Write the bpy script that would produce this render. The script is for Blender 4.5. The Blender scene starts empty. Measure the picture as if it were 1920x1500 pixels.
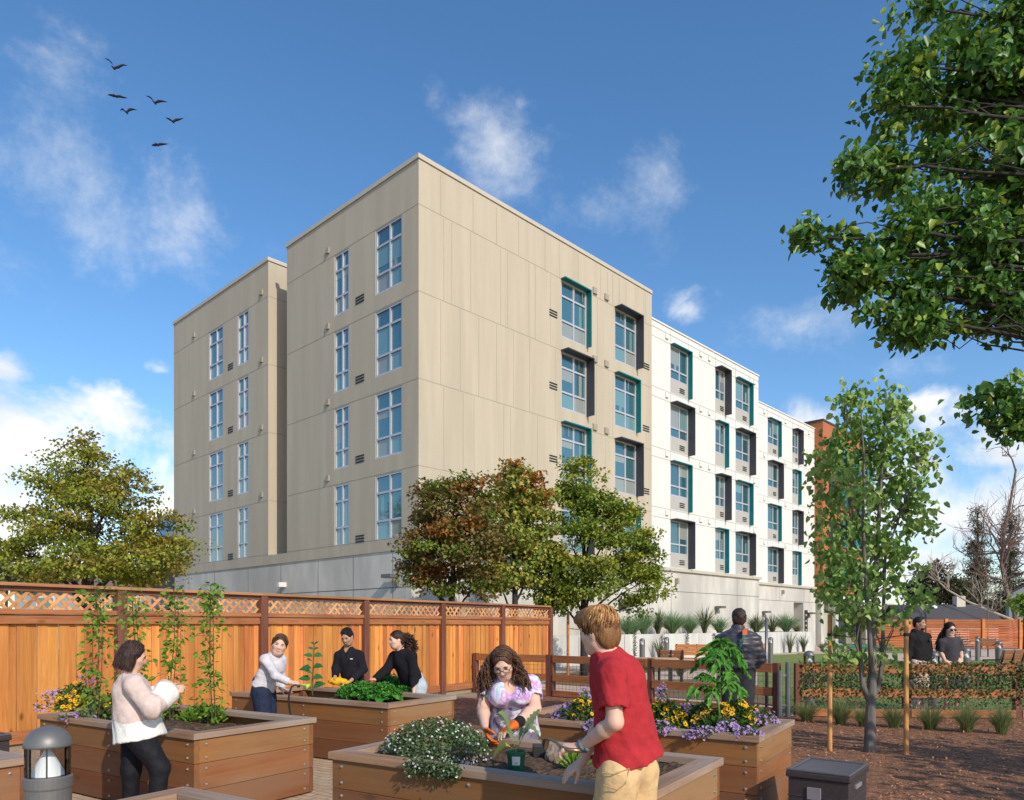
import bpy, math, random
import numpy as np
from mathutils import Vector, Matrix
R = math.radians
scene = bpy.context.scene
COL = scene.collection
F, HOR, CAMZ = 1391.0, 1172.0, 1.6          # focal length in photo pixels, horizon row, eye height in metres
rng = np.random.default_rng(7)
random.seed(7)

# ------------------------------------------------------------------ camera
cam_data = bpy.data.cameras.new('camera')
cam = bpy.data.objects.new('camera', cam_data); COL.objects.link(cam)
cam.location = (0, 0, CAMZ); cam.rotation_euler = (R(90), 0, 0)
cam_data.sensor_width = 36; cam_data.lens = 36 * F / 1920
cam_data.shift_y = (HOR - 750) / 1920
cam_data.clip_start = 0.05; cam_data.clip_end = 5000
scene.camera = cam
scene.view_settings.view_transform = 'Standard'; scene.view_settings.look = 'None'
scene.view_settings.exposure = 0.15; scene.view_settings.gamma = 1.0

# ------------------------------------------------------------------ sun + sky
SUN_EL, SUN_AZ = R(32), math.atan2(.53, -.848)      # azimuth from +Y towards +X
sun_dir = Vector((math.sin(SUN_AZ)*math.cos(SUN_EL), math.cos(SUN_AZ)*math.cos(SUN_EL), math.sin(SUN_EL)))
sd = bpy.data.lights.new('sun', 'SUN'); sd.energy = 3.4; sd.angle = R(0.5); sd.color = (1.0, .905, .765)
so = bpy.data.objects.new('sun', sd); COL.objects.link(so)
so.rotation_euler = sun_dir.to_track_quat('Z', 'Y').to_euler()

world = bpy.data.worlds.new('World'); scene.world = world; world.use_nodes = True
wt = world.node_tree; wt.nodes.clear()
def wn(t, **kw):
    n = wt.nodes.new(t)
    for k, v in kw.items(): setattr(n, k, v)
    return n
wout = wn('ShaderNodeOutputWorld'); wbg = wn('ShaderNodeBackground'); wbg.inputs[1].default_value = 0.15
sky = wn('ShaderNodeTexSky', sky_type='NISHITA'); sky.sun_disc = False
sky.sun_elevation = SUN_EL; sky.sun_rotation = SUN_AZ; sky.air_density = 1.0; sky.dust_density = 0.6; sky.ozone_density = 2.5
hsv = wn('ShaderNodeHueSaturation'); hsv.inputs['Saturation'].default_value = 1.20; hsv.inputs['Value'].default_value = 1.12
wt.links.new(sky.outputs[0], hsv.inputs['Color'])
wtc = wn('ShaderNodeTexCoord')
def wmath(op, a, b=None, clamp=False):
    n = wn('ShaderNodeMath', operation=op, use_clamp=clamp)
    for i, x in enumerate((a, b)):
        if x is None: continue
        if isinstance(x, (int, float)): n.inputs[i].default_value = x
        else: wt.links.new(x, n.inputs[i])
    return n.outputs[0]
def wnoise(scale, detail, rough, dist=0.0, stretch=(1, 1, 1), loc=(0, 0, 0)):
    mp = wn('ShaderNodeMapping'); mp.inputs['Scale'].default_value = stretch; mp.inputs['Location'].default_value = loc
    wt.links.new(wtc.outputs['Generated'], mp.inputs['Vector'])
    n = wn('ShaderNodeTexNoise'); n.inputs['Scale'].default_value = scale; n.inputs['Detail'].default_value = detail
    n.inputs['Roughness'].default_value = rough; n.inputs['Distortion'].default_value = dist
    wt.links.new(mp.outputs[0], n.inputs['Vector'])
    return n.outputs[0]
def cloud_layer(blobs):
    """soft bumps round directions of the sky dome: (azimuth-like x, elevation-like z, half width, half height, weight)"""
    tot = None
    for (bx, bz, rx, rz, w) in blobs:
        c = Vector((bx, 1, bz)).normalized()
        L = Vector((bx, 1, bz)).length
        s = wn('ShaderNodeVectorMath', operation='SUBTRACT'); wt.links.new(wtc.outputs['Generated'], s.inputs[0]); s.inputs[1].default_value = c
        m = wn('ShaderNodeVectorMath', operation='MULTIPLY'); wt.links.new(s.outputs[0], m.inputs[0]); m.inputs[1].default_value = (L/rx, L/rx*.6, L/rz)
        ln = wn('ShaderNodeVectorMath', operation='LENGTH'); wt.links.new(m.outputs[0], ln.inputs[0])
        v = wmath('MULTIPLY', wmath('SUBTRACT', 1.0, ln.outputs['Value'], True), w)
        tot = v if tot is None else wmath('MAXIMUM', tot, v)
    return tot
def blob(px, py, wx, wy, w): return ((px-960)/F, (HOR-py)/F, wx/F, wy/F, w)
heavy = cloud_layer([blob(60, 840, 330, 200, 1.15), blob(235, 790, 170, 100, 1.0), blob(10, 690, 120, 70, .8), blob(-60, 960, 420, 200, 1.2), blob(300, 960, 200, 160, .8),
                     blob(1275, 585, 95, 75, 1.0), blob(1540, 790, 110, 70, .95), blob(1725, 760, 130, 85, 1.05), blob(1830, 960, 360, 210, 1.2), blob(1880, 860, 200, 75, 1.0), blob(1700, 1050, 260, 130, 1.0),
                     blob(1560, 1000, 300, 120, .8), blob(300, 695, 70, 35, .7), blob(-500, 900, 500, 300, 1.1), blob(2500, 900, 600, 300, 1.1)])
wispy = cloud_layer([blob(120, 320, 420, 420, .70), blob(330, 420, 190, 240, .85), blob(80, 90, 220, 180, .7), blob(930, 270, 170, 150, 1.0), blob(975, 195, 70, 45, .7), blob(815, 170, 70, 60, .6), blob(1230, 330, 170, 120, 1.0),
                     blob(1140, 400, 260, 130, .8), blob(1480, 610, 260, 110, .95), blob(1700, 690, 220, 100, .7), blob(510, 470, 120, 60, .6), blob(1800, 820, 220, 60, .8), blob(1420, 440, 160, 90, .5)])
nh = wnoise(6.0, 10, .60, .35)
nw = wnoise(8.0, 12, .67, .12, (1.0, 1, 1.15), (3, 1, 2))
mh = wn('ShaderNodeMapRange', interpolation_type='SMOOTHSTEP'); mh.inputs['From Min'].default_value = .90; mh.inputs['From Max'].default_value = 1.20
wt.links.new(wmath('ADD', wmath('MULTIPLY', heavy, .5), wmath('MULTIPLY', nh, 1.5)), mh.inputs['Value'])
mw = wn('ShaderNodeMapRange', interpolation_type='SMOOTHSTEP'); mw.inputs['From Min'].default_value = .80; mw.inputs['From Max'].default_value = 1.42
wt.links.new(wmath('ADD', wmath('MULTIPLY', wispy, .50), wmath('MULTIPLY', nw, 1.2)), mw.inputs['Value'])
gate = wmath('MULTIPLY', mh.outputs[0], wmath('MULTIPLY', heavy, 6.0, True), True)
gatew = wmath('MULTIPLY', wmath('MULTIPLY', mw.outputs[0], wmath('MULTIPLY', wispy, 2.2, True)), .72, True)
cm = wmath('MAXIMUM', gate, gatew)
shade = wn('ShaderNodeValToRGB'); shade.color_ramp.elements[0].position = .35; shade.color_ramp.elements[0].color = (4.8, 5.2, 5.7, 1)
shade.color_ramp.elements[1].position = .62; shade.color_ramp.elements[1].color = (7.2, 7.1, 6.9, 1)
wt.links.new(wnoise(5.0, 6, .55, .2, (1, 1, 1.6), (.1, .2, .05)), shade.inputs[0])
wmix = wn('ShaderNodeMix', data_type='RGBA')
wt.links.new(cm, wmix.inputs['Factor']); wt.links.new(hsv.outputs[0], wmix.inputs['A']); wt.links.new(shade.outputs[0], wmix.inputs['B'])
wt.links.new(wmix.outputs['Result'], wbg.inputs[0]); wt.links.new(wbg.outputs[0], wout.inputs[0])

# ------------------------------------------------------------------ helpers
def W(px, py, Z): return np.array(((px-960)/F*Z, Z, CAMZ-(py-HOR)/F*Z))
def G(px, py):
    Z = CAMZ*F/(py-HOR); return np.array(((px-960)/F*Z, Z, 0.0))
def unit(v): v = np.asarray(v, float); return v/max(np.linalg.norm(v), 1e-9)

def tag(o, label=None, cat=None, group=None, kind=None):
    if label: o['label'] = label
    if cat: o['category'] = cat
    if group: o['group'] = group
    if kind: o['kind'] = kind
    return o
def thing(name, label, cat, loc=(0, 0, 0), group=None, rz=0.0):
    o = bpy.data.objects.new(name, None); COL.objects.link(o)
    o.empty_display_size = .1
    o.location = [float(x) for x in loc]; o.rotation_euler = (0, 0, rz)
    return tag(o, label, cat, group)
def origin(o):
    v = np.zeros(3)
    while o is not None: v += np.array(o.location); o = o.parent
    return v
def copy_tree(o, parent=None):
    c = o.copy(); COL.objects.link(c)
    if parent is not None: c.parent = parent
    for ch in o.children: copy_tree(ch, c)
    return c

class MB:
    def __init__(s): s.v, s.f, s.m, s.n = [], [], [], 0
    def add(s, V, Fc, m=0):
        V = np.asarray(V, float).reshape(-1, 3); s.v.append(V)
        for f in Fc: s.f.append(tuple(int(i)+s.n for i in f)); s.m.append(m)
        s.n += len(V); return s
    def obox(s, o, a, b, c, m=0):
        o, a, b, c = (np.asarray(x, float) for x in (o, a, b, c))
        if np.dot(np.cross(a, b), c) < 0: a, b = b, a
        V = [o, o+a, o+a+b, o+b, o+c, o+a+c, o+a+b+c, o+b+c]
        return s.add(V, [(0, 3, 2, 1), (4, 5, 6, 7), (0, 1, 5, 4), (1, 2, 6, 5), (2, 3, 7, 6), (3, 0, 4, 7)], m)
    def box(s, x0, x1, y0, y1, z0, z1, m=0):
        return s.obox((x0, y0, z0), (x1-x0, 0, 0), (0, y1-y0, 0), (0, 0, z1-z0), m)
    def bar(s, p, q, w, h, m=0, up=(0, 0, 1)):
        p, q = np.asarray(p, float), np.asarray(q, float); d = unit(q-p)
        a = unit(np.cross(d, up)) if abs(np.dot(d, up)) < .99 else np.array((1., 0, 0)); b = np.cross(a, d)
        return s.obox(p-a*w/2-b*h/2, q-p, a*w, b*h, m)
    def tube(s, P, r, n=6, m=0, cap=True):
        P = np.asarray(P, float); k = len(P); r = np.full(k, r) if np.isscalar(r) else np.asarray(r, float)
        T = np.gradient(P, axis=0); T /= np.maximum(np.linalg.norm(T, axis=1, keepdims=True), 1e-9)
        a = np.cross(T[0], (0, 0, 1.)) if abs(T[0][2]) < .9 else np.cross(T[0], (1., 0, 0)); a = unit(a)
        V = []; ang = np.arange(n)*2*math.pi/n; ca, sa = np.cos(ang)[:, None], np.sin(ang)[:, None]
        for i in range(k):
            a = unit(a-T[i]*np.dot(a, T[i])); b = np.cross(T[i], a)
            V.append(P[i]+r[i]*(ca*a+sa*b))
        Fc = [(i*n+j, i*n+(j+1) % n, (i+1)*n+(j+1) % n, (i+1)*n+j) for i in range(k-1) for j in range(n)]
        if cap: Fc += [tuple(range(n))[::-1], tuple((k-1)*n+j for j in range(n))]
        return s.add(np.concatenate(V), Fc, m)
    def lathe(s, prof, c=(0, 0, 0), n=24, m=0):
        prof = np.asarray(prof, float); k = len(prof); ang = np.arange(n)*2*math.pi/n
        V = np.concatenate([np.stack([c[0]+r*np.cos(ang), c[1]+r*np.sin(ang), np.full(n, c[2]+z)], 1) for r, z in prof])
        Fc = [(i*n+j, i*n+(j+1) % n, (i+1)*n+(j+1) % n, (i+1)*n+j) for i in range(k-1) for j in range(n)]
        Fc += [tuple(range(n))[::-1], tuple((k-1)*n+j for j in range(n))]
        return s.add(V, Fc, m)
    def ball(s, c, r, n=8, m=0):
        r = np.full(3, r) if np.isscalar(r) else np.asarray(r, float); k = max(4, n//2+1)
        t = np.linspace(-math.pi/2+.02, math.pi/2-.02, k); ang = np.arange(n)*2*math.pi/n
        V = np.concatenate([np.stack([c[0]+r[0]*math.cos(x)*np.cos(ang), c[1]+r[1]*math.cos(x)*np.sin(ang), np.full(n, c[2]+r[2]*math.sin(x))], 1) for x in t])
        Fc = [(i*n+j, i*n+(j+1) % n, (i+1)*n+(j+1) % n, (i+1)*n+j) for i in range(k-1) for j in range(n)]
        Fc += [tuple(range(n))[::-1], tuple((k-1)*n+j for j in range(n))]
        return s.add(V, Fc, m)
    def build(s, name, mats, parent=None, smooth=False, bevel=0.0, loc=None, local=False, seg=2):
        return mesh_obj(name, np.concatenate(s.v) if s.v else np.zeros((0, 3)), s.f, mats, s.m, parent, smooth, bevel, loc, local, seg)
def mesh_obj(name, V, Fc, mats, mi=None, parent=None, smooth=False, bevel=0.0, loc=None, local=False, seg=2):
    me = bpy.data.meshes.new(name)
    V = np.asarray(V, float)
    base = np.array(loc, float) if loc is not None else (origin(parent) if parent is not None and not local else np.zeros(3))
    if isinstance(Fc, np.ndarray):
        nf, k = Fc.shape
        me.vertices.add(len(V)); me.vertices.foreach_set('co', (V-base).astype(np.float32).ravel())
        me.loops.add(nf*k); me.loops.foreach_set('vertex_index', Fc.astype(np.int32).ravel())
        me.polygons.add(nf); me.polygons.foreach_set('loop_start', np.arange(0, nf*k, k, dtype=np.int32))
        me.update(calc_edges=True)
    else:
        me.from_pydata((V-base).tolist(), [], Fc); me.update()
    for m in (mats if isinstance(mats, (list, tuple)) else [mats]): me.materials.append(m)
    if mi is not None and len(mi) and max(mi) > 0: me.polygons.foreach_set('material_index', np.asarray(mi, np.int32))
    if smooth: me.polygons.foreach_set('use_smooth', np.ones(len(me.polygons), bool))
    o = bpy.data.objects.new(name, me); COL.objects.link(o)
    if parent is not None: o.parent = parent
    if loc is not None: o.location = [float(x) for x in loc]
    if bevel:
        b = o.modifiers.new('bevel', 'BEVEL'); b.width = bevel; b.segments = seg; b.limit_method = 'ANGLE'; b.angle_limit = R(40)
    return o

# ------------------------------------------------------------------ materials
def _nodes(name):
    m = bpy.data.materials.new(name); m.use_nodes = True; nt = m.node_tree
    return m, nt, nt.nodes['Principled BSDF']
def rgb(c): return (c[0], c[1], c[2], 1.0)
def srgb(r, g, b):
    f = lambda x: (x/255/12.92 if x/255 <= .04045 else ((x/255+.055)/1.055)**2.4)
    return (f(r), f(g), f(b))
def mk(name, base, rough=.6, var=.12, vscale=4.0, bump=0.0, bscale=60.0, island=0.0, hue=0.0, stretch=(1, 1, 1), metal=0.0, spec=.5, alt=None, altpos=(.45, .62), trans=0.0, sheen=0.0, coords='Object', bdist=.01, altscale=None):
    m, nt, p = _nodes(name); N, L = nt.nodes, nt.links
    tc = N.new('ShaderNodeTexCoord'); mp = N.new('ShaderNodeMapping'); mp.inputs['Scale'].default_value = stretch
    L.new(tc.outputs[coords], mp.inputs['Vector']); vec = mp.outputs[0]
    n1 = N.new('ShaderNodeTexNoise'); n1.inputs['Scale'].default_value = vscale; n1.inputs['Detail'].default_value = 6; n1.inputs['Roughness'].default_value = .6
    L.new(vec, n1.inputs['Vector'])
    cr = N.new('ShaderNodeValToRGB'); e = cr.color_ramp.elements
    e[0].position = .3; e[1].position = .7
    e[0].color = rgb([c*(1-var) for c in base]); e[1].color = rgb([min(1, c*(1+var)) for c in base])
    L.new(n1.outputs[0], cr.inputs[0]); col = cr.outputs[0]
    if alt is not None:
        n2 = N.new('ShaderNodeTexNoise'); n2.inputs['Scale'].default_value = altscale or vscale*.37; n2.inputs['Detail'].default_value = 4
        L.new(vec, n2.inputs['Vector'])
        mr = N.new('ShaderNodeMapRange'); mr.inputs['From Min'].default_value = altpos[0]; mr.inputs['From Max'].default_value = altpos[1]
        L.new(n2.outputs[0], mr.inputs['Value'])
        mx = N.new('ShaderNodeMix'); mx.data_type = 'RGBA'; L.new(mr.outputs[0], mx.inputs['Factor']); L.new(col, mx.inputs['A']); mx.inputs['B'].default_value = rgb(alt); col = mx.outputs['Result']
    if island or hue:
        g = N.new('ShaderNodeNewGeometry'); h = N.new('ShaderNodeHueSaturation')
        a = N.new('ShaderNodeMapRange'); a.inputs['To Min'].default_value = 1-island; a.inputs['To Max'].default_value = 1+island
        L.new(g.outputs['Random Per Island'], a.inputs['Value']); L.new(a.outputs[0], h.inputs['Value'])
        if hue:
            w = N.new('ShaderNodeTexWhiteNoise'); w.noise_dimensions = '1D'; L.new(g.outputs['Random Per Island'], w.inputs['W'])
            b = N.new('ShaderNodeMapRange'); b.inputs['To Min'].default_value = .5-hue; b.inputs['To Max'].default_value = .5+hue
            L.new(w.outputs['Value'], b.inputs['Value']); L.new(b.outputs[0], h.inputs['Hue'])
        L.new(col, h.inputs['Color']); col = h.outputs[0]
    L.new(col, p.inputs['Base Color'])
    p.inputs['Roughness'].default_value = rough; p.inputs['Metallic'].default_value = metal; p.inputs['Specular IOR Level'].default_value = spec
    if sheen: p.inputs['Sheen Weight'].default_value = sheen
    if bump:
        nb = N.new('ShaderNodeTexNoise'); nb.inputs['Scale'].default_value = bscale; nb.inputs['Detail'].default_value = 4; L.new(vec, nb.inputs['Vector'])
        bp = N.new('ShaderNodeBump'); bp.inputs['Strength'].default_value = bump; bp.inputs['Distance'].default_value = bdist
        L.new(nb.outputs[0], bp.inputs['Height']); L.new(bp.outputs[0], p.inputs['Normal'])
    if trans:
        t = N.new('ShaderNodeBsdfTranslucent'); L.new(col, t.inputs['Color'])
        mx = N.new('ShaderNodeMixShader'); mx.inputs[0].default_value = trans
        out = N['Material Output']; L.new(p.outputs[0], mx.inputs[1]); L.new(t.outputs[0], mx.inputs[2]); L.new(mx.outputs[0], out.inputs['Surface'])
    return m
def leafmat(name, c0, c1, c2=None, rough=.55, trans=.3, pos=(.0, .55, 1.0), spec=.35):
    """leaves: each leaf takes its own colour from a ramp"""
    m, nt, p = _nodes(name); N, L = nt.nodes, nt.links
    g = N.new('ShaderNodeNewGeometry'); cr = N.new('ShaderNodeValToRGB'); e = cr.color_ramp.elements
    e[0].position = pos[0]; e[0].color = rgb(c0); e[1].position = pos[1]; e[1].color = rgb(c1)
    if c2 is not None: x = e.new(pos[2]); x.color = rgb(c2)
    L.new(g.outputs['Random Per Island'], cr.inputs[0]); L.new(cr.outputs[0], p.inputs['Base Color'])
    p.inputs['Roughness'].default_value = rough; p.inputs['Specular IOR Level'].default_value = spec
    t = N.new('ShaderNodeBsdfTranslucent'); L.new(cr.outputs[0], t.inputs['Color'])
    mx = N.new('ShaderNodeMixShader'); mx.inputs[0].default_value = trans
    L.new(p.outputs[0], mx.inputs[1]); L.new(t.outputs[0], mx.inputs[2]); L.new(mx.outputs[0], N['Material Output'].inputs['Surface'])
    return m
def wood(name, base, dark, axis='z', grain=26.0, island=.18, hue=.012, rough=.65, knots=.6, grey=None, contrast=.5, bump=.25):
    """timber with grain along one axis of the object, each board shifted and tinted on its own"""
    m, nt, p = _nodes(name); N, L = nt.nodes, nt.links
    tc = N.new('ShaderNodeTexCoord'); g = N.new('ShaderNodeNewGeometry')
    off = N.new('ShaderNodeVectorMath'); off.operation = 'SCALE'; off.inputs[0].default_value = (13.1, 7.7, 17.3)
    L.new(g.outputs['Random Per Island'], off.inputs['Scale'])
    ad = N.new('ShaderNodeVectorMath'); ad.operation = 'ADD'; L.new(tc.outputs['Object'], ad.inputs[0]); L.new(off.outputs[0], ad.inputs[1])
    st = {'x': (.05, 1, 1), 'y': (1, .05, 1), 'z': (1, 1, .05)}[axis]
    mp = N.new('ShaderNodeMapping'); mp.inputs['Scale'].default_value = st; L.new(ad.outputs[0], mp.inputs['Vector'])
    n1 = N.new('ShaderNodeTexNoise'); n1.inputs['Scale'].default_value = grain; n1.inputs['Detail'].default_value = 5; n1.inputs['Roughness'].default_value = .65; n1.inputs['Distortion'].default_value = 1.3
    L.new(mp.outputs[0], n1.inputs['Vector'])
    mp2 = N.new('ShaderNodeMapping'); mp2.inputs['Scale'].default_value = [max(.2, x) for x in st]; L.new(ad.outputs[0], mp2.inputs['Vector'])
    n2 = N.new('ShaderNodeTexNoise'); n2.inputs['Scale'].default_value = 4.0; n2.inputs['Detail'].default_value = 4; L.new(mp2.outputs[0], n2.inputs['Vector'])
    mixf = N.new('ShaderNodeMath'); mixf.operation = 'MULTIPLY_ADD'; L.new(n1.outputs[0], mixf.inputs[0]); mixf.inputs[1].default_value = .62
    h2 = N.new('ShaderNodeMath'); h2.operation = 'MULTIPLY'; L.new(n2.outputs[0], h2.inputs[0]); h2.inputs[1].default_value = .38; L.new(h2.outputs[0], mixf.inputs[2])
    cr = N.new('ShaderNodeValToRGB'); e = cr.color_ramp.elements
    e[0].position = .5-contrast*.28; e[0].color = rgb(dark); e[1].position = .5+contrast*.16; e[1].color = rgb(base)
    L.new(mixf.outputs[0], cr.inputs[0]); col = cr.outputs[0]
    if knots:
        kst = {'x': (.45, 1, 1), 'y': (1, .45, 1), 'z': (1, 1, .45)}[axis]
        mk_ = N.new('ShaderNodeMapping'); mk_.inputs['Scale'].default_value = kst; L.new(ad.outputs[0], mk_.inputs['Vector'])
        vo = N.new('ShaderNodeTexVoronoi'); vo.inputs['Scale'].default_value = 4.2; L.new(mk_.outputs[0], vo.inputs['Vector'])
        mr = N.new('ShaderNodeMapRange'); mr.inputs['From Min'].default_value = .05; mr.inputs['From Max'].default_value = .13; mr.inputs['To Min'].default_value = knots; mr.inputs['To Max'].default_value = 0
        L.new(vo.outputs['Distance'], mr.inputs['Value'])
        mx = N.new('ShaderNodeMix'); mx.data_type = 'RGBA'; L.new(mr.outputs[0], mx.inputs['Factor']); L.new(col, mx.inputs['A']); mx.inputs['B'].default_value = rgb([c*.45 for c in dark]); col = mx.outputs['Result']
    if grey is not None:
        n3 = N.new('ShaderNodeTexNoise'); n3.inputs['Scale'].default_value = 3.0; n3.inputs['Detail'].default_value = 5; L.new(mp2.outputs[0], n3.inputs['Vector'])
        mr = N.new('ShaderNodeMapRange'); mr.inputs['From Min'].default_value = .38; mr.inputs['From Max'].default_value = .62; mr.inputs['To Max'].default_value = .85; L.new(n3.outputs[0], mr.inputs['Value'])
        mx = N.new('ShaderNodeMix'); mx.data_type = 'RGBA'; L.new(mr.outputs[0], mx.inputs['Factor']); L.new(col, mx.inputs['A']); mx.inputs['B'].default_value = rgb(grey); col = mx.outputs['Result']
    h = N.new('ShaderNodeHueSaturation')
    a = N.new('ShaderNodeMapRange'); a.inputs['To Min'].default_value = 1-island; a.inputs['To Max'].default_value = 1+island; L.new(g.outputs['Random Per Island'], a.inputs['Value']); L.new(a.outputs[0], h.inputs['Value'])
    w = N.new('ShaderNodeTexWhiteNoise'); w.noise_dimensions = '1D'; L.new(g.outputs['Random Per Island'], w.inputs['W'])
    b = N.new('ShaderNodeMapRange'); b.inputs['To Min'].default_value = .5-hue; b.inputs['To Max'].default_value = .5+hue; L.new(w.outputs['Value'], b.inputs['Value']); L.new(b.outputs[0], h.inputs['Hue'])
    L.new(col, h.inputs['Color']); L.new(h.outputs[0], p.inputs['Base Color'])
    p.inputs['Roughness'].default_value = rough; p.inputs['Specular IOR Level'].default_value = .3
    bp = N.new('ShaderNodeBump'); bp.inputs['Strength'].default_value = bump; bp.inputs['Distance'].default_value = .004
    L.new(n1.outputs[0], bp.inputs['Height']); L.new(bp.outputs[0], p.inputs['Normal'])
    return m
def glassmat(name, tint, gloss=.5, island=.25):
    m, nt, p = _nodes(name); N, L = nt.nodes, nt.links
    g = N.new('ShaderNodeNewGeometry'); h = N.new('ShaderNodeHueSaturation'); h.inputs['Color'].default_value = rgb(tint)
    a = N.new('ShaderNodeMapRange'); a.inputs['To Min'].default_value = 1-island; a.inputs['To Max'].default_value = 1+island
    L.new(g.outputs['Random Per Island'], a.inputs['Value']); L.new(a.outputs[0], h.inputs['Value'])
    L.new(h.outputs[0], p.inputs['Base Color']); p.inputs['Roughness'].default_value = .25
    gl = N.new('ShaderNodeBsdfGlossy'); gl.inputs['Roughness'].default_value = .04; gl.inputs['Color'].default_value = (.50, .63, .64, 1)
    mx = N.new('ShaderNodeMixShader'); mx.inputs[0].default_value = gloss
    L.new(p.outputs[0], mx.inputs[1]); L.new(gl.outputs[0], mx.inputs[2]); L.new(mx.outputs[0], N['Material Output'].inputs['Surface'])
    return m
def clearglass(name):
    m, nt, p = _nodes(name); N, L = nt.nodes, nt.links
    t = N.new('ShaderNodeBsdfTransparent'); t.inputs[0].default_value = (.94, .95, .95, 1); gl = N.new('ShaderNodeBsdfGlossy'); gl.inputs['Roughness'].default_value = .03
    fr = N.new('ShaderNodeFresnel'); fr.inputs['IOR'].default_value = 1.45
    mx = N.new('ShaderNodeMixShader'); L.new(fr.outputs[0], mx.inputs[0]); L.new(t.outputs[0], mx.inputs[1]); L.new(gl.outputs[0], mx.inputs[2])
    L.new(mx.outputs[0], N['Material Output'].inputs['Surface'])
    return m

M = {}
M['tan'] = mk('tan_stucco', (.475, .412, .315), .9, .06, 2.2, .35, 90, alt=(.44, .38, .29), stretch=(1, 1, .09), altscale=1.6)
M['tan_joint'] = mk('tan_joint', (.35, .305, .24), .9, .05)
M['white'] = mk('white_stucco', (.66, .655, .62), .85, .03, 1.2, .25, 90, stretch=(1, 1, .3))
M['white_joint'] = mk('white_joint', (.30, .28, .25), .9, .05)
M['conc'] = mk('board_concrete', (.56, .53, .475), .85, .16, 1.4, .25, 40, alt=(.44, .415, .375), stretch=(1, 1, .35))
M['conc_joint'] = mk('concrete_joint', (.13, .13, .125), .9, .05)
M['cap'] = mk('parapet_cap', (.50, .45, .37), .5, .05)
M['roof'] = mk('roof_membrane', (.5, .49, .46), .9, .1)
M['alu'] = mk('window_aluminium', (.50, .51, .56), .4, .04, metal=.25)
M['glass'] = glassmat('window_glass', (.03, .085, .095), .30, .6)
M['blind'] = glassmat('blind_behind_glass', (.15, .27, .27), .25, .4)
M['hood_teal'] = mk('teal_metal', (.0, .165, .18), .45, .05, metal=.2)
M['hood_dark'] = mk('charcoal_metal', (.055, .055, .07), .45, .08, metal=.2)
M['panel'] = mk('grey_spandrel', (.42, .40, .37), .7, .04)
M['louver'] = mk('black_louver', (.02, .02, .02), .6, .05)
M['ventgrey'] = mk('vent_grey', (.33, .29, .23), .7, .08)
M['brick_or'] = mk('rust_panel', (.40, .125, .045), .75, .08, 1.5)
M['cedar'] = wood('cedar_boards', (.70, .285, .075), (.36, .10, .022), 'z', 20, .30, .014, .6, .8, contrast=.95)
M['cedar_rail'] = wood('cedar_rail', (.46, .20, .075), (.26, .095, .03), 'x', 24, .16, .01, .65, .5)
M['cedar_cap'] = wood('cedar_cap', (.42, .20, .10), (.26, .11, .05), 'x', 24, .15, .01, .65, .3)
M['lattice'] = wood('lattice_slats', (.66, .34, .14), (.40, .16, .055), 'x', 14, .28, .015, .6, 0)
M['fpost'] = wood('fence_post', (.20, .085, .05), (.115, .045, .028), 'z', 20, .12, .01, .7, .3)
M['plankx'] = wood('planter_plank_long', (.285, .105, .032), (.075, .025, .009), 'x', 13, .28, .012, .65, .8, contrast=1.05, grey=(.185, .095, .047))
M['planky'] = wood('planter_plank_short', (.33, .125, .038), (.10, .035, .012), 'y', 13, .26, .012, .6, .8, contrast=1.0, grey=(.26, .15, .08))
M['capx'] = wood('planter_cap_long', (.40, .24, .13), (.20, .11, .06), 'x', 20, .14, .01, .75, .3, grey=(.38, .31, .25))
M['capy'] = wood('planter_cap_short', (.42, .255, .14), (.21, .12, .07), 'y', 20, .14, .01, .75, .3, grey=(.40, .33, .27))
M['soil'] = mk('potting_soil', (.11, .062, .034), .95, .6, 22, 1.0, 45, bdist=.03)
M['bolt'] = mk('galvanised_bolt', (.46, .44, .42), .45, .2, 40, metal=.8)
M['trunk'] = mk('bark', (.155, .14, .125), .9, .35, 9, .8, 16, stretch=(1, 1, .18), bdist=.03)
M['trunk_dark'] = mk('dark_bark', (.035, .03, .026), .9, .3, 9, .6, 16, stretch=(1, 1, .2), bdist=.02)
M['steel'] = mk('galvanised_steel', (.22, .23, .245), .4, .12, 12, metal=.75)
M['bronze'] = mk('bollard_paint', (.17, .165, .16), .45, .06, 30, .08, 300, metal=.35)
M['bollardwhite'] = mk('bollard_reflector', (.85, .86, .88), .35, .02)
M['clear'] = clearglass('clear_cover')
M['black'] = mk('black_metal', (.02, .02, .022), .5, .1)
# ------------------------------------------------------------------ ground
D1 = np.array((.539, .842)); DQ = np.array((.842, -.539))       # into the garden / to the right along the planters
def PQ(p, q, z=0.0): v = D1*p+DQ*q; return np.array((v[0], v[1], z))
M['dirt'] = mk('bare_earth', (.30, .235, .17), .95, .25, 1.2, .4, 30)
M['path'] = mk('path_concrete', (.52, .40, .32), .9, .10, .8, .2, 60)
M['lawngreen'] = mk('lawn', (.125, .19, .032), .95, .3, 3.0, .8, 60, alt=(.19, .21, .05))
M['mulch'] = mk('bark_mulch', (.40, .18, .085), .95, .5, 26, 1.0, 55, alt=(.22, .10, .055), altpos=(.4, .6), altscale=9, bdist=.05)
def sheet(name, pts, z, mat, kind='structure'):
    V = [(p[0], p[1], z) for p in pts]
    a = sum(V[i][0]*V[(i+1) % len(V)][1]-V[(i+1) % len(V)][0]*V[i][1] for i in range(len(V)))
    if a < 0: V = V[::-1]
    o = mesh_obj(name, V, [tuple(range(len(V)))], mat); tag(o, kind=kind); return o
sheet('ground', [(-900, -60), (900, -60), (900, 1500), (-900, 1500)], 0, M['dirt'])
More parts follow.
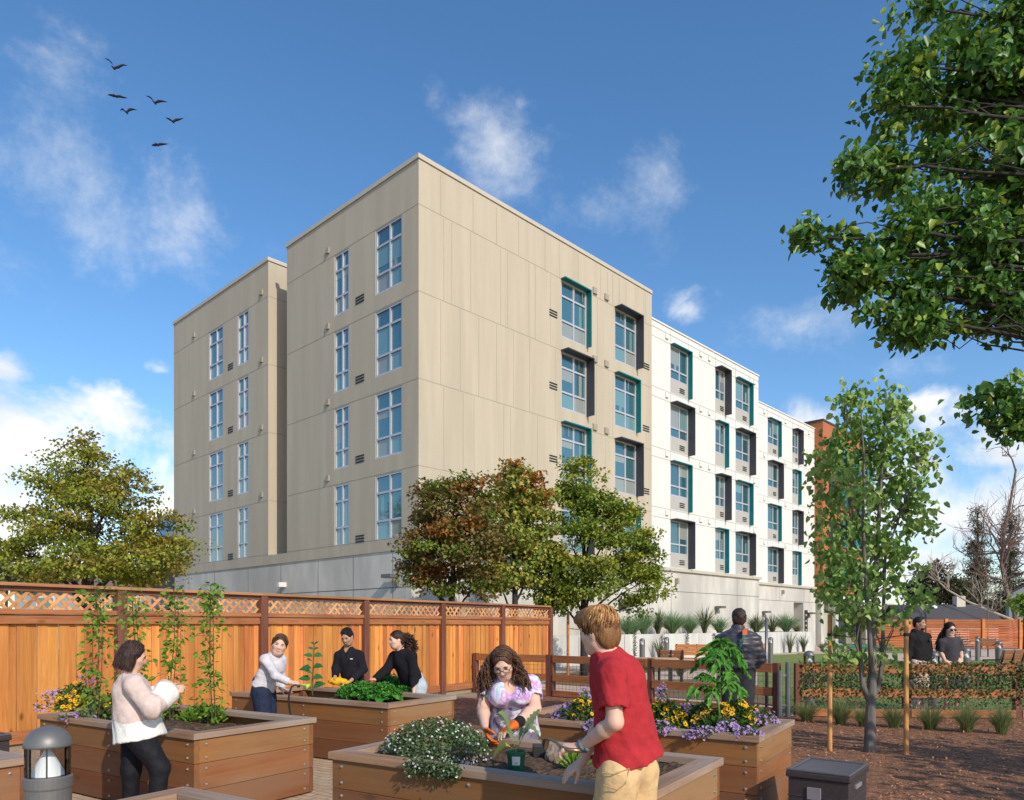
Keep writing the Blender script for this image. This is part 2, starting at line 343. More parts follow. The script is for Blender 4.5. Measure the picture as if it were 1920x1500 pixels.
# brick pavers of the planter yard
def paver_mat():
    m, nt, p = _nodes('brick_pavers'); N, L = nt.nodes, nt.links
    tc = N.new('ShaderNodeTexCoord'); mp = N.new('ShaderNodeMapping'); mp.inputs['Rotation'].default_value = (0, 0, R(32.6)); L.new(tc.outputs['Object'], mp.inputs['Vector'])
    b = N.new('ShaderNodeTexBrick'); b.inputs['Scale'].default_value = 1.0; b.inputs['Brick Width'].default_value = .2; b.inputs['Row Height'].default_value = .1; b.inputs['Mortar Size'].default_value = .006
    b.inputs['Color1'].default_value = (.50, .35, .22, 1); b.inputs['Color2'].default_value = (.60, .44, .29, 1); b.inputs['Mortar'].default_value = (.26, .18, .11, 1)
    L.new(mp.outputs[0], b.inputs['Vector'])
    n = N.new('ShaderNodeTexNoise'); n.inputs['Scale'].default_value = 14; n.inputs['Detail'].default_value = 6; L.new(tc.outputs['Object'], n.inputs['Vector'])
    mx = N.new('ShaderNodeMix'); mx.data_type = 'RGBA'; mx.blend_type = 'MULTIPLY'; mx.inputs['Factor'].default_value = .55
    cr = N.new('ShaderNodeValToRGB'); cr.color_ramp.elements[0].position = .25; cr.color_ramp.elements[0].color = (.5, .48, .45, 1); cr.color_ramp.elements[1].position = .65; L.new(n.outputs[0], cr.inputs[0])
    L.new(b.outputs['Color'], mx.inputs['A']); L.new(cr.outputs[0], mx.inputs['B']); L.new(mx.outputs['Result'], p.inputs['Base Color']); p.inputs['Roughness'].default_value = .9
    bp = N.new('ShaderNodeBump'); bp.inputs['Strength'].default_value = .6; bp.inputs['Distance'].default_value = .006; bp.invert = True
    L.new(b.outputs['Fac'], bp.inputs['Height']); L.new(bp.outputs[0], p.inputs['Normal'])
    return m
M['pavers'] = paver_mat()
sheet('paving', [PQ(-6, -14), PQ(-6, -1.0), PQ(3.2, -1.3), PQ(5.2, -1.6), PQ(8.6, -1.75), PQ(9.3, -6.0), PQ(9.3, -14)], .006, M['pavers'])
sheet('mulch_bed', [PQ(-4, -1.0), PQ(3.2, -1.3), PQ(5.2, -1.6), PQ(8.6, -1.75), PQ(9.3, -6), PQ(9.3, -11), PQ(12, -10.5), (.9, 16.5), (4.75, 12.85), (14, 12.2), (14, -2)], .012, M['mulch'])
# beyond the rail fence: path, lawn, planting beds
sheet('garden_path', [(.9, 16.7), (4.75, 13.0), (14.5, 12.5), (30, 20), (60, 70), (16, 62), (1, 34), (-1.2, 22), (-.4, 19)], .006, M['path'])
sheet('lawn', [(4.9, 13.5), (14, 13.2), (27, 19), G(1960, 1237)[:2], G(1690, 1240)[:2], G(1640, 1231)[:2], G(1560, 1226)[:2], G(1440, 1228)[:2], G(1420, 1240)[:2], (6.3, 19)], .014, M['lawngreen'])
sheet('lawn', [G(1545, 1214)[:2], G(1600, 1222)[:2], G(1700, 1226)[:2], G(1690, 1208)[:2], G(1590, 1207)[:2]], .012, M['lawngreen'])
M['bed'] = mk('planting_bed', (.20, .11, .06), .95, .4, 6, .8, 40, alt=(.15, .14, .05), altscale=1.5)
sheet('planting_bed', [(2.4, 17.3), (5.2, 14.6), (6.6, 17.5), (6.3, 22), (3.6, 21.5)], .012, M['bed'])
sheet('planting_bed', [(.6, 20.4), (2.2, 19), (3, 23.5), (1, 24.5)], .012, M['bed'])
sheet('planting_bed', [(1.5, 24.4), (9.2, 31.5), (14.6, 38.5), (16.2, 42), (16.8, 40.8), (11, 31.5), (3, 23.2)], .012, M['bed'])
sheet('planting_bed', [(16, 25.5), (23.5, 26.5), (27, 33), (16.5, 33)], .012, M['bed'])

# ------------------------------------------------------------------ apartment building
C0 = np.array((-3.26, 25.9)); E1 = np.array((.690, .724)); E2 = np.array((-.724, .690))
def B(u, s, z=0.0): v = C0+E1*u+E2*s; return np.array((v[0], v[1], z))
def Us(px, s): r = (px-960)/F; return ((25.9+.69*s)*r+3.26+.724*s)/(.69-.724*r)
def Su(px, u=0.0): r = (px-960)/F; return (-3.26+.69*u-r*(25.9+.724*u))/(.724+.69*r)
E13, E23, Z3 = np.array((*E1, 0)), np.array((*E2, 0)), np.array((0, 0, 1.))
bld = thing('apartment_building', 'five storey apartment block with tan corner tower and white wing on a concrete base', 'building', B(8, 6))
def holed_wall(mb, o, a, La, Lz, holes, depth, inward, m=0):
    """rectangular wall from o along a, with openings (a0, a1, z0, z1) whose reveals go inward"""
    ua = sorted({0, La, *[h[0] for h in holes], *[h[1] for h in holes]}); uz = sorted({0, Lz, *[h[2] for h in holes], *[h[3] for h in holes]})
    n = np.cross(a, Z3); flip = np.dot(n, inward) > 0
    def quad(p, q, r_, s_):
        mb.add([p, q, r_, s_], [(0, 3, 2, 1) if flip else (0, 1, 2, 3)], m)
    for i in range(len(ua)-1):
        for j in range(len(uz)-1):
            ca, cz = (ua[i]+ua[i+1])/2, (uz[j]+uz[j+1])/2
            if any(h[0] < ca < h[1] and h[2] < cz < h[3] for h in holes): continue
            P = lambda x, z: o+a*x+Z3*z
            quad(P(ua[i], uz[j]), P(ua[i+1], uz[j]), P(ua[i+1], uz[j+1]), P(ua[i], uz[j+1]))
    for (a0, a1, z0, z1) in holes:
        P = lambda x, z, d: o+a*x+Z3*z+inward*d
        for (x0, w0, x1, w1) in ((a0, z0, a0, z1), (a0, z1, a1, z1), (a1, z1, a1, z0), (a1, z0, a0, z0)):
            quad(P(x0, w0, depth), P(x0, w0, 0), P(x1, w1, 0), P(x1, w1, depth)) if False else quad(P(x0, w0, 0), P(x0, w0, depth), P(x1, w1, depth), P(x1, w1, 0))
H = [16.28, 13.24, 10.19, 7.14]                    # window heads of the four upper floors
TZ0, TZ1 = 4.3, 17.9                               # tan tower bottom / top
M['roller'] = glassmat('roller_blind', (.27, .29, .26), .16, .3)
win = []                                           # (origin corner, along, width, z0, z1, inward, style)
def window(o, a, w, z0, z1, inward, style, hood=None, panel=0.0, mullion=.5, name='window'):
    """frame (part) with panes, blinds, hood, spandrel as sub-parts"""
    fd = .07; P = lambda x, z, d: o+a*x+Z3*z+inward*d
    fr = MB(); t = .065
    def bar(x0, x1, za, zb, m=0): fr.obox(P(x0, za, fd), a*(x1-x0), Z3*(zb-za), -inward*(fd-.015), m)
    g0 = z0+panel
    bar(0, w, z1-t, z1); bar(0, w, g0, g0+t); bar(0, t, g0+t, z1-t); bar(w-t, w, g0+t, z1-t)
    xm = w*mullion; bar(xm-t*.6, xm+t*.6, g0+t, z1-t)
    hh = z1-g0
    rows = [.27, .70] if panel == 0 else [.70]
    prev = z1-t
    cells = []
    xs = [(t, xm-t*.6), (xm+t*.6, w-t)]
    for k, rfrac in enumerate(rows):
        zr = z1-hh*rfrac
        for (xa, xb) in xs: fr.obox(P(xa, zr-t*.6, fd), a*(xb-xa), Z3*t*1.2, -inward*(fd-.018), 0)
        for x in xs: cells.append((x, zr+t*.6, prev, k, k == len(rows)-1))
        prev = zr-t*.6
    for x in xs: cells.append((x, g0+t, prev, 9, False))
    f = fr.build(name, M['alu'], bld)
    gl = MB()
    def blind(x0, x1, za_, zb_, d, th=.03):
        bl = MB(); bl.obox(P(x0, za_, d), a*(x1-x0), Z3*(zb_-za_), -inward*th); bl.build('blind', M['blind' if rng.random() < .6 else 'roller'], f)
    for (xa, xb), za, zb, k, _ in cells:
        low = (k == 9)
        if low and panel == 0: blind(xa-.01, xb+.01, za-.01, zb+.01, fd+.03); continue
        gl.obox(P(xa-.01, za-.01, fd+.03), a*(xb-xa+.02), Z3*(zb-za+.02), -inward*.03)
        if k != 9 and zb-za > .7 and rng.random() < .38: blind(xa+.002, xb-.002, zb-(zb-za)*rng.choice([.3, .5, .75, .98]), zb-.002, fd-.004, .006)
    if rng.random() < .55:                      # a half-drawn curtain strip behind one pane
        (xa, xb) = xs[1] if rng.random() < .6 else xs[0]
        blind(xa+(xb-xa)*.5, xa+(xb-xa)*.75, g0+hh*.33, g0+hh*.70, fd-.001, .006)
    if gl.n: gl.build('pane', M['glass'], f)
    if panel:
        pn = MB(); pn.obox(P(0, z0, .06), a*w, Z3*(panel-.002), -inward*.045)
        pn.build('spandrel_panel', M['panel'], f)
        if w > 1.3 or rng.random() < .5:
            lv = MB()
            for k in range(3): lv.obox(P(w*.52, z0+.18+k*.10, .012), a*min(.5, w*.36), Z3*.05, -inward*.022)
            lv.build('louver', M['louver'], f)
    if hood:
        hd = MB(); dp = {'t': .26, 'd': .42}[hood]; th = .05
        hd.obox(P(-.02, z1+.004, .02), a*(w+.02+.002), Z3*th, -inward*(dp+.02))
        hd.obox(P(w+.004, z0-.02, .02), a*th, Z3*(z1-z0+.024+th), -inward*(dp+.02))
        hd.build('hood', M['hood_teal' if hood == 't' else 'hood_dark'], f)
    return f
def louver(p, a, out, w=.5, n=3, parent=None):
    mb = MB()
    for k in range(n): mb.obox(p+Z3*(k*.11), a*w, Z3*.055, out*.02)
    mb.build('louver', M['louver'], parent or bld)
def vent(p, a, out, w=.2, h=.22, mat='ventgrey'):
    mb = MB(); mb.obox(p, a*w, Z3*h, out*.06); mb.obox(p+a*.03+out*.06, a*(w-.06), Z3*.03, out*.03); mb.build('vent_box', M[mat], bld)

# tan tower: left face (u=0, along s), right face (s=0, along u)
inL, inR = E13, E23
S1, S2, S3e = Su(538), Su(503), Su(326)
colsL1 = [(Su(754), Su(704)), (Su(654), Su(627))]
colsL2 = [(Su(466), Su(446)), (Su(418), Su(392))]
UT = Us(1222, 0)
colsR = [(Us(1052, 0), Us(1099.5, 0)), (Us(1152.5, 0), Us(1192.5, 0))]
mb = MB(); WH = 2.42
def holes(cols, base): return [(c[0]-base, c[1]-base, h-WH-TZ0, h-TZ0) for c in cols for h in H]
holed_wall(mb, B(0, 0, TZ0), E23, S1, TZ1-TZ0, holes(colsL1, 0), .10, inL)
holed_wall(mb, B(0, 0, TZ0), E13, UT, TZ1-TZ0, holes(colsR, 0), .10, inR)
holed_wall(mb, B(0, S2, TZ0), E23, S3e-S2, TZ1-TZ0, holes(colsL2, S2), .10, inL)
NB = TZ0+.42                                       # the notch stops on the floor band
q = lambda *P: mb.add(P, [tuple(range(len(P)))])
q(B(0, S1, NB), B(3.2, S1, NB), B(3.2, S1, TZ1), B(0, S1, TZ1)); q(B(3.2, S1, NB), B(3.2, S2, NB), B(3.2, S2, TZ1), B(3.2, S1, TZ1)); q(B(0, S2, NB), B(0, S2, TZ1), B(3.2, S2, TZ1), B(3.2, S2, NB))
q(B(0, S1, TZ0), B(0, S1, NB), B(0, S2, NB), B(0, S2, TZ0)); q(B(0, S1, NB), B(3.2, S1, NB), B(3.2, S2, NB), B(0, S2, NB))
q(B(UT, 0, TZ0), B(UT, 6, TZ0), B(UT, 6, TZ1), B(UT, 0, TZ1)); q(B(0, S3e, TZ0), B(0, S3e, TZ1), B(14, S3e, TZ1), B(14, S3e, TZ0))
q(B(0, 0, TZ0), B(0, S3e, TZ0), B(3, S3e, TZ0), B(3, 6, TZ0), B(UT, 6, TZ0), B(UT, 0, TZ0))     # soffit
# reveal joints
def joint(o, a, L_, out, m=1, w=.022): mb.obox(o, a*L_, Z3*w, out*.006, m)
def vjoint(o, Lz, a, out, m=1, w=.02): mb.obox(o, a*w, Z3*Lz, out*.004, m)
for h in H+[4.72]:
    z = h+.03
    for (c0, c1) in (((0, S1),) if True else ()): joint(B(0, .002, z), E23, S1-.004, -E13)
    joint(B(0, S2, z), E23, S3e-S2, -E13); joint(B(.002, 0, z), E13, UT-.004, -E23)
    joint(B(.05, S2, z), E13, 3.1, -E23, w=.03)
# random vertical joints on the blank part of the right face
prevz = TZ1-.12
for k, h in enumerate(H+[4.72]):
    us = 1.0+.15*(k % 2)
    while us < UT-.5:
        near = any(c[0]-.15 < us < c[1]+.55 for c in colsR)
        if not (near and k > 0): vjoint(B(us, 0, h+.06), prevz-h-.08, E13, -E23)
        else: vjoint(B(us, 0, prevz-.5), .42, E13, -E23)
        us += rng.choice([.38, .55, .95, 1.25, 1.6])
    prevz = h
tanw = mb.build('stucco_wall', [M['tan'], M['tan_joint']], bld)
# parapet caps
mb = MB()
for (o, a, L_) in ((B(-.05, -.05, TZ1), E23, S1+.1), (B(.1, -.05, TZ1), E13, UT-.1), (B(-.05, S2-.05, TZ1), E23, S3e-S2+.1), (B(.1, S2-.05, TZ1), E13, 3.0)):
    n = E13 if a is E23 else E23; mb.obox(o, a*L_, n*.15, Z3*.16)
mb.build('parapet_cap', M['cap'], bld)
mb = MB(); mb.obox(B(.1, .1, TZ1-.3), E13*(UT-.2), E23*(S1-.2), Z3*.1); mb.obox(B(.1, S2+.1, TZ1-.3), E13*13, E23*(S3e-S2-.2), Z3*.1); mb.build('roof', M['roof'], bld)
for cols in (colsL1, colsL2):
    for c in cols:
        for h in H: window(B(0, c[0], h-WH), E23, c[1]-c[0], 0, WH, inL, 'f', mullion=.46)
for i, c in enumerate(colsR):
    for k, h in enumerate(H): window(B(c[0], 0, h-WH), E13, c[1]-c[0], 0, WH, inR, 'r', hood='td'[(i+k) % 2])
for h in H:
    louver(B(0, Su(683), h-2.50+.12), E23, -E13, .55); louver(B(0, Su(437), h-2.50+.12), E23, -E13, .5)
    vent(B(0, Su(618), h+.25), E23, -E13); vent(B(0, Su(493), h+.25), E23, -E13); vent(B(0, Su(366), h+.25), E23, -E13)
    louver(B(Us(1030, 0), 0, h-1.75), E13, -E23, .5); louver(B(Us(1203, 0)+.1, 0, h-2.50+.3), E13, -E23, .55)
    vent(B(Us(1111, 0), 0, h+.12), E13, -E23, .28, .28); vent(B(Us(1133, 0), 0, h+.12), E13, -E23, .28, .28)

# white wing: first length, then a set-back length
WZ0, WZ1 = 4.5, 17.05
SW, SB = .5, 2.87
U1 = Us(1422, SW); U2a = Us(1423, SB); U2 = Us(1527, SB)
colsW1 = [(Us(1257, SW), Us(1290, SW)), (Us(1341, SW), Us(1359, SW)), (Us(1379, SW), Us(1405, SW))]
colsW2 = [(Us(1439.4, SB), Us(1459, SB)), (Us(1485.6, SB), Us(1496.5, SB))]
mb = MB(); WW = 2.46
def holesW(cols, base): return [(c[0]-base, c[1]-base, h-WW-WZ0, h-WZ0) for c in cols for h in [x-.06 for x in H]]
holed_wall(mb, B(UT, SW, WZ0), E13, U1-UT, WZ1-WZ0, holesW(colsW1, UT), .12, inR)
holed_wall(mb, B(U2a-1.5, SB, WZ0), E13, U2-U2a+1.5, WZ1-WZ0, holesW(colsW2, U2a-1.5), .12, inR)
q(B(U1, SW, WZ0), B(U1, SB+.5, WZ0), B(U1, SB+.5, WZ1), B(U1, SW, WZ1)); q(B(U2, SB, WZ0), B(U2, SB+6, WZ0), B(U2, SB+6, WZ1), B(U2, SB, WZ1))
for h in [x-.06 for x in H]:
    for z in (h+.03, h-WW-.06):
        if z > WZ0+.3:
            joint(B(UT, SW, z), E13, U1-UT, -E23); joint(B(U1, SB, z), E13, U2-U1, -E23)
    for cols, s in ((colsW1, SW), (colsW2, SB)):
        for c in cols:
            for uu in (c[0], c[1]):
                vjoint(B(uu, s, h+.06), .5, E13, -E23)
for cols, s in ((colsW1, SW), (colsW2, SB)):
    for c in cols:
        for uu in (c[0], c[1]): vjoint(B(uu, s, H[0]+.05), WZ1-H[0]-.1, E13, -E23)
joint(B(UT, SW, 16.72), E13, U1-UT, -E23, w=.03); joint(B(U1, SB, 16.72), E13, U2-U1, -E23, w=.03)
mb.build('white_wall', [M['white'], M['white_joint']], bld)
mb = MB(); mb.obox(B(UT, SW-.05, WZ1), E13*(U1-UT+.05), E23*.2, Z3*.08); mb.obox(B(U1+.02, SB-.05, WZ1), E13*(U2-U1), E23*.2, Z3*.08); mb.build('parapet_cap', M['white'], bld)
for ci, (cols, s) in enumerate(((colsW1, SW), (colsW2, SB))):
    for i, c in enumerate(cols):
        for k, h in enumerate(H):
            hk = ('td'[(i+k) % 2]) if ci == 0 else ('td'[(i+k) % 2])
            window(B(c[0], s, h-.06-WW), E13, c[1]-c[0], 0, WW, inR, 'w', hood=hk, panel=.72, mullion=.52)
for k, h in enumerate(H):
    for px, s in ((1247, SW), (1311, SW), (1327, SW), (1412, SW), (1431, SB), (1471, SB), (1515, SB)):
        vent(B(Us(px, s), s, h+.14), E13, -E23, .26, .26, 'white')
# concrete base with ledge
SC = .45
mb = MB()
q(B(.04, SC, 0), B(.04, S3e-.02, 0), B(.04, S3e-.02, TZ0), B(.04, SC, TZ0)); q(B(.04, S3e-.02, 0), B(14, S3e-.02, 0), B(14, S3e-.02, TZ0), B(.04, S3e-.02, TZ0))
UE = Us(1529, SB-.05)
for (ua, ub, s, zt) in ((.04, U1, SC, 4.42), (U1, UE, SB-.05, 4.42)):
    if s == SC: q(B(ua, s, 0), B(ua, s, zt), B(ub, s, zt), B(ub, s, 0))
D0, D1u = Us(1487, SB), Us(1505, SB)
P4 = lambda u, z: B(u, SB-.05, z)
for (ua, ub, za, zb) in ((U1, D0, 0, 4.42), (D1u, UE, 0, 4.42), (D0, D1u, 3.3, 4.42)): q(P4(ua, za), P4(ua, zb), P4(ub, zb), P4(ub, za))
q(P4(D0, 0), B(D0, SB+1.2, 0), B(D0, SB+1.2, 3.3), P4(D0, 3.3)); q(P4(D1u, 0), P4(D1u, 3.3), B(D1u, SB+1.2, 3.3), B(D1u, SB+1.2, 0)); q(B(D0, SB+1.2, 0), B(D1u, SB+1.2, 0), B(D1u, SB+1.2, 3.3), B(D0, SB+1.2, 3.3)); q(P4(D0, 3.3), P4(D1u, 3.3), B(D1u, SB+1.2, 3.3), B(D0, SB+1.2, 3.3))
q(B(U1, SC, 0), B(U1, SC, 4.42), B(U1, SB, 4.42), B(U1, SB, 0)); q(B(UE, SB-.05, 0), B(UE, SB-.05, 4.42), B(UE, SB+5, 4.42), B(UE, SB+5, 0))
for uj in (Us(1258, SC), Us(1382, SC), Us(1100, SC), Us(960, SC), Us(860, SC)): vjoint(B(uj, SC, .2), 4.1, E13, -E23, w=.03)
for uj in (Us(1462, SB-.05), Us(1507, SB-.05)): vjoint(B(uj, SB-.05, 3.35), 1.0, E13, -E23, w=.03)
joint(B(.47, SC, 3.35), E13, U1-.5, -E23, w=.03); joint(B(U1, SB-.05, 3.35), E13, UE-U1, -E23, w=.03)
for s_ in (1.5, 4, 6.5, 9.5, 12.5, 16, 19): vjoint(B(.04, s_, .2), TZ0-.25, E23, -E13, w=.03)
joint(B(.04, SC, 2.95), E23, S3e-1, -E13, w=.03)
mb.build('concrete_base', [M['conc'], M['conc_joint']], bld)
mb = MB(); mb.obox(B(UT, SC-.13, 4.42), E13*(U1-UT+.1), E23*.3, Z3*.16); mb.obox(B(U1+.12, SB-.2, 4.42), E13*(UE-U1), E23*.3, Z3*.16); mb.build('base_ledge', M['cap'], bld)
# rust coloured wing end beyond the white wing
mb = MB()
RU = U2+.02; SR = Su(1543, RU); RZ0, RZ1 = 4.2, 17.6
mb.obox(B(RU, SR, RZ0), E13*9, E23*(SB-SR+4), Z3*(RZ1-RZ0))
for z in (7.2, 10.2, 13.2, 16.2): mb.obox(B(RU, SR, z), E13*9, Z3*.03, -E23*.008, 1)
mb.build('rust_wall', [M['brick_or'], M['tan_joint']], bld)
mb = MB(); mb.obox(B(RU-.06, SR-.06, RZ1), E13*9.1, E23*4, Z3*.15); mb.build('parapet_cap', M['hood_dark'], bld)
for h in H:
    for uu in (1.2, 4.2, 7.0):
        f = MB(); f.obox(B(RU+uu, SR-.03, h-2.3), E13*1.5, Z3*2.2, E23*.06); w_ = f.build('window', M['black'], bld)
        f = MB(); f.obox(B(RU+uu+.75, SR-.05, h-2.2), E13*.7, Z3*2.0, E23*.015); f.build('pane', M['glass'], w_)
        f = MB(); f.obox(B(RU+uu+1.55, SR-.5, h-2.3), E13*.9, Z3*2.2, E23*.06); f.build('shutter', M['hood_teal'], w_)
mb = MB()
for uu in (.4, 3.5, 7.5): mb.obox(B(RU+uu, SR+.3, 0), E13*.6, E23*.6, Z3*RZ0)
mb.obox(B(RU-.02, SR+2.4, 0), E13*9, E23*.3, Z3*RZ0); mb.build('porch_column', M['conc'], bld)
mb = MB(); mb.obox(B(RU+1.2, SR+2.3, .05), E13*1.1, E23*.05, Z3*2.4); mb.build('entry_door', M['black'], bld)
# small fittings
def wall_light(p, a, out):
    mb = MB(); mb.obox(p, a*.14, Z3*.42, out*.10); mb.obox(p+Z3*.3+a*-.06+out*.1, a*.55, Z3*.13, out*.34); mb.build('wall_light', M['bronze'], bld)
for px in (1160, 1340): wall_light(B(Us(px, SC), SC, 2.25), E13, -E23)
for px in (1429, 1514): wall_light(B(Us(px, SB-.05), SB-.05, 2.15), E13, -E23)
wall_light(B(.04, Su(748, .04), 3.0), E23, -E13)
mb = MB(); p = B(.04, Su(537, .04), 3.25); mb.obox(p, E23*.2, Z3*.2, -E13*.35); mb.build('security_camera', M['white'], bld)
for px, s, z in ((1265, SC, 3.75), (1465, SB-.05, 3.85)):
    mb = MB(); mb.obox(B(Us(px, s), s, z), E13*.16, Z3*.3, -E23*.2); mb.build('horn_strobe', M['ventgrey'], bld)
mb = MB(); mb.obox(B(Us(1507, SB), SB-.05, 1.0), E13*.55, Z3*1.75, -E23*.04)
for k, z in enumerate((1.15, 1.5, 1.85, 2.3)): mb.obox(B(Us(1507, SB)+.1, SB-.09, z), E13*.3, Z3*.14, -E23*.01, 1)
mb.build('entry_sign', [M['black'], M['ventgrey']], bld)

# ------------------------------------------------------------------ retaining wall in front of the base
SRW = -2.0; ur0, ur1 = Us(985, SRW), Us(1530, SRW)-.2
rw = thing('retaining_wall', 'long low concrete retaining wall topped with grasses in front of the building', 'wall', B((ur0+ur1)/2, SRW))
mb = MB(); mb.obox(B(ur0, SRW, 0), E13*(ur1-ur0), E23*.25, Z3*1.2); mb.obox(B(ur1-.25, SRW+.25, 0), E13*.25, E23*(SB-.35-SRW), Z3*1.2)
for k in range(1, 9): mb.obox(B(ur0+k*3.1, SRW, .05), E13*.03, Z3*1.12, -E23*.004, 1)
M['conc_light'] = mk('pale_concrete', (.56, .55, .51), .85, .10, 2.2, .2, 40, alt=(.44, .43, .40), stretch=(1, 1, .25))
mb.build('wall_face', [M['conc_light'], M['conc_joint']], rw)
mb = MB(); mb.obox(B(ur0, SRW+.25, .8), E13*(ur1-ur0-.3), E23*(SC-SRW-.27), Z3*.33); mb.obox(B(U1+.05, SC-.02, .8), E13*(ur1-U1-.4), E23*(SB-.1-SC), Z3*.33); mb.build('planting_soil', M['bed'], rw)

# ------------------------------------------------------------------ cedar fence with lattice top
FA = np.array(((224-960)/F*10.46, 10.46)); SP = 2.44
fence = thing('cedar_fence', 'tall cedar board fence with lattice top along the planter yard', 'fence', (*FA, 0), rz=math.atan2(D1[1], D1[0]))
for i in range(-2, 6):
    pm = MB(); pm.box(i*SP-.07, i*SP+.07, -.085, .06, 0, 2.09); pm.build('post', M['fpost'], fence, bevel=.008, local=True)
for i in range(-2, 5):
    x0, x1 = i*SP+.07, (i+1)*SP-.07
    bm = MB(); x = x0; kb = 0
    while x < x1-.01:
        w = min(rng.uniform(.085, .145), x1-x)
        if x1-x-w < .04: w = x1-x
        kb = 1-kb; dy = rng.uniform(-.003, .003)+.016*kb
        bm.box(x+.002, x+w-.002, dy, dy+.018, .22, 1.64); x += w
    bm.build('board_panel', M['cedar'], fence, local=True)
    rm = MB(); rm.box(x0+.001, x1-.001, -.045, -.008, 1.615, 1.735); rm.build('rail', M['cedar_rail'], fence, bevel=.004, local=True)
    rm = MB(); rm.box(x0+.001, x1-.001, -.03, -.006, .10, .26); rm.build('kickboard', M['cedar_rail'], fence, bevel=.004, local=True)
    cm_ = MB(); cm_.box(x0+.001, x1-.001, -.075, .05, 1.738, 1.80); cm_.build('ledge', M['cedar_rail'], fence, bevel=.004, local=True)
    lm = MB(); za, zb = 1.803, 2.088; hgt = zb-za
    n = int((x1-x0)/.155)
    for k in range(-3, n+1):
        for (sg, y) in ((1, -.022), (-1, -.010)):
            xa = x0+k*.155; xb = xa+hgt if sg > 0 else xa
            xa2 = xa if sg > 0 else xa+hgt
            lo, hi = x0+.003, x1-.06
            P0, P1 = np.array((xa2, za)), np.array((xb, zb))
            # clip to the bay
            d = P1-P0; t0, t1 = 0., 1.
            if abs(d[0]) > 1e-9:
                ta, tb = (lo-P0[0])/d[0], (hi-P0[0])/d[0]; t0, t1 = max(0, min(ta, tb)), min(1, max(ta, tb))
            if t1-t0 < .05: continue
            A, Bq = P0+d*t0, P0+d*t1
            lm.add([(A[0], y, A[1]), (A[0]+.057, y, A[1]), (Bq[0]+.057, y, Bq[1]), (Bq[0], y, Bq[1]), (A[0], y+.009, A[1]), (A[0]+.057, y+.009, A[1]), (Bq[0]+.057, y+.009, Bq[1]), (Bq[0], y+.009, Bq[1])],
                   [(0, 1, 2, 3), (7, 6, 5, 4), (0, 4, 5, 1), (1, 5, 6, 2), (2, 6, 7, 3), (3, 7, 4, 0)])
    lm.build('lattice', M['lattice'], fence, local=True)
cm_ = MB()
for i in range(-2, 5): cm_.box(i*SP-.06+.002, (i+1)*SP-.06, -.10, .085, 2.092, 2.135)
cm_.build('cap_rail', M['cedar_cap'], fence, bevel=.004, local=True)
fm = MB()
for i in range(-2, 5): fm.box(i*SP+.072, (i+1)*SP-.072, -.04, -.005, 2.03, 2.09)
fm.build('fascia', M['fpost'], fence, local=True)
km = MB(); km.box(-2*SP, 5*SP, .02, .12, 0, .1); km.build('kerb', M['dirt'], fence, local=True)

# ------------------------------------------------------------------ rail fence with wire mesh
def rail_fence(A, Bp, label, nposts, group=None, wire=True, name='rail_fence'):
    A, Bp = np.asarray(A, float), np.asarray(Bp, float); L_ = np.linalg.norm(Bp-A)
    t = thing(name, label, 'fence', (*A, 0), group, math.atan2(*(Bp-A)[::-1]))
    for k in range(nposts):
        x = L_*k/(nposts-1); pm = MB(); pm.box(x-.055, x+.055, -.055, .055, 0, .94); pm.build('post', M['fpost'], t, bevel=.006, local=True)
    for k in range(nposts-1):
        x0, x1 = L_*k/(nposts-1)+.056, L_*(k+1)/(nposts-1)-.056
        for (za, zb) in ((.77, .93), (.36, .51), (.03, .16)):
            rm = MB(); rm.box(x0, x1, -.07, -.03, za, zb); rm.build('rail', M['cedar_rail'], t, bevel=.004, local=True)
    if wire:
        wm = MB()
        for k in range(int(L_/.1)): wm.box(k*.1, k*.1+.005, -.022, -.017, .16, .74)
        for k in range(6): wm.box(0, L_, -.0165, -.0115, .2+k*.1, .205+k*.1)
        wm.build('wire_mesh', M['steel'], t, local=True)
    return t
rail_fence((.9, 16.5), (4.62, 12.95), 'low brown rail fence with wire mesh between the cedar fence and the steel gate post', 3)
rail_fence((-.86, 17.6), (.82, 16.56), 'short brown rail fence joining the end of the cedar fence', 2)
rail_fence((4.95, 12.85), (12.2, 12.35), 'low rail fence overgrown by leafy ivy behind the bunch grasses', 5)
gt = thing('gate_post', 'twin galvanised steel gate post with latch at the end of the rail fence', 'post', (4.72, 12.82, 0))
for dx in (-.10, .04):
    mb = MB(); mb.tube([(4.72+dx, 12.8, 0), (4.72+dx, 12.8, .96 if dx > 0 else .82)], .042, 10); mb.build('pipe', M['steel'], gt, smooth=False)
mb = MB()
for z in (.2, .72):
    mb = MB(); mb.box(4.63, 4.75, 12.78, 12.80, z, z+.035); mb.build('latch', M['steel'], gt)
pl = MB(); x = (1437-960)/F*13.2; pl.tube([(x, 13.2, 0), (x, 13.2, 1.72)], .026, 10); pl.ball((x, 13.2, 1.72), .03)
o = pl.build('steel_pole', M['steel'], smooth=True, loc=(x, 13.2, 0)); tag(o, 'slim galvanised steel pole beside the man in the puffer jacket', 'pole')

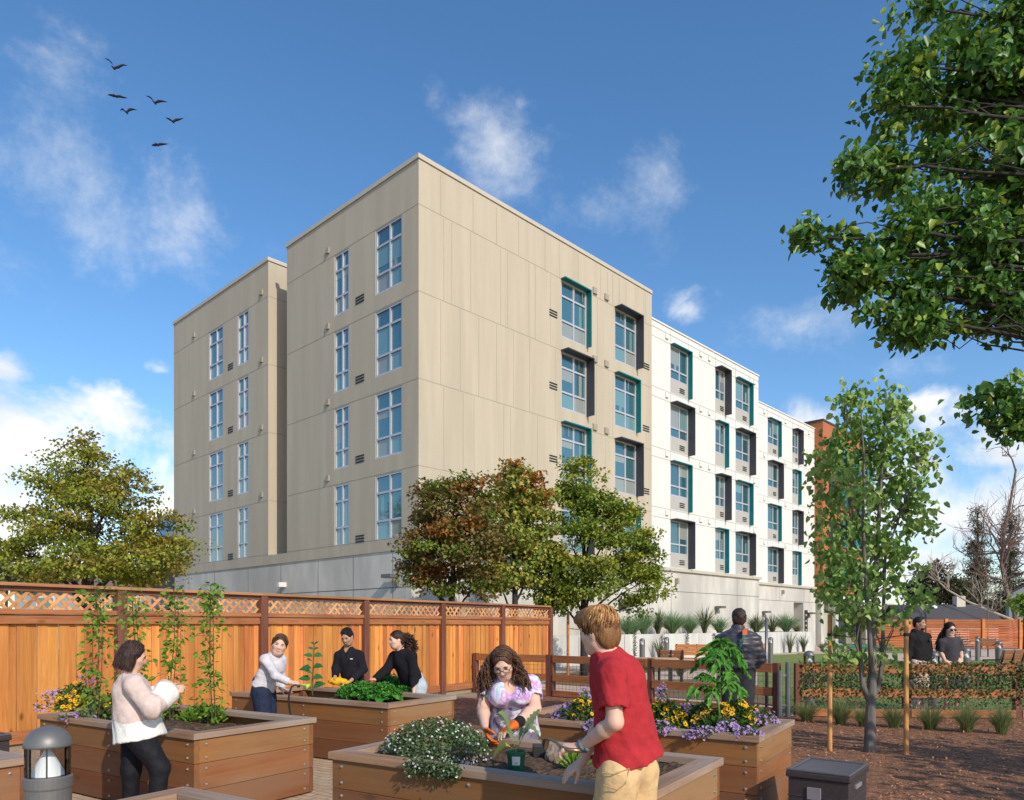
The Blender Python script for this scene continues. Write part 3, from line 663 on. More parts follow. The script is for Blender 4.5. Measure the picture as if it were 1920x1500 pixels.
# ------------------------------------------------------------------ planters
HP = .72
def planter(corner, L_, Wd, label, soil=.60, nboards=3, mid=True, name='planter_box'):
    t = thing(name, label, 'planter', (*corner, 0), 'raised wooden planters in the yard', math.atan2(DQ[1], DQ[0]))
    th = .045; zc = HP-.05; hs = [.02, .25, .47, zc] if nboards == 3 else [.02, .3, zc]
    def face(x0, x1, y0, y1, mat, nm):
        mb = MB()
        for k in range(len(hs)-1): mb.box(x0, x1, y0, y1, hs[k]+.0015, hs[k+1]-.0015)
        mb.build(nm, mat, t, bevel=.004, local=True)
    face(0, L_, 0, th, M['plankx'], 'front_panel'); face(0, L_, Wd-th, Wd, M['plankx'], 'back_panel')
    face(.0, th, th+.001, Wd-th-.001, M['planky'], 'end_panel'); face(L_-th, L_, th+.001, Wd-th-.001, M['planky'], 'end_panel')
    for (x, y) in ((th+.001, th+.001), (L_-th-.091, th+.001), (th+.001, Wd-th-.091), (L_-th-.091, Wd-th-.091)):
        mb = MB(); mb.box(x, x+.09, y, y+.09, 0, zc-.01); mb.build('corner_post', M['plankx'], t, local=True)
    cw, ov = .135, .022
    for (y0, y1) in ((-ov, cw-ov), (Wd+ov-cw, Wd+ov)):
        mb = MB(); xj = L_*.52
        # mitred cap boards
        s_ = 1 if y0 < 0 else -1; ya, yb = (y0, y1) if s_ > 0 else (y1, y0)
        V = [(-ov, ya), (L_+ov, ya), (L_+ov-cw, yb), (-ov+cw, yb)]
        V3 = [(x, y, zc+.001) for x, y in V]+[(x, y, HP) for x, y in V]
        Fs = [(0, 3, 2, 1), (4, 5, 6, 7), (0, 1, 5, 4), (1, 2, 6, 5), (2, 3, 7, 6), (3, 0, 4, 7)]
        if s_ < 0: Fs = [f[::-1] for f in Fs]
        mb.add(V3, Fs); mb.build('cap_board', M['capx'], t, bevel=.004, local=True)
    for (xa, xb) in ((-ov, cw-ov), (L_+ov, L_+ov-cw)):
        mb = MB(); e = .001
        V = [(xa, -ov+e*2), (xb, -ov+cw+e), (xb, Wd+ov-cw-e), (xa, Wd+ov-e*2)]
        V3 = [(x, y, zc+.001) for x, y in V]+[(x, y, HP) for x, y in V]
        Fs = [(0, 3, 2, 1), (4, 5, 6, 7), (0, 1, 5, 4), (1, 2, 6, 5), (2, 3, 7, 6), (3, 0, 4, 7)]
        if xa > xb: Fs = Fs
        else: Fs = [f[::-1] for f in Fs]
        mb.add(V3, Fs); mb.build('cap_board', M['capy'], t, bevel=.004, local=True)
    # lumpy soil
    nx, ny = 40, 22; xs = np.linspace(th, L_-th, nx); ys = np.linspace(th, Wd-th, ny)
    V = [(x, y, soil+rng.normal(0, .012)+.02*math.sin(x*5+y*3)) for x in xs for y in ys]
    Fc = [(i*ny+j, (i+1)*ny+j, (i+1)*ny+j+1, i*ny+j+1) for i in range(nx-1) for j in range(ny-1)]
    mesh_obj('soil', V, Fc, M['soil'], parent=t, smooth=True, local=True)
    bs = []
    for k in range(len(hs)-1):
        for z in (hs[k]+.045, hs[k+1]-.045):
            for x in (.09, L_-.09)+((L_*.5,) if mid else ()): bs.append(((x, -.001, z), (0, -1, 0)))
            for y in (.11, Wd-.11): bs.append(((L_+.001, y, z), (1, 0, 0)))
    for (p, n_) in bs:
        mb = MB(); p = np.array(p); n_ = np.array(n_, float)
        mb.tube([p-n_*.002, p+n_*.003], .0135, 8); mb.tube([p+n_*.003, p+n_*.009, p+n_*.011], [.008, .007, .003], 8)
        mb.build('bolt', M['bolt'], t, local=True)
    return t
def corner_from_near(near, L_): v = np.asarray(near)-DQ*L_; return v
pl_front = planter(np.array((-1.25, 5.16)), 2.34, 1.22, 'wooden planter with the white-flowered shrub and the green pot, closest full planter', soil=.655)
pl_left = planter(corner_from_near((-2.57, 6.0), 2.50), 2.50, 1.26, 'wooden planter with tall climbing vines behind the woman in the cream sweater')
pl_back = planter(corner_from_near((-1.38, 8.25), 2.72), 2.72, 1.22, 'wooden planter with kale by the fence, between three women', soil=.58)
pl_right = planter(corner_from_near((1.936, 5.86), 2.44), 2.44, 1.24, 'wooden planter full of yellow and purple flowers and the tomato plant', soil=.66)
pl_fl = planter(corner_from_near((-3.90, 3.94), 2.2), 2.2, 1.22, 'wooden planter cut off at the edge behind the large bollard light', nboards=2, mid=False)
pl_bt = planter(np.array((-2.44, 3.0)), 2.2, 1.22, 'wooden planter of which only one grey corner shows at the bottom edge', nboards=2, mid=False)
# ------------------------------------------------------------------ vegetation
def rdir(n): v = rng.normal(size=(n, 3)); return v/np.linalg.norm(v, axis=1, keepdims=True)
def leafquads(C, A, Nn, size, aspect=.5, fold=.25, hexa=False, droop=0.0):
    """one folded leaf per row: base C, axis A, rough normal Nn, length size"""
    n = len(C); A = A/np.linalg.norm(A, axis=1, keepdims=True); S = np.cross(A, Nn); S /= np.maximum(np.linalg.norm(S, axis=1, keepdims=True), 1e-6); U = np.cross(S, A)
    s = (np.full(n, size) if np.isscalar(size) else size)[:, None]; w = s*aspect/2
    if not hexa:
        V = np.stack([C, C+A*s*.45+S*w+U*w*fold*2, C+A*s-U*s*droop, C+A*s*.45-S*w+U*w*fold*2], 1).reshape(-1, 3)
        return V, np.arange(4*n).reshape(n, 4)
    V = np.stack([C, C+A*s*.25+S*w*.9+U*w*fold*1.6, C+A*s*.62+S*w*.8+U*w*fold*1.4-U*s*droop*.4, C+A*s-U*s*droop, C+A*s*.62-S*w*.8+U*w*fold*1.4-U*s*droop*.4, C+A*s*.25-S*w*.9+U*w*fold*1.6], 1).reshape(-1, 3)
    b = np.arange(n)[:, None]*6
    return V, np.concatenate([b+np.array([[0, 1, 2, 3]]), b+np.array([[0, 3, 4, 5]])], 0)
class Leaves:
    def __init__(s): s.V, s.F, s.M, s.n = [], [], [], 0
    def add(s, C, A, Nn, size, m=0, **kw):
        V, Fq = leafquads(np.asarray(C, float), np.asarray(A, float), np.asarray(Nn, float), size, **kw)
        s.V.append(V); s.F.append(Fq+s.n); s.M.append(np.full(len(Fq), m)); s.n += len(V); return s
    def build(s, name, mats, parent=None, loc=None, smooth=False):
        return mesh_obj(name, np.concatenate(s.V), np.concatenate(s.F), mats, np.concatenate(s.M), parent, smooth, 0, loc)
def lobe_pts(lobes, n, inner=.45, power=.5):
    w = np.array([(l[1][0]*l[1][2])**.75 for l in lobes]); idx = rng.choice(len(lobes), n, p=w/w.sum())
    d = rdir(n); r = inner+(1-inner)*rng.random(n)**power
    c = np.array([l[0] for l in lobes])[idx]; rad = np.array([l[1] for l in lobes])[idx]
    return c+d*rad*r[:, None], d, idx
GROW = 1.0
def plobe(px, py, Z, rx, ry, deep=.85): rx, ry = rx*GROW, ry*GROW; return (W(px, py, Z), (rx*Z/F, rx*Z/F*deep, ry*Z/F))
def curve(p, q, sag=0.0, n=6, jit=0.0):
    p, q = np.asarray(p, float), np.asarray(q, float); t = np.linspace(0, 1, n)[:, None]
    P = p+(q-p)*t; P[:, 2] += sag*np.sin(math.pi*t[:, 0])
    if jit: P[1:-1] += rng.normal(0, jit, (n-2, 3))
    return P
def tree(name, label, cat, base, top, lobes, mats, nclump, nleaf, size, crad, trunk_r, aspect=.6, hexa=False, tmat='trunk_dark', group=None, mfun=None, flat=.55, nlimb=40, droop=.1, up=.35, inner=.45, limb_r=.3, stems=1):
    base = np.asarray(base, float); top = np.asarray(top, float)
    t = thing(name, label, cat, base, group)
    cc, d, idx = lobe_pts(lobes, nclump, inner)
    keep = cc[:, 2] > base[2]+.3; cc, d, idx = cc[keep], d[keep], idx[keep]
    lv = Leaves()
    k = rng.poisson(nleaf/len(cc), len(cc)); ci = np.repeat(np.arange(len(cc)), k); n = len(ci)
    P = cc[ci]+np.clip(rng.normal(size=(n, 3)), -1.7, 1.7)*np.array((crad, crad, crad*flat))*rng.uniform(.6, 1.25, len(cc))[ci][:, None]
    A = rdir(n)+d[ci]*.55+np.array((0, 0, -.25)); Nn = rdir(n)*.8+d[ci]*.35+np.array((0, 0, up))
    sz = size*rng.uniform(.65, 1.25, n)
    mi = np.array([mfun(c, i) if mfun else 0 for c, i in zip(cc, idx)])[ci]
    for m in np.unique(mi):
        s = mi == m; lv.add(P[s], A[s], Nn[s], sz[s], int(m), aspect=aspect, hexa=hexa, droop=droop)
    lv.build('crown', mats, t)
    tb = MB(); h = top-base
    axis = lambda f: base+h*f
    if stems == 1:
        tb.tube([axis(0)-np.array((0, 0, .05)), axis(.12), axis(.3)+rng.normal(0, trunk_r*.3, 3), axis(.55)+rng.normal(0, trunk_r*.4, 3), axis(.8), axis(.97)], [trunk_r*1.25, trunk_r, trunk_r*.85, trunk_r*.55, trunk_r*.3, trunk_r*.08], 10)
    boughs = []
    for l in lobes:                                  # a bough into each part of the crown, twigs from the boughs
        c = np.asarray(l[0]); f = np.clip((c[2]-base[2])/h[2]-.22*rng.uniform(.8, 1.3), .2, .85); a = axis(f); D_ = np.linalg.norm(c-a)
        P_ = curve(a, c, .10*D_, 12, .004*D_); r0 = trunk_r*(1-f*.7)*limb_r*1.5+.006; tb.tube(P_, np.linspace(r0, r0*.28, 12), 6, cap=False); boughs.append(P_)
    for j in rng.permutation(len(cc))[:nlimb*2]:
        P_ = boughs[idx[j]]; a = P_[rng.integers(7, 12)]; D_ = np.linalg.norm(cc[j]-a); tb.tube(curve(a, cc[j], .08*D_, 5, .05*D_), np.linspace(trunk_r*.06+.003, .003, 5), 4, cap=False)
    tb.build('trunk', M[tmat], t, smooth=True)
    return t

M['lf_olive'] = leafmat('olive_leaves', (0.162, 0.198, 0.027), (0.336, 0.383, 0.047), (0.447, 0.425, 0.061), trans=.38)
M['lf_olive2'] = leafmat('olive_brown_leaves', (0.203, 0.175, 0.031), (0.383, 0.300, 0.050), (0.405, 0.375, 0.062), trans=.38)
M['lf_green'] = leafmat('green_leaves', (0.101, 0.169, 0.024), (0.216, 0.304, 0.041), (0.324, 0.378, 0.061), trans=.38)
M['lf_brown'] = leafmat('brownish_leaves', (0.119, 0.106, 0.031), (0.225, 0.175, 0.050), (0.338, 0.213, 0.062), trans=.35)
M['lf_rust'] = leafmat('rust_leaves', (0.230, 0.108, 0.026), (0.346, 0.166, 0.036), (0.432, 0.144, 0.029))
M['lf_orange'] = leafmat('orange_leaves', (0.402, 0.115, 0.017), (0.517, 0.196, 0.034), (0.184, 0.161, 0.034))
M['lf_maple'] = leafmat('maple_leaves', (0.196, 0.281, 0.054), (0.366, 0.440, 0.088), (0.587, 0.415, 0.088), trans=.38)
M['lf_near'] = leafmat('glossy_dark_leaves', (0.055, 0.149, 0.030), (0.117, 0.258, 0.044), (0.375, 0.469, 0.060), rough=.42, trans=.33, pos=(0, .75, 1), spec=.5)
M['lf_young'] = leafmat('young_tree_leaves', (0.156, 0.288, 0.069), (0.312, 0.490, 0.113), (0.499, 0.605, 0.202), rough=.5, trans=.35)
M['lf_vine'] = leafmat('vine_leaves', (.09, .21, .016), (.17, .32, .03), (.28, .40, .06), trans=.4)

# big olive tree behind the fence, left of the building
ZT = 27.0; GROW = 1.05
L1 = [plobe(x, y, ZT+dz, a, b) for (x, y, a, b, dz) in ((160, 880, 72, 62, 0), (95, 905, 48, 42, .5), (230, 930, 62, 55, -.5), (110, 965, 75, 55, -1), (190, 985, 90, 70, -1.5), (285, 985, 45, 42, 0), (60, 985, 45, 35, .5), (320, 1035, 42, 24, 0),
      (65, 1040, 55, 36, -.5), (150, 1060, 70, 34, -2), (250, 1050, 75, 38, -1.5), (20, 1035, 28, 22, .3), (100, 1072, 45, 20, 0), (270, 1075, 45, 20, -.5), (165, 840, 30, 30, 0))]
def mf(c, i): return 1 if rng.random() < (.22 if i not in (2, 5, 7, 10) else .55) else (2 if rng.random() < .12 else 0)
tree('broadleaf_tree', 'large olive-green spreading tree behind the fence left of the building', 'tree', ((165-960)/F*ZT, ZT, 0), W(163, 835, ZT), L1, [M['lf_olive'], M['lf_olive2'], M['lf_green']], 230, 23000, .145, .34, .22, nlimb=90, flat=.38, up=1.0, mfun=mf, aspect=.7)
# three trees in front of the building corner
ZB = 21.5
L2 = [plobe(x, y, ZB+dz, a, b) for (x, y, a, b, dz) in ((845, 960, 58, 58, 0), (897, 920, 27, 42, 0), (857, 905, 26, 20, 0), (805, 945, 24, 34, .3), (815, 1020, 50, 45, -.5), (885, 1020, 55, 60, -.6), (787, 1070, 28, 22, 0), (840, 1090, 45, 24, 0), (900, 1092, 40, 26, 0), (792, 1010, 16, 34, 0), (775, 1078, 18, 12, 0))]
def mf(c, i): return 1 if (i in (9,) or rng.random() < .14) else (2 if rng.random() < .2 else 0)
tree('broadleaf_tree', 'dark brownish-green tree at the corner of the tan tower', 'tree', ((845-960)/F*ZB, ZB, 0), W(850, 905, ZB), L2, [M['lf_brown'], M['lf_rust'], M['lf_green']], 160, 15500, .115, .235, .13, nlimb=60, flat=.42, up=1.0, mfun=mf, aspect=.75)
ZM = 22.6
L3 = [plobe(x, y, ZM+dz, a, b) for (x, y, a, b, dz) in ((965, 915, 52, 40, 0), (960, 885, 30, 16, 0), (1010, 925, 35, 30, 0), (940, 960, 45, 48, 0), (985, 985, 60, 55, 0), (960, 1050, 60, 60, -.4), (930, 1085, 40, 30, 0), (1015, 1060, 40, 50, 0))]
def mf(c, i): return 1 if (i in (1,) and rng.random() < .75) or (i in (0, 2) and rng.random() < .3) or rng.random() < .04 else 0
tree('maple_tree', 'maple with orange tinged top between the brownish tree and the greener tree', 'tree', ((968-960)/F*ZM, ZM, 0), W(965, 890, ZM), L3, [M['lf_maple'], M['lf_orange']], 130, 11000, .14, .26, .12, nlimb=45, flat=.40, up=1.0, mfun=mf, aspect=.8)
ZG = 23.3
L4 = [plobe(x, y, ZG+dz, a, b) for (x, y, a, b, dz) in ((1090, 905, 40, 48, 0), (1095, 870, 20, 18, 0), (1065, 950, 45, 45, 0), (1125, 960, 50, 50, -.3), (1160, 985, 35, 42, 0), (1070, 1020, 60, 55, -.6), (1140, 1045, 55, 48, -.9), (1200, 1055, 38, 34, 0), (1050, 1085, 48, 45, -.3), (1110, 1095, 45, 40, -.7), (1190, 1100, 45, 32, -.4), (1225, 1080, 20, 18, 0), (1195, 1012, 22, 30, 0), (1040, 1125, 28, 22, 0), (1195, 1135, 24, 16, 0))]
def mf(c, i): return 1 if rng.random() < .35 else 0
tree('broadleaf_tree', 'rounded green tree in front of the windows, its trunk behind the boy', 'tree', ((1095-960)/F*ZG, ZG, 0), W(1095, 880, ZG), L4, [M['lf_green'], M['lf_olive']], 210, 20500, .118, .245, .12, nlimb=75, flat=.38, up=1.0, mfun=mf, aspect=.75)
# near tree reaching in from the right
GROW = 1.0
ZN = 6.2
L5 = [plobe(x, y, ZN+dz, a, b) for (x, y, a, b, dz) in ((1745, 15, 50, 22, 0.00), (1870, 40, 90, 60, 0.17), (1700, 120, 50, 42, 0.00), (1690, 200, 50, 35, 0.00), (1780, 170, 80, 70, 0.17), (1880, 170, 80, 90, 0.33), (1640, 320, 55, 38, 0.00), (1730, 330, 85, 60, 0.17), (1850, 320, 110, 80, 0.33), (1545, 445, 50, 36, -0.11), (1600, 480, 55, 40, 0.00), (1690, 450, 85, 60, 0.11), (1810, 460, 110, 70, 0.22), (1920, 480, 90, 90, 0.33),
      (1590, 520, 40, 20, 0.00), (1640, 550, 45, 28, 0.00), (1760, 560, 90, 55, 0.11), (1720, 600, 32, 22, 0.00), (1885, 590, 60, 40, 0.22), (1915, 635, 26, 16, 0.00), (1870, 745, 34, 26, -0.17), (1910, 760, 40, 40, -0.17), (1885, 800, 28, 24, -0.17), (2020, 100, 140, 120, 0.28), (2040, 350, 160, 160, 0.28))]
trb = (7.4, 6.1, 0)
def mf(c, i): return 0
tree('shade_tree', 'dark glossy-leaved tree whose branches hang into view from beyond the frame', 'tree', trb, (7.4, 6.1, 7.2), L5, [M['lf_near']], 270, 21000, .078, .11, .13, nlimb=110, mfun=mf, aspect=.72, hexa=True, droop=.25, tmat='trunk_dark', flat=.6, limb_r=.22, up=.7, inner=.35)

# young staked tree
GROW = 1.05
ZY = 9.3; base = G(1631, 1412)
yt = thing('young_tree', 'slender young multi-stemmed tree held by two stakes in the bark mulch', 'tree', base)
tb = MB(); tw = lambda x, y, dz=0: W(x, y, ZY+dz)
tb.tube([base-np.array((0, 0, .05)), tw(1631, 1395), tw(1632, 1350), tw(1634, 1305), tw(1636, 1255), tw(1636, 1200), tw(1640, 1120), tw(1646, 1000), tw(1652, 900), tw(1658, 800), tw(1662, 740)], [.085, .07, .063, .06, .05, .042, .033, .026, .018, .01, .005], 12)
tb.tube([tw(1632, 1320), tw(1618, 1285), tw(1612, 1230), tw(1608, 1150), tw(1602, 1070), tw(1596, 1000), tw(1590, 900), tw(1584, 800)], [.04, .034, .03, .026, .02, .016, .011, .005], 9)
tb.tube([tw(1636, 1310), tw(1648, 1285), tw(1655, 1230), tw(1657, 1120), tw(1660, 1040), tw(1690, 960), tw(1720, 880)], [.035, .028, .024, .02, .016, .011, .005], 9)
tb.tube([tw(1634, 1260, -.1), tw(1630, 1180, -.15), tw(1622, 1080, -.2), tw(1618, 980, -.2), tw(1620, 860, -.2), tw(1612, 740, -.2)], [.03, .028, .024, .018, .012, .005], 9)
LY = [plobe(x, y, ZY+dz, a, b) for (x, y, a, b, dz) in ((1610, 735, 22, 16, 0), (1590, 760, 26, 26, 0), (1655, 735, 26, 18, 0), (1690, 755, 18, 20, 0), (1640, 790, 50, 40, 0), (1570, 830, 34, 28, 0), (1610, 850, 48, 42, .1), (1670, 830, 40, 40, 0), (1545, 870, 30, 26, 0), (1590, 905, 52, 42, -.2), (1660, 900, 55, 42, .2), (1725, 840, 26, 26, 0), (1745, 850, 16, 22, 0), (1715, 895, 34, 26, 0), (1525, 880, 20, 16, 0), (1560, 950, 40, 40, 0), (1640, 960, 60, 40, 0), (1720, 935, 26, 22, 0), (1540, 990, 26, 20, 0), (1580, 1010, 45, 40, 0), (1650, 1010, 40, 30, 0), (1725, 975, 26, 16, 0), (1745, 985, 14, 10, 0), (1570, 1060, 44, 34, 0), (1620, 1070, 45, 30, 0), (1690, 1040, 40, 22, 0), (1555, 1035, 25, 16, 0), (1600, 1120, 46, 30, -.2), (1680, 1090, 46, 28, 0), (1720, 1115, 22, 22, 0), (1560, 1100, 22, 22, 0), (1650, 1150, 44, 26, .1), (1590, 1170, 28, 18, 0), (1580, 1220, 26, 20, 0), (1665, 1222, 24, 14, 0))]
cc, d, idx = lobe_pts(LY, 420, .3)
stems = [np.array([tw(1640, 1120), tw(1646, 1000), tw(1652, 900), tw(1658, 800), tw(1662, 740)]), np.array([tw(1612, 1230), tw(1602, 1070), tw(1596, 1000), tw(1590, 900), tw(1584, 800)]), np.array([tw(1655, 1230), tw(1660, 1040), tw(1690, 960), tw(1720, 880)]), np.array([tw(1622, 1080), tw(1618, 980), tw(1620, 860), tw(1612, 740)])]
allst = np.concatenate(stems)
for j in range(0, 420, 3):
    c = cc[j]; dd = np.linalg.norm(allst-c, axis=1)+np.where(allst[:, 2] > c[2], .4, 0); a = allst[np.argmin(dd)]
    tb.tube(curve(a, c, .06, 5, .02), np.linspace(.011, .003, 5), 4, cap=False)
tb.build('trunk', M['trunk'], yt, smooth=True)
lv = Leaves(); k = 9; ci = np.repeat(np.arange(len(cc)), k); n = len(ci)
P = cc[ci]+rng.normal(size=(n, 3))*.075
lv.add(P, rdir(n)*.7+np.array((0, 0, -.8)), rdir(n)+d[ci]*.5, .088*rng.uniform(.6, 1.3, n), 0, aspect=.78, hexa=True, droop=.2, fold=.3)
lv.build('crown', [M['lf_young']], yt)
M['stakewood'] = wood('stake_wood', (.66, .36, .12), (.42, .2, .06), 'z', 30, .1, .01, .6, .4)
for px, yt_, yb in ((1556, 1152, 1410), (1699, 1162, 1416)):
    b = G(px, yb); z = CAMZ-(yt_-HOR)/F*b[1]
    mb = MB(); mb.tube([b-np.array((0, 0, .1)), b+np.array((0, 0, z-.004)), b+np.array((0, 0, z))], [.029, .027, .022], 12)
    o = mb.build('tree_stake', M['stakewood'], smooth=False, loc=b); tag(o, 'round timber stake left of the young tree trunk' if px < 1600 else 'round timber stake right of the young tree, beside the man in the hoodie', 'stake', 'tree stakes')
    mb = MB(); zz = CAMZ-(1190-HOR)/F*b[1]; mb.lathe([(.029, -.02), (.033, -.012), (.033, .012), (.029, .02)], b+np.array((0, 0, zz)), 10)
    mb.tube([b+np.array((0, 0, zz)), tw(1636, 1200)], .006, 5); mb.build('tree_tie', M['black'], o)

# climbing vines in the left planter
M['vstem'] = mk('vine_stem', (.07, .07, .025), .8, .3, 30)
def vine(px, ytop, Z, label, n=330, spread=.18):
    b = W(px, 0, Z); b[2] = .6; ztop = CAMZ-(ytop-HOR)/F*Z
    t = thing('climbing_vine', label, 'vine', b, 'climbing vines in the planter behind the woman in the cream sweater')
    mb = MB(); hts = np.linspace(.58, ztop, 14); ctr = np.stack([b[0]+.02*np.sin(hts*3+px), b[1]+.02*np.cos(hts*4), hts], 1)
    mb.tube(ctr, np.linspace(.008, .003, 14), 5); mb.tube(ctr+np.array((.03, .01, 0)), np.linspace(.006, .002, 14), 4)
    lv = Leaves(); f = rng.random(n)**.8; c = np.stack([np.interp(f, np.linspace(0, 1, 14), ctr[:, i]) for i in range(3)], 1)
    dd = rdir(n)*np.array((1, 1, .5)); L_ = spread*rng.random(n)**.7*(.55+.6*np.sin(f*7+px)**2); tip = c+dd*L_[:, None]
    for i in range(0, n, 3): mb.tube([c[i], (c[i]+tip[i])/2+np.array((0, 0, .02)), tip[i]], .002, 3, cap=False)
    lv.add(tip, dd+rdir(n)*.6+np.array((0, 0, -.3)), rdir(n)*.8+np.array((.4, -.5, .5)), .056*rng.uniform(.55, 1.25, n), 0, aspect=.66, hexa=True, droop=.15)
    mb.build('stem', M['vstem'], t); lv.build('foliage', [M['lf_vine']], t)
vine(180, 1102, 7.15, 'tall climbing vine beside the yellow flowers, farthest from the three women')
vine(250, 1106, 7.7, 'climbing vine mostly hidden behind the head of the woman in cream', 280)
vine(323, 1104, 7.75, 'climbing vine the woman in the cream sweater is reaching for')
vine(396, 1096, 7.45, 'climbing vine above the leafy herb, the last of the row', 350)

# flowering plants
M['petal_y'] = leafmat('yellow_petals', (.80, .42, .01), (.90, .58, .02), (.85, .36, .01), trans=.2, rough=.6)
M['petal_p'] = leafmat('purple_petals', (.34, .20, .55), (.52, .33, .68), (.66, .44, .70), trans=.25, rough=.6)
M['petal_w'] = leafmat('white_petals', (.70, .70, .68), (.80, .80, .78), trans=.2)
M['flower_eye'] = mk('flower_eye', (.03, .018, .01), .8)
M['lf_bed'] = leafmat('bedding_leaves', (.03, .075, .012), (.06, .13, .018), (.10, .19, .03), trans=.25)
M['lf_grey'] = leafmat('lavender_leaves', (.10, .15, .12), (.16, .21, .17), (.21, .26, .20), trans=.2)
def flowers(lv, eyes, C, Nn, r, petals, m, eye=True, asp=.8):
    """radial flowers; petals become leaf quads"""
    n = len(C); Nn = Nn/np.linalg.norm(Nn, axis=1, keepdims=True); a = np.cross(Nn, rdir(n)); a /= np.linalg.norm(a, axis=1, keepdims=True); b = np.cross(Nn, a)
    for k in range(petals):
        th = 2*math.pi*k/petals; A = a*math.cos(th)+b*math.sin(th)
        lv.add(C+A*r[:, None]*.1, A+Nn*.15, Nn, r, m, aspect=asp, fold=.05)
    if eye:
        for th in (0, math.pi/2): A = a*math.cos(th)+b*math.sin(th); lv.add(C+Nn*(r*.16)[:, None]-A*(r*.34)[:, None], A, Nn, r*.68, 1, aspect=.95, fold=-.03)
def dome(n, c, rad): d = rdir(n); d[:, 2] = np.abs(d[:, 2]); return np.asarray(c)+d*np.asarray(rad)*(rng.uniform(.72, 1.0, n)[:, None]), d
def yellow_bush(c, rad, label, nf=46, group='yellow flower clumps in the planters'):
    nf = int(nf*1.5); rad = np.asarray(rad)*1.12
    t = thing('yellow_flower_plant', label, 'flowers', c, group)
    lv, ey, pt = Leaves(), True, Leaves()
    P, d = dome(int(nf*6), c, np.asarray(rad)*.90); lv.add(P, d+rdir(len(P))*.8, d+rdir(len(P))*.5, .05*rng.uniform(.6, 1.3, len(P)), 0, aspect=.45, hexa=True, droop=.2)
    P, d = dome(nf, c, rad); flowers(pt, ey, P, d*.6+np.array((.25, -.55, .6))+rdir(nf)*.25, rng.uniform(.019, .027, nf), 8, 0)
    lv.build('foliage', [M['lf_bed']], t); pt.build('blossoms', [M['petal_y'], M['flower_eye']], t); return t
def purple_bush(c, rad, label, nf=60, group='purple flower clumps in the planters'):
    t = thing('purple_flower_plant', label, 'flowers', c, group)
    lv, pt, st = Leaves(), Leaves(), MB()
    P, d = dome(int(nf*4), c, np.asarray(rad)*.9); lv.add(P, d+rdir(len(P))*.8, d+rdir(len(P))*.5, .035*rng.uniform(.6, 1.3, len(P)), 0, aspect=.4)
    P, d = dome(nf, c, rad); ctr = np.asarray(c, float)
    for p in P[::3]: st.tube([ctr, (ctr+p)/2+np.array((0, 0, .02)), p], .002, 3, cap=False)
    q_ = np.repeat(P, 3, 0)+rng.normal(0, .016, (nf*3, 3)); flowers(pt, None, q_, np.repeat(d, 3, 0)*.5+np.array((.2, -.5, .4))+rdir(nf*3)*.4, rng.uniform(.010, .016, nf*3), 5, 0, eye=False, asp=.7)
    lv.build('foliage', [M['lf_bed']], t); pt.build('blossoms', [M['petal_p']], t); st.build('stems', M['vstem'], t); return t
def wisp_bush(c, rad, label, n=420, mat='lf_grey', name='lavender_plant', cat='plant', size=.05, asp=.13):
    t = thing(name, label, cat, c); lv = Leaves(); P, d = dome(n, c, rad)
    lv.add(P*.75+np.asarray(c)*.25, d+rdir(n)*.35+np.array((0, 0, .5)), rdir(n), size*rng.uniform(.7, 1.5, n), 0, aspect=asp); lv.build('foliage', [M[mat]], t); return t
def at(px, py, z): Z = (CAMZ-z)*F/(py-HOR); return W(px, py, Z)      # the point of height z seen at a pixel
def rimpt(px, py, z=.70): return at(px, py, z)
# left planter
c = rimpt(95, 1334); purple_bush(c+np.array((0, .12, 0)), (.24, .18, .24), 'purple flowers spilling over the far end of the planter with the vines', 50)
c = rimpt(124, 1338); yellow_bush(c+np.array((.02, .14, .02)), (.19, .16, .26), 'taller yellow flower clump among the purple flowers beside the vines', 52)
c = rimpt(128, 1338); purple_bush(c+np.array((.0, .30, .12)), (.14, .1, .31), 'pale purple spikes behind the taller yellow clump by the fence', 22)
c = rimpt(160, 1342); wisp_bush(c+np.array((0, .25, -.06)), (.13, .13, .26), 'grey-green lavender between the two yellow clumps of the vine planter')
c = rimpt(200, 1345); yellow_bush(c+np.array((0, .22, .0)), (.19, .16, .22), 'lower yellow flower clump at the foot of the first vine', 44)
c = rimpt(140, 1350); purple_bush(c+np.array((0, .03, 0)), (.22, .06, .05), 'low purple blossoms trailing over the cap of the vine planter', 26)
# right planter
for px, py, dy, rad, lab in ((1075, 1352, .18, (.20, .18, .16), 'purple flower clump beside the woman in the tie-dye dress'), (1108, 1345, .42, (.13, .12, .26), 'purple spikes rising behind the boy\'s yellow flower clump'), (1120, 1366, .02, (.14, .07, .07), 'purple blossoms hanging over the rim at the boy\'s elbow'),
                             (1245, 1372, .02, (.13, .07, .08), 'purple blossoms hanging over the rim right behind the boy\'s back'), (1300, 1352, .25, (.13, .12, .15), 'purple flowers at the foot of the tomato plant'), (1318, 1378, .0, (.12, .06, .07), 'purple blossoms draped over the rim below the tomato plant'),
                             (1372, 1374, .1, (.14, .10, .09), 'lilac cluster under the last yellow clump'), (1402, 1382, .0, (.12, .06, .07), 'lilac blossoms at the front corner of the flower planter'), (1440, 1362, .12, (.14, .12, .14), 'purple flowers at the end of the flower planter by the gate post'), (1262, 1330, .55, (.05, .05, .24), 'single purple spike behind the lavender and yellow flowers')):
    c = rimpt(px, py); purple_bush(c+np.array((0, dy, 0)), rad, lab, int(20+rad[0]*200))
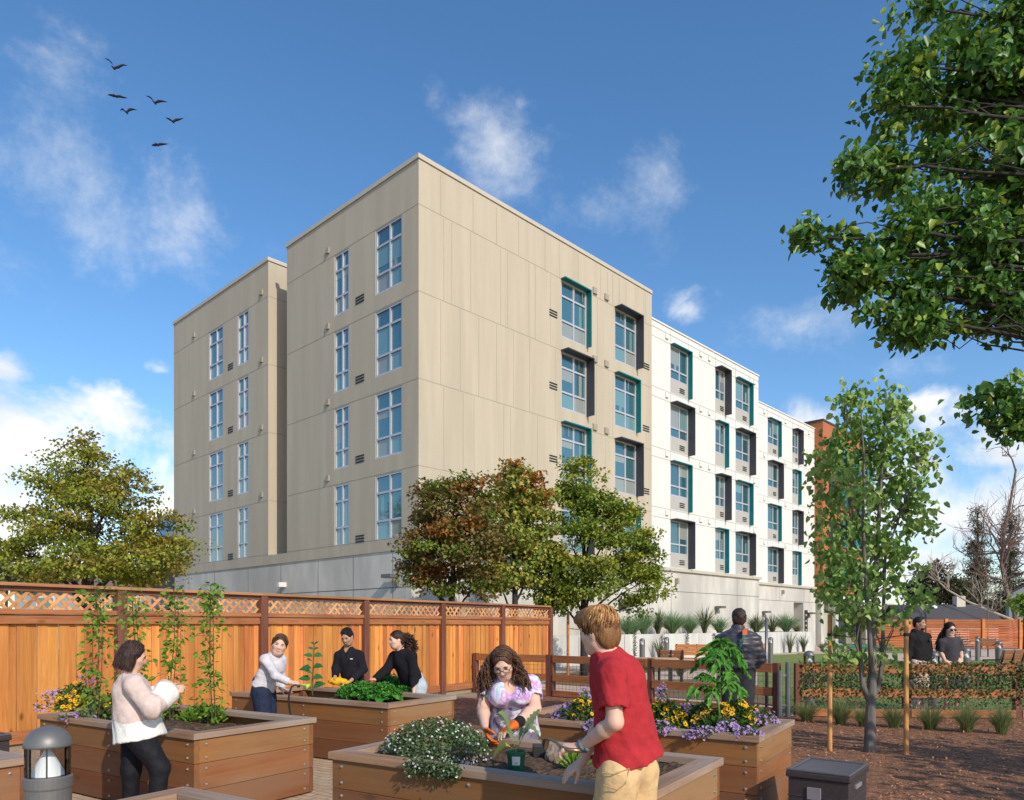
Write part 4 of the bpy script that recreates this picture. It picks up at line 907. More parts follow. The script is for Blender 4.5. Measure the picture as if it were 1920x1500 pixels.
for px, py, dy, rad, lab, nf in ((1098, 1357, .16, (.15, .14, .25), 'yellow flower clump between the tie-dye dress and the red shirt', 52), (1255, 1362, .17, (.19, .15, .23), 'yellow flower clump right behind the boy in red', 60), (1330, 1358, .25, (.13, .12, .20), 'small yellow clump directly under the tomato plant', 24), (1392, 1366, .22, (.18, .15, .25), 'yellow flower clump in front of the man in the puffer jacket', 58), (1432, 1360, .24, (.09, .1, .17), 'small yellow clump nearest the steel gate post', 16)):
    c = rimpt(px, py); yellow_bush(c+np.array((0, dy, -.03)), rad, lab, nf)
c = rimpt(1222, 1352); wisp_bush(c+np.array((0, .3, -.05)), (.12, .12, .26), 'grey-green lavender tucked behind the boy\'s back')
c = rimpt(1350, 1372); wisp_bush(c+np.array((0, .12, -.05)), (.16, .12, .16), 'low green leafy filler between the yellow clumps', 300, 'lf_bed', 'bedding_plant', 'plant', .06, .4)
# white flowered shrub on the front planter
c = W(818, 1408, 5.22)
sh = thing('white_flower_shrub', 'mounded shrub of tiny white flowers on the front planter', 'shrub', c)
lv, pt = Leaves(), Leaves(); n = 9500
d = rdir(n); P = c+np.array((0, 0, -.03))+d*np.array((.385, .30, .255))*(rng.uniform(.5, 1.03, n)**.6)[:, None]; keep = (P[:, 2] > .705) | (P[:, 1] < 4.98); P, d = P[keep], d[keep]; n = len(P)
P[:, 2] = np.maximum(P[:, 2], .66)
M['lf_shrub'] = leafmat('shrub_leaves', (.04, .085, .022), (.085, .145, .045), (.22, .27, .16), trans=.2)
lv.add(P, d*.5+rdir(n), d+rdir(n)*.6, .026*rng.uniform(.6, 1.4, n), 0, aspect=.5)
n = 300; d = rdir(n); P = c+np.array((0, 0, -.03))+d*np.array((.39, .31, .26))*rng.uniform(.9, 1.04, n)[:, None]; P[:, 2] = np.maximum(P[:, 2], .66)
flowers(pt, None, P, d*.7+np.array((.2, -.5, .4)), rng.uniform(.006, .010, n), 5, 0, eye=False)
n = 1100; k_ = rng.random(n)*.85; P = np.stack([W(765+110*k, 1428+13*k, 4.76-.25*k)-np.array((0, 0, .09*g**2*(.3+.7*math.sin(k*9)**2))) for k, g in zip(k_, rng.random(n))])+rng.normal(0, .018, (n, 3)); P[:, 1] -= .02
lv.add(P, rdir(n)+np.array((0, -.4, -.3)), rdir(n)+np.array((0, -.6, .5)), .026*rng.uniform(.6, 1.4, n), 0, aspect=.5); flowers(pt, None, P[::18], rdir(len(P[::18]))*.4+np.array((.2, -.7, .4)), rng.uniform(.006, .010, len(P[::18])), 5, 0, eye=False)
lv.build('foliage', [M['lf_shrub']], sh); pt.build('blossoms', [M['petal_w']], sh)
# kale
M['kale'] = leafmat('kale_leaves', (.05, .22, .03), (.085, .30, .04), (.15, .40, .05), trans=.25, rough=.5)
def ruffle_leaf(mb, c, ax, upv, L_, w, seed):
    ax = unit(ax); s = unit(np.cross(ax, upv)); u = np.cross(s, ax); nu, nv = 7, 15; V = []
    for i in range(nu):
        f = i/(nu-1)
        for j in range(nv):
            g = (j/(nv-1)-.5)*2
            wd = w*(.3+.9*math.sin(math.pi*min(1, f*.85+.1)))
            V.append(np.asarray(c)+ax*L_*f+s*wd*g*(.8)+u*(.35*L_*f*(1-f)*1.4+abs(g)**2*(.018+.016*math.sin(g*17+f*9+seed)+.012*math.sin(f*23+seed+g*5)))-np.array((0, 0, 1))*L_*.35*f*f)
    mb.add(V, [(i*nv+j, i*nv+j+1, (i+1)*nv+j+1, (i+1)*nv+j) for i in range(nu-1) for j in range(nv-1)])
def kale(px, py, r, label):
    c = at(px, py, .62); c[2] = .645; r *= 1.15; mb = MB()
    for k in range(30):
        th = k*2.4; el = .15+1.25*(k/30); a = np.array((math.cos(th)*math.cos(el), math.sin(th)*math.cos(el), math.sin(el)))
        ruffle_leaf(mb, c+a*r*.15, a, (0, 0, 1) if el < 1.2 else (math.sin(th), -math.cos(th), .3), r*1.15, r*.48, k*1.7)
    t = thing('kale_plant', label, 'kale', c, 'kale heads in the back planter'); mb.build('outer_leaves', M['kale'], t, smooth=True)
    lv = Leaves(); n = 1500; d = rdir(n); d[:, 2] = np.abs(d[:, 2]); lump = 1+.13*np.sin(d[:, 0]*9+px)*np.cos(d[:, 1]*8)
    lv.add(c+np.array((0, 0, .02))+d*np.array((1.02, 1.02, .80))*r*(lump*rng.uniform(.86, 1.03, n))[:, None], d*.5+rdir(n), d*.7+rdir(n)*.8, rng.uniform(.014, .034, n), 0, aspect=.85, fold=.45); lv.build('curly_leaves', [M['kale']], t)
for px, py, r, lab in ((658, 1310, .15, 'small bright kale head, the one nearest the yellow gloves'), (684, 1311, .20, 'kale head second from the yellow gloves'), (716, 1315, .20, 'kale head in front in the middle of the kale row'), (727, 1301, .23, 'tallest kale head, in the middle of the row'), (756, 1304, .21, 'kale head below the sleeve of the ponytailed woman'), (768, 1308, .15, 'kale head at the end of the row, nearest the planter corner')): kale(px, py, r, lab)
# broad leaved plant in the back planter
M['lf_broad'] = leafmat('broad_leaves', (.02, .10, .025), (.035, .145, .035), (.07, .2, .04), trans=.2, rough=.4, spec=.5)
def W9(x, y, dz=0): return W(x, y, 9.05+dz)
bp_ = thing('broad_leaf_plant', 'upright plant with paired round dark green leaves beside the garden hose nozzle', 'plant', W9(585, 1300))
mb = MB(); mb.tube([W9(586, 1304), W9(585, 1280), W9(587, 1255), W9(588, 1230), W9(590, 1207)], [.008, .007, .006, .005, .003], 5); mb.build('stem', M['vstem'], bp_)
lv = Leaves()
for x, y, a, L_ in ((587, 1288, (1, -.3, .35), .17), (583, 1290, (-.5, -.6, .5), .11), (586, 1270, (1, -.4, .05), .15), (583, 1273, (-1, -.4, .1), .15), (585, 1262, (-.5, -.7, .3), .12), (587, 1250, (1, -.3, .1), .14), (584, 1252, (-1, -.3, -.1), .15), (586, 1240, (-.3, -.8, .3), .11), (588, 1228, (1, -.4, -.05), .13), (587, 1230, (-.9, -.5, .2), .12), (588, 1218, (.8, -.5, .3), .085), (588, 1217, (-.8, -.5, .3), .08), (590, 1208, (.7, -.4, .5), .07), (590, 1208, (-.7, -.5, .5), .06)):
    lv.add([W9(x, y)], [a], [(0, -.7, .75)], np.array([L_]), 0, aspect=.72, hexa=True, droop=.12, fold=.18)
lv.build('foliage', [M['lf_broad']], bp_)
# low herb at the last vine, little seedlings
c = at(385, 1350, .62); wisp_bush(c, (.26, .22, .12), 'yellow-green leafy herb sprawling under the last two vines', 330, 'lf_vine', 'herb_plant', 'plant', .085, .42)
c = at(610, 1300, .58); wisp_bush(c, (.16, .1, .05), 'sparse seedlings on the soil next to the broad-leaved plant', 60, 'lf_vine', 'seedling', 'plant', .04, .4)
c = at(1078, 1438, .67); wisp_bush(c, (.10, .08, .07), 'little pale green seedling between the boy\'s hands', 60, 'lf_vine', 'seedling', 'plant', .06, .3)
# tomato plant
M['lf_tom'] = leafmat('tomato_leaves', (.035, .16, .012), (.075, .26, .02), (.16, .40, .05), trans=.35)
M['tomstem'] = mk('tomato_stem', (.14, .27, .06), .6, .15, 20)
def W6(x, y, dz=0): return W(x, y, 6.55+dz)
tp = thing('tomato_plant', 'bright green tomato plant with drooping leaves in front of the man in the puffer jacket', 'plant', W6(1347, 1345))
mb = MB(); main = [W6(1349, 1345), W6(1346, 1310), W6(1345, 1275), W6(1352, 1240), W6(1358, 1222)]; mb.tube(main, [.012, .011, .010, .008, .005], 7)
lv = Leaves()
for (x0, y0), (x1, y1), dz, n in (((1346, 1300), (1290, 1312), -.1, 4), ((1345, 1285), (1300, 1285), -.25, 5), ((1346, 1262), (1305, 1250), .0, 6), ((1350, 1244), (1318, 1232), -.2, 6), ((1358, 1226), (1350, 1214), -.1, 6), ((1354, 1236), (1390, 1236), -.1, 6), ((1350, 1248), (1400, 1262), .05, 6), ((1347, 1270), (1385, 1290), -.25, 5), ((1347, 1300), (1385, 1300), .1, 5), ((1352, 1240), (1340, 1245), -.35, 6), ((1348, 1262), (1362, 1262), -.35, 5), ((1355, 1228), (1375, 1222), .15, 5), ((1347, 1305), (1330, 1318), -.3, 4), ((1346, 1290), (1372, 1310), -.3, 4), ((1358, 1224), (1335, 1222), .2, 5), ((1346, 1290), (1400, 1310), .2, 4)):
    p, q_ = W6(x0, y0), W6(x1, y1, dz); P = curve(p, q_, .10, 8); mb.tube(P, np.linspace(.006, .002, 8), 4, cap=False)
    ax = unit(q_-p)
    for k in range(n):
        f = .3+.7*k/(n-1); c = P[int(f*7)]; s = unit(np.cross(ax, (0, 0, 1)))
        for sg in ((-1, 1) if k < n-1 else (0,)):
            a = ax*.6+s*sg*1.0+np.array((0, 0, -.55+rng.normal(0, .25))); L_ = rng.uniform(.07, .125)
            lv.add([c], [a], [np.array((0.1, -.5, .8))+rng.normal(0, .25, 3)], np.array([L_]), 0, aspect=.42, hexa=True, droop=.3, fold=.3)
            lv.add([c+unit(a)*L_*.3], [a+s*.9], [np.array((0, -.5, .8))+rng.normal(0, .3, 3)], np.array([L_*.55]), 0, aspect=.4, hexa=True, droop=.3)
mb.build('stem', M['tomstem'], tp, smooth=True); lv.build('foliage', [M['lf_tom']], tp)

# bunch grasses
M['gr_blue'] = leafmat('blue_green_grass', (.14, .26, .12), (.23, .37, .18), (.34, .45, .25), trans=.4)
M['gr_bunch'] = leafmat('bunch_grass', (.13, .19, .06), (.21, .27, .10), (.34, .34, .15), trans=.4)
M['gr_spike'] = leafmat('spiky_leaves', (.06, .09, .04), (.11, .14, .06), (.17, .18, .09), trans=.15)
def tuft(mb_n, b, h, spread, n, w=.006):
    """curved tapering blades, four points each side"""
    b = np.asarray(b, float); th = rng.random(n)*2*math.pi; le = h*rng.uniform(.6, 1.1, n); out = spread*rng.random(n)**.6
    V, Fq = [], []; o = np.stack([np.cos(th), np.sin(th), np.zeros(n)], 1); s = np.stack([-np.sin(th+rng.normal(0, .7, n)), np.cos(th+rng.normal(0, .7, n)), np.zeros(n)], 1)
    b0 = b+o*(.06*rng.random(n))[:, None]
    for t, ww in ((0, 1), (.35, .9), (.7, .6), (1, .08)):
        c = b0+o*(out*t**1.7)[:, None]+np.array((0, 0, 1))*(le*(t-.28*t*t*(out/spread)))[:, None]
        V += [c-s*w*ww, c+s*w*ww]
    V = np.stack(V, 1).reshape(-1, 3); base = np.arange(n)[:, None]*8
    for k in range(3): Fq.append(base+np.array([[2*k, 2*k+1, 2*k+3, 2*k+2]]))
    return V, np.concatenate(Fq)
def grass(name, b, h, spread, n, mat, label, group, w=.006, cat='grass clump'):
    V, Fq = tuft(None, b, h, spread, n, w); o = mesh_obj(name, V, Fq, M[mat], loc=b); tag(o, label, cat, group, 'thing'); return o
bunch = 'bunch grasses along the ivy covered rail fence'
for i, (px, py) in enumerate(((1512, 1354), (1576, 1360), (1620, 1364), (1677, 1366), (1744, 1369), (1812, 1375), (1878, 1378))):
    b = G(px, py); lab = ['green bunch grass closest to the gate post', 'green bunch grass just right of the left timber stake', 'green bunch grass half hidden behind the young tree trunk', 'green bunch grass just left of the right timber stake', 'paler bunch grass just right of the right timber stake', 'yellowish bunch grass below the ivy, second from the frame edge', 'yellowish bunch grass farthest right along the ivy'][i]
    grass('bunch_grass', b, rng.uniform(.36, .50), rng.uniform(.26, .36), 520, 'gr_bunch', lab, bunch, .0035)
    for k in range(2): pass
soilz = 1.12
wallg = 'grasses along the top of the retaining wall'
labs = iter(['grass clump on the retaining wall nearest the boy', 'second grass clump from the boy on the retaining wall', 'low grass clump on the retaining wall, third from the boy', 'spiky clump between low grasses above the first small bollard', 'wide grass clump above the left end of the orange bench', 'grass clump on the wall left of the tall spiky clump', 'tall spiky clump on the wall above the orange bench', 'grass clump above the orange bench, right of the tall spikes', 'spiky clump on the wall right behind the head of the man in the puffer jacket', 'low grass clump to the right of that man\'s head', 'last broad grass clump on the wall before the entry', 'spiky clump touching the last broad grass clump', 'small dry clump near the entry recess', 'grass clump far left on the wall, behind the young tree stake'])
for i, (px, h, sp, n, mt) in enumerate(((1168, .75, .5, 260, 'gr_blue'), (1186, .7, .5, 240, 'gr_blue'), (1208, .95, .55, 320, 'gr_blue'), (1232, 1.05, .4, 60, 'gr_spike'), (1262, .95, .8, 420, 'gr_blue'), (1297, .85, .6, 320, 'gr_blue'), (1325, 1.25, .6, 70, 'gr_spike'), (1342, .8, .6, 260, 'gr_blue'), (1404, 1.0, .6, 60, 'gr_spike'), (1420, .75, .6, 260, 'gr_blue'), (1465, 1.0, .9, 420, 'gr_blue'), (1450, .95, .7, 60, 'gr_spike'), (1482, .5, .4, 120, 'gr_bunch'), (1140, .8, .5, 220, 'gr_blue'))):
    u = Us(px, SRW+.9); b = B(u, SRW+.7+rng.uniform(-.3, .4), soilz-.02)
    grass('wall_grass', b, h*1.35, sp*1.5, int(n*1.5), mt, next(labs), wallg, .014 if mt != 'gr_spike' else .025)
spg = 'spiky plants at the foot of the retaining wall'
for px, h, n, lab in ((1237, 1.2, 60, 'spiky plant at the wall foot left of the orange bench'), (1481, 1.5, 60, 'tall narrow spiky plant at the wall foot left of the entry sign'), (1507, 1.3, 60, 'spiky plant at the wall foot below the entry sign')):
    b = B(Us(px, SRW-.4), SRW-.4, 0); grass('spiky_plant', b, h, .45, n, 'gr_spike', lab, spg, .022, 'plant')
M['lf_creep'] = leafmat('creeper_leaves', (.05, .055, .02), (.10, .09, .03), (.15, .12, .05))
for px, d0, lab in ((1188, .95, 'short creeper hanging down the retaining wall left of the first bollard'), (1240, 1.1, 'creeper hanging behind the spiky plant on the retaining wall'), (1286, .8, 'creeper hanging above the orange bench back'), (1337, .8, 'creeper hanging on the wall beside the puffer jacket')):
    b = B(Us(px, SRW), SRW-.03, 1.2); n = 170; lv = Leaves(); f = rng.random(n)
    P = b+np.outer(rng.normal(0, .07, n)*(1-.5*f), np.array((*E1, 0)))-np.array((0, 0, 1))*(f*d0)[:, None]-np.outer(rng.random(n)*.08, np.array((*E2, 0)))
    lv.add(P, rdir(n)+np.array((0, 0, -.6)), rdir(n)-np.array((*E2, 0)), .06*rng.uniform(.6, 1.3, n), 0, aspect=.6); o = lv.build('wall_creeper', [M['lf_creep']], loc=b); tag(o, lab, 'creeper', 'creepers on the retaining wall')
# ivy on the second rail fence
M['lf_ivy'] = leafmat('ivy_leaves', (.012, .045, .014), (.035, .09, .022), (.11, .17, .04), trans=.15, rough=.5)
M['lf_ivy2'] = leafmat('turning_ivy_leaves', (.16, .07, .02), (.26, .12, .03), (.22, .19, .05), trans=.2)
n = 19000; f = rng.random(n); z = .17+.80*rng.random(n)**.85
A, Bq = np.array((4.98, 12.85)), np.array((12.1, 12.35)); dn = np.array((.07, -.998)); side = np.where(rng.random(n) < .7, 1, -.6)
dens = np.sin(f*23)*.5+np.sin(f*51+z*9)*.5+np.sin(z*21+f*13)*.6
keep = (dens+rng.normal(0, .8, n) > -1.3) & ((z > .36) | (rng.random(n) < .32)); f, z, side, dens = f[keep], z[keep], side[keep], dens[keep]; n = len(f)
P = np.column_stack([A+(Bq-A)*f[:, None]+dn*(side*(.045+.05*rng.random(n)))[:, None], z])
lv = Leaves(); tn = rng.random(n) < np.clip(.24+.22*dens, .04, .5)
for m, s in ((0, ~tn), (1, tn)): lv.add(P[s], rdir(s.sum())+np.array((0, 0, -.3)), rdir(s.sum())*.7+np.array((.07, -1, .3)), .048*rng.uniform(.5, 1.2, s.sum()), m, aspect=.7)
o = lv.build('ivy', [M['lf_ivy'], M['lf_ivy2']], loc=(8.5, 12.6, 0)); tag(o, 'green and rust ivy leaves covering the rail fence behind the young tree', 'ivy')

# bark chips lying on the mulch, blades on the lawn
M['chips'] = mk('bark_chips', (.40, .185, .085), .9, .3, 60, island=.6, hue=.02)
n = 26000; P = np.column_stack([rng.uniform(-3.5, 9.5, n), 5.2+8.2*rng.random(n)**1.3, np.full(n, .02)])
pp, qq = P[:, :2]@D1, P[:, :2]@DQ
keep = (((qq > -.85) & (pp < 9)) | (pp > 8.9)) & (P[:, 0] > -3) & (~((qq < 1.25) & (pp < 4.7)))
keep &= P[:, 1] < 16.0-(P[:, 0]-1.0)*.9+np.where(P[:, 0] > 4.6, 9, 0); P = P[keep]; n = len(P); P[:, 2] += rng.random(n)*.018
lv = Leaves(); lv.add(P, rdir(n)*np.array((1, 1, .25)), rdir(n)*.45+np.array((0, 0, 1)), rng.uniform(.02, .055, n), 0, aspect=.42, fold=.1)
o = lv.build('bark_chips', [M['chips']], loc=(4, 8, 0)); tag(o, 'loose brown bark chips scattered over the mulch bed', 'bark chips', kind='stuff')
M['lf_lawn'] = leafmat('lawn_blades', (.085, .15, .022), (.13, .20, .032), (.19, .23, .06), trans=.3)
n = 30000; P = np.column_stack([rng.uniform(4.9, 19, n), rng.uniform(13.4, 22, n), np.zeros(n)]); keep = (P[:, 1] < 21-(P[:, 0] > 13.5)*.0) & (P[:, 1] > 13.5) & (P[:, 1]-13.3 < (P[:, 0]-4.6)*2.2); P = P[keep]; n = len(P)
lv = Leaves(); lv.add(P, rdir(n)*.5+np.array((0, 0, 1)), rdir(n), rng.uniform(.03, .07, n), 0, aspect=.25, fold=.1); o = lv.build('lawn_grass', [M['lf_lawn']], loc=(10, 17, 0)); tag(o, 'short bright green lawn grass beyond the ivy covered fence', 'grass', kind='stuff')
for px, py, h, lab in ((1513, 1216, .5, 'dry ornamental grass left of the glass-domed bollard behind the ivy'), (1541, 1218, .5, 'dry ornamental grass by the bend of the path'), (1210, 1262, .55, 'green clump showing through the wire mesh by the table legs'), (1108, 1262, .55, 'green clump showing through the wire mesh behind the boy\'s neck'), (1275, 1268, .6, 'green clump through the mesh left of the tomato plant')):
    b = G(px, py); grass('ornamental_grass', b, h, .45, 260, 'gr_bunch', lab, 'grass clumps along the garden path', .012)
# ------------------------------------------------------------------ people: smooth distance fields turned into one surface per body / garment
CORN = np.array([(i, j, k) for i in (0, 1) for j in (0, 1) for k in (0, 1)])
EDG = [(a, b) for a in range(8) for b in range(a+1, 8) if np.abs(CORN[a]-CORN[b]).sum() == 1]
def surface_nets(d, o, h):
    neg = d < 0; c = np.zeros(np.array(d.shape)-1, np.int8)
    for (i, j, k) in CORN: c += neg[i:d.shape[0]-1+i, j:d.shape[1]-1+j, k:d.shape[2]-1+k]
    idx = np.argwhere((c > 0) & (c < 8)); vid = np.full(c.shape, -1, np.int64); vid[tuple(idx.T)] = np.arange(len(idx))
    vals = np.stack([d[tuple((idx+cc).T)] for cc in CORN], 1); P = np.zeros((len(idx), 3)); cnt = np.zeros(len(idx))
    for a, b in EDG:
        va, vb = vals[:, a], vals[:, b]; m = (va < 0) != (vb < 0); t = np.where(m, va/np.where(m, va-vb, 1), 0)
        P += np.where(m[:, None], CORN[a]+t[:, None]*(CORN[b]-CORN[a]), 0); cnt += m
    V = (idx+P/cnt[:, None])*h+o; Q = []
    for ax in range(3):
        s0 = [slice(None)]*3; s1 = [slice(None)]*3; s0[ax] = slice(0, -1); s1[ax] = slice(1, None)
        e = np.argwhere(neg[tuple(s0)] != neg[tuple(s1)]); u, w = (ax+1) % 3, (ax+2) % 3
        e = e[(e[:, u] > 0) & (e[:, w] > 0) & (e[:, u] < d.shape[u]-1) & (e[:, w] < d.shape[w]-1)]
        du, dw = np.eye(3, dtype=int)[u], np.eye(3, dtype=int)[w]
        q4 = np.stack([vid[tuple((e-du-dw).T)], vid[tuple((e-dw).T)], vid[tuple(e.T)], vid[tuple((e-du).T)]], 1)
        f = neg[tuple(e.T)]; q4[~f] = q4[~f][:, ::-1]; Q.append(q4)
    Q = np.concatenate(Q); return V, Q[(Q >= 0).all(1)]
_lat = rng.random((24, 24, 24)).astype(np.float32)
def vnoise(X, Y, Z_, s, seed=0):
    def g(i, j, k): return _lat[i % 24, j % 24, k % 24]
    x, y, z = X/s+seed*3.7, Y/s+seed*1.3, Z_/s+seed*5.1; i, j, k = np.floor(x).astype(int), np.floor(y).astype(int), np.floor(z).astype(int)
    u, v, w = x-i, y-j, z-k; u, v, w = u*u*(3-2*u), v*v*(3-2*v), w*w*(3-2*w)
    L = lambda a, b, t: a+(b-a)*t
    return L(L(L(g(i, j, k), g(i+1, j, k), u), L(g(i, j+1, k), g(i+1, j+1, k), u), v), L(L(g(i, j, k+1), g(i+1, j, k+1), u), L(g(i, j+1, k+1), g(i+1, j+1, k+1), u), v), w)-.5
class SDF:
    def __init__(s): s.p = []
    def cone(s, a, b, ra, rb, n=None, k=1.0, bl=.03, sub=False): s.p.append(('c', np.asarray(a, float), np.asarray(b, float), ra, rb, None if n is None else unit(n), k, bl, sub)); return s
    def chain(s, P, r, **kw):
        for i in range(len(P)-1): s.cone(P[i], P[i+1], r[i], r[i+1], **kw)
        return s
    def ell(s, c, axes, r, bl=.02, sub=False): s.p.append(('e', np.asarray(c, float), np.asarray(axes, float), np.asarray(r, float), None, None, None, bl, sub)); return s
    def mesh(s, h, disp=None):
        lo, hi = np.full(3, 1e9), np.full(3, -1e9); bbs = []
        for p in s.p:
            if p[0] == 'c': m = max(p[3], p[4]); a, b = np.minimum(p[1], p[2])-m, np.maximum(p[1], p[2])+m
            else: m = p[3].max(); a, b = p[1]-m, p[1]+m
            bbs.append((a, b))
            if not p[8]: lo, hi = np.minimum(lo, a), np.maximum(hi, b)
        lo -= 3*h; hi += 3*h; n = np.ceil((hi-lo)/h).astype(int)+1; d = np.full(n, .5, np.float32)
        ax = [(lo[i]+np.arange(n[i])*h).astype(np.float32) for i in range(3)]
        for p, (a, b) in zip(s.p, bbs):
            bl = p[7]; mg = bl+2*h+.012
            i0 = np.maximum(0, np.floor((a-mg-lo)/h)).astype(int); i1 = np.minimum(n, np.ceil((b+mg-lo)/h).astype(int)+1)
            if (i1 <= i0).any(): continue
            X, Y, Zg = np.meshgrid(*[ax[i][i0[i]:i1[i]]-np.float32(p[1][i]) for i in range(3)], indexing='ij')
            if p[0] == 'c':
                ba = p[2]-p[1]; 
                if p[5] is not None:
                    nn = p[5]; q_ = (X*nn[0]+Y*nn[1]+Zg*nn[2])*(p[6]-1); X, Y, Zg = X+q_*nn[0], Y+q_*nn[1], Zg+q_*nn[2]; ba = ba+nn*(np.dot(ba, nn)*(p[6]-1))
                t = np.clip((X*ba[0]+Y*ba[1]+Zg*ba[2])/max(np.dot(ba, ba), 1e-9), 0, 1)
                dd = np.sqrt((X-t*ba[0])**2+(Y-t*ba[1])**2+(Zg-t*ba[2])**2)-(p[3]+t*(p[4]-p[3]))
            else:
                A, r = p[2], p[3]; q1, q2, q3 = [(X*A[i][0]+Y*A[i][1]+Zg*A[i][2])/r[i] for i in range(3)]
                k0 = np.sqrt(q1**2+q2**2+q3**2)+1e-6; k1 = np.sqrt((q1/r[0])**2+(q2/r[1])**2+(q3/r[2])**2)+1e-6; dd = k0*(k0-1)/k1
            sl = tuple(slice(i0[i], i1[i]) for i in range(3)); c = d[sl]
            if p[8]:
                hh = np.clip(.5-.5*(c+dd)/bl, 0, 1); d[sl] = c*(1-hh)-dd*hh+bl*hh*(1-hh)
            else:
                hh = np.clip(.5+.5*(dd-c)/bl, 0, 1); d[sl] = dd+(c-dd)*hh-bl*hh*(1-hh)
        if disp is not None:
            m = np.abs(d) < .05; I = np.argwhere(m); P = lo+I*h; d[m] += disp(P[:, 0], P[:, 1], P[:, 2]).astype(np.float32)
        return surface_nets(d, lo, h)
    def obj(s, name, mats, parent, h, disp=None, mfun=None):
        V, Q = s.mesh(h, disp); mi = None
        if mfun is not None: mi = mfun(V[Q].mean(1))
        return mesh_obj(name, V, Q, mats, mi, parent, True)
def folds(amp=.006, s=.06, seed=1, ax=(1, 1, .55)):
    def fn(x, y, z):
        X, Y, Z_ = x*ax[0]+.35*z, y*ax[1]-.3*z, z*ax[2]+.4*x
        r1 = np.abs(vnoise(X, Y, Z_, s*1.25, seed)); r2 = np.abs(vnoise(X, Y, Z_, s*.7, seed+2))
        return amp*(1.2*vnoise(X, Y, Z_, s*1.6, seed+4)-2.2*(.22-np.minimum(r1, .22))*1.6+1.2*(.2-np.minimum(r2, .2)))
    return fn
def skin(name, c): return mk(name, c, .5, .06, 25, .08, 200, spec=.35)
SK = [skin('skin_fair', (.68, .42, .31)), skin('skin_light', (.62, .37, .26)), skin('skin_olive', (.46, .26, .17)), skin('skin_tan', (.40, .22, .14))]
def hairmat(name, c, v=.45): return mk(name, c, .5, v, 60, .5, 120, stretch=(1, 1, .25), island=.45, spec=.22)
def cloth(name, c, var=.08, rough=.85, b=.25, bs=350, **kw): return mk(name, c, rough, max(var, .14), 16, .5, 20, bdist=.018, sheen=.0, spec=.2, **kw)
M['eye'] = mk('eye_dark', (.03, .02, .018), .25); M['lip'] = mk('lips', (.42, .14, .12), .45); M['teeth'] = mk('teeth', (.72, .70, .66), .4)
M['lens'] = mk('dark_lens', (.02, .012, .012), .12, .02); M['frame'] = mk('spectacle_frame', (.03, .025, .022), .35)
def frame_of(fwd, up=(0, 0, 1)):
    y = unit(fwd); x = unit(np.cross(y, up)); z = np.cross(x, y); return x, y, z
class Head:
    def __init__(s, c, fwd, up=(0, 0, 1), sc=1.0): s.c = np.asarray(c, float); s.x, s.y, s.z = frame_of(fwd, up); s.sc = sc; s.ax = np.array([s.x, s.y, s.z])
    def __call__(s, x, y, z): return s.c+(s.x*x+s.y*y+s.z*z)*s.sc
    def r(s, *v): return np.array(v)*s.sc
def add_head(b, H_, neck):
    a, r = H_.ax, H_.r; k = H_.sc
    b.ell(H_(0, -.012, .028), a, r(.074, .094, .088)); b.ell(H_(0, .022, -.035), a, r(.062, .070, .078), bl=.03)
    b.cone(H_(-.02, .045, -.088), H_(.02, .045, -.088), .028*k, .028*k, bl=.03); b.cone(H_(-.045, .0, -.06), H_(-.018, .045, -.088), .028*k, .026*k); b.cone(H_(.045, .0, -.06), H_(.018, .045, -.088), .028*k, .026*k)
    b.cone(H_(0, .088, .008), H_(0, .106, -.028), .009*k, .013*k, bl=.012); b.cone(H_(-.012, .092, -.033), H_(.012, .092, -.033), .010*k, .010*k, bl=.01)
    b.cone(H_(-.016, .084, -.06), H_(.016, .084, -.06), .009*k, .009*k, bl=.012); b.cone(H_(-.045, .058, -.02), H_(-.03, .07, -.025), .022*k, .018*k, bl=.03); b.cone(H_(.045, .058, -.02), H_(.03, .07, -.025), .022*k, .018*k, bl=.03)
    b.cone(H_(-.035, .078, .024), H_(.035, .078, .024), .012*k, .012*k, bl=.02)
    for s in (-1, 1):
        b.ell(H_(s*.032, .092, .004), a, r(.015, .010, .009), bl=.008, sub=True)
        b.ell(H_(s*.074, -.012, -.012), a, r(.011, .022, .032), bl=.008)
    b.cone(H_(0, -.018, -.06), neck, .053*k, .057*k, bl=.04)
def face_parts(root, H_, brow, smile=False, eyes=True):
    if eyes:
        for s in (-1, 1):
            e = MB(); e.ball((0, 0, 0), 1, 8); V = np.concatenate(e.v)*np.array((.0125, .006, .006)); mesh_obj('eye', H_.c+(V*H_.sc+np.array((s*.032, .0845, .004))*H_.sc)@H_.ax, e.f, M['eye'], parent=root, smooth=True)
    for s in (-1, 1):
        e = MB(); e.tube([H_(s*.015, .0905, .021), H_(s*.032, .0915, .027), H_(s*.048, .083, .021)], [.0035*H_.sc, .0042*H_.sc, .0025*H_.sc], 6); e.build('eyebrow', brow, root, smooth=True)
    e = MB(); e.tube([H_(-.023, .0815, -.058+.006*smile), H_(-.01, .0925, -.062), H_(.01, .0925, -.062), H_(.023, .0815, -.058+.006*smile)], [.003*H_.sc, .0062*H_.sc, .0062*H_.sc, .003*H_.sc], 6); e.build('mouth', M['lip'], root, smooth=True)
    if smile:
        e = MB(); e.tube([H_(-.016, .0895, -.059), H_(0, .0975, -.0615), H_(.016, .0895, -.059)], [.002, .0042*H_.sc, .002], 6); e.build('teeth', M['teeth'], root, smooth=True)
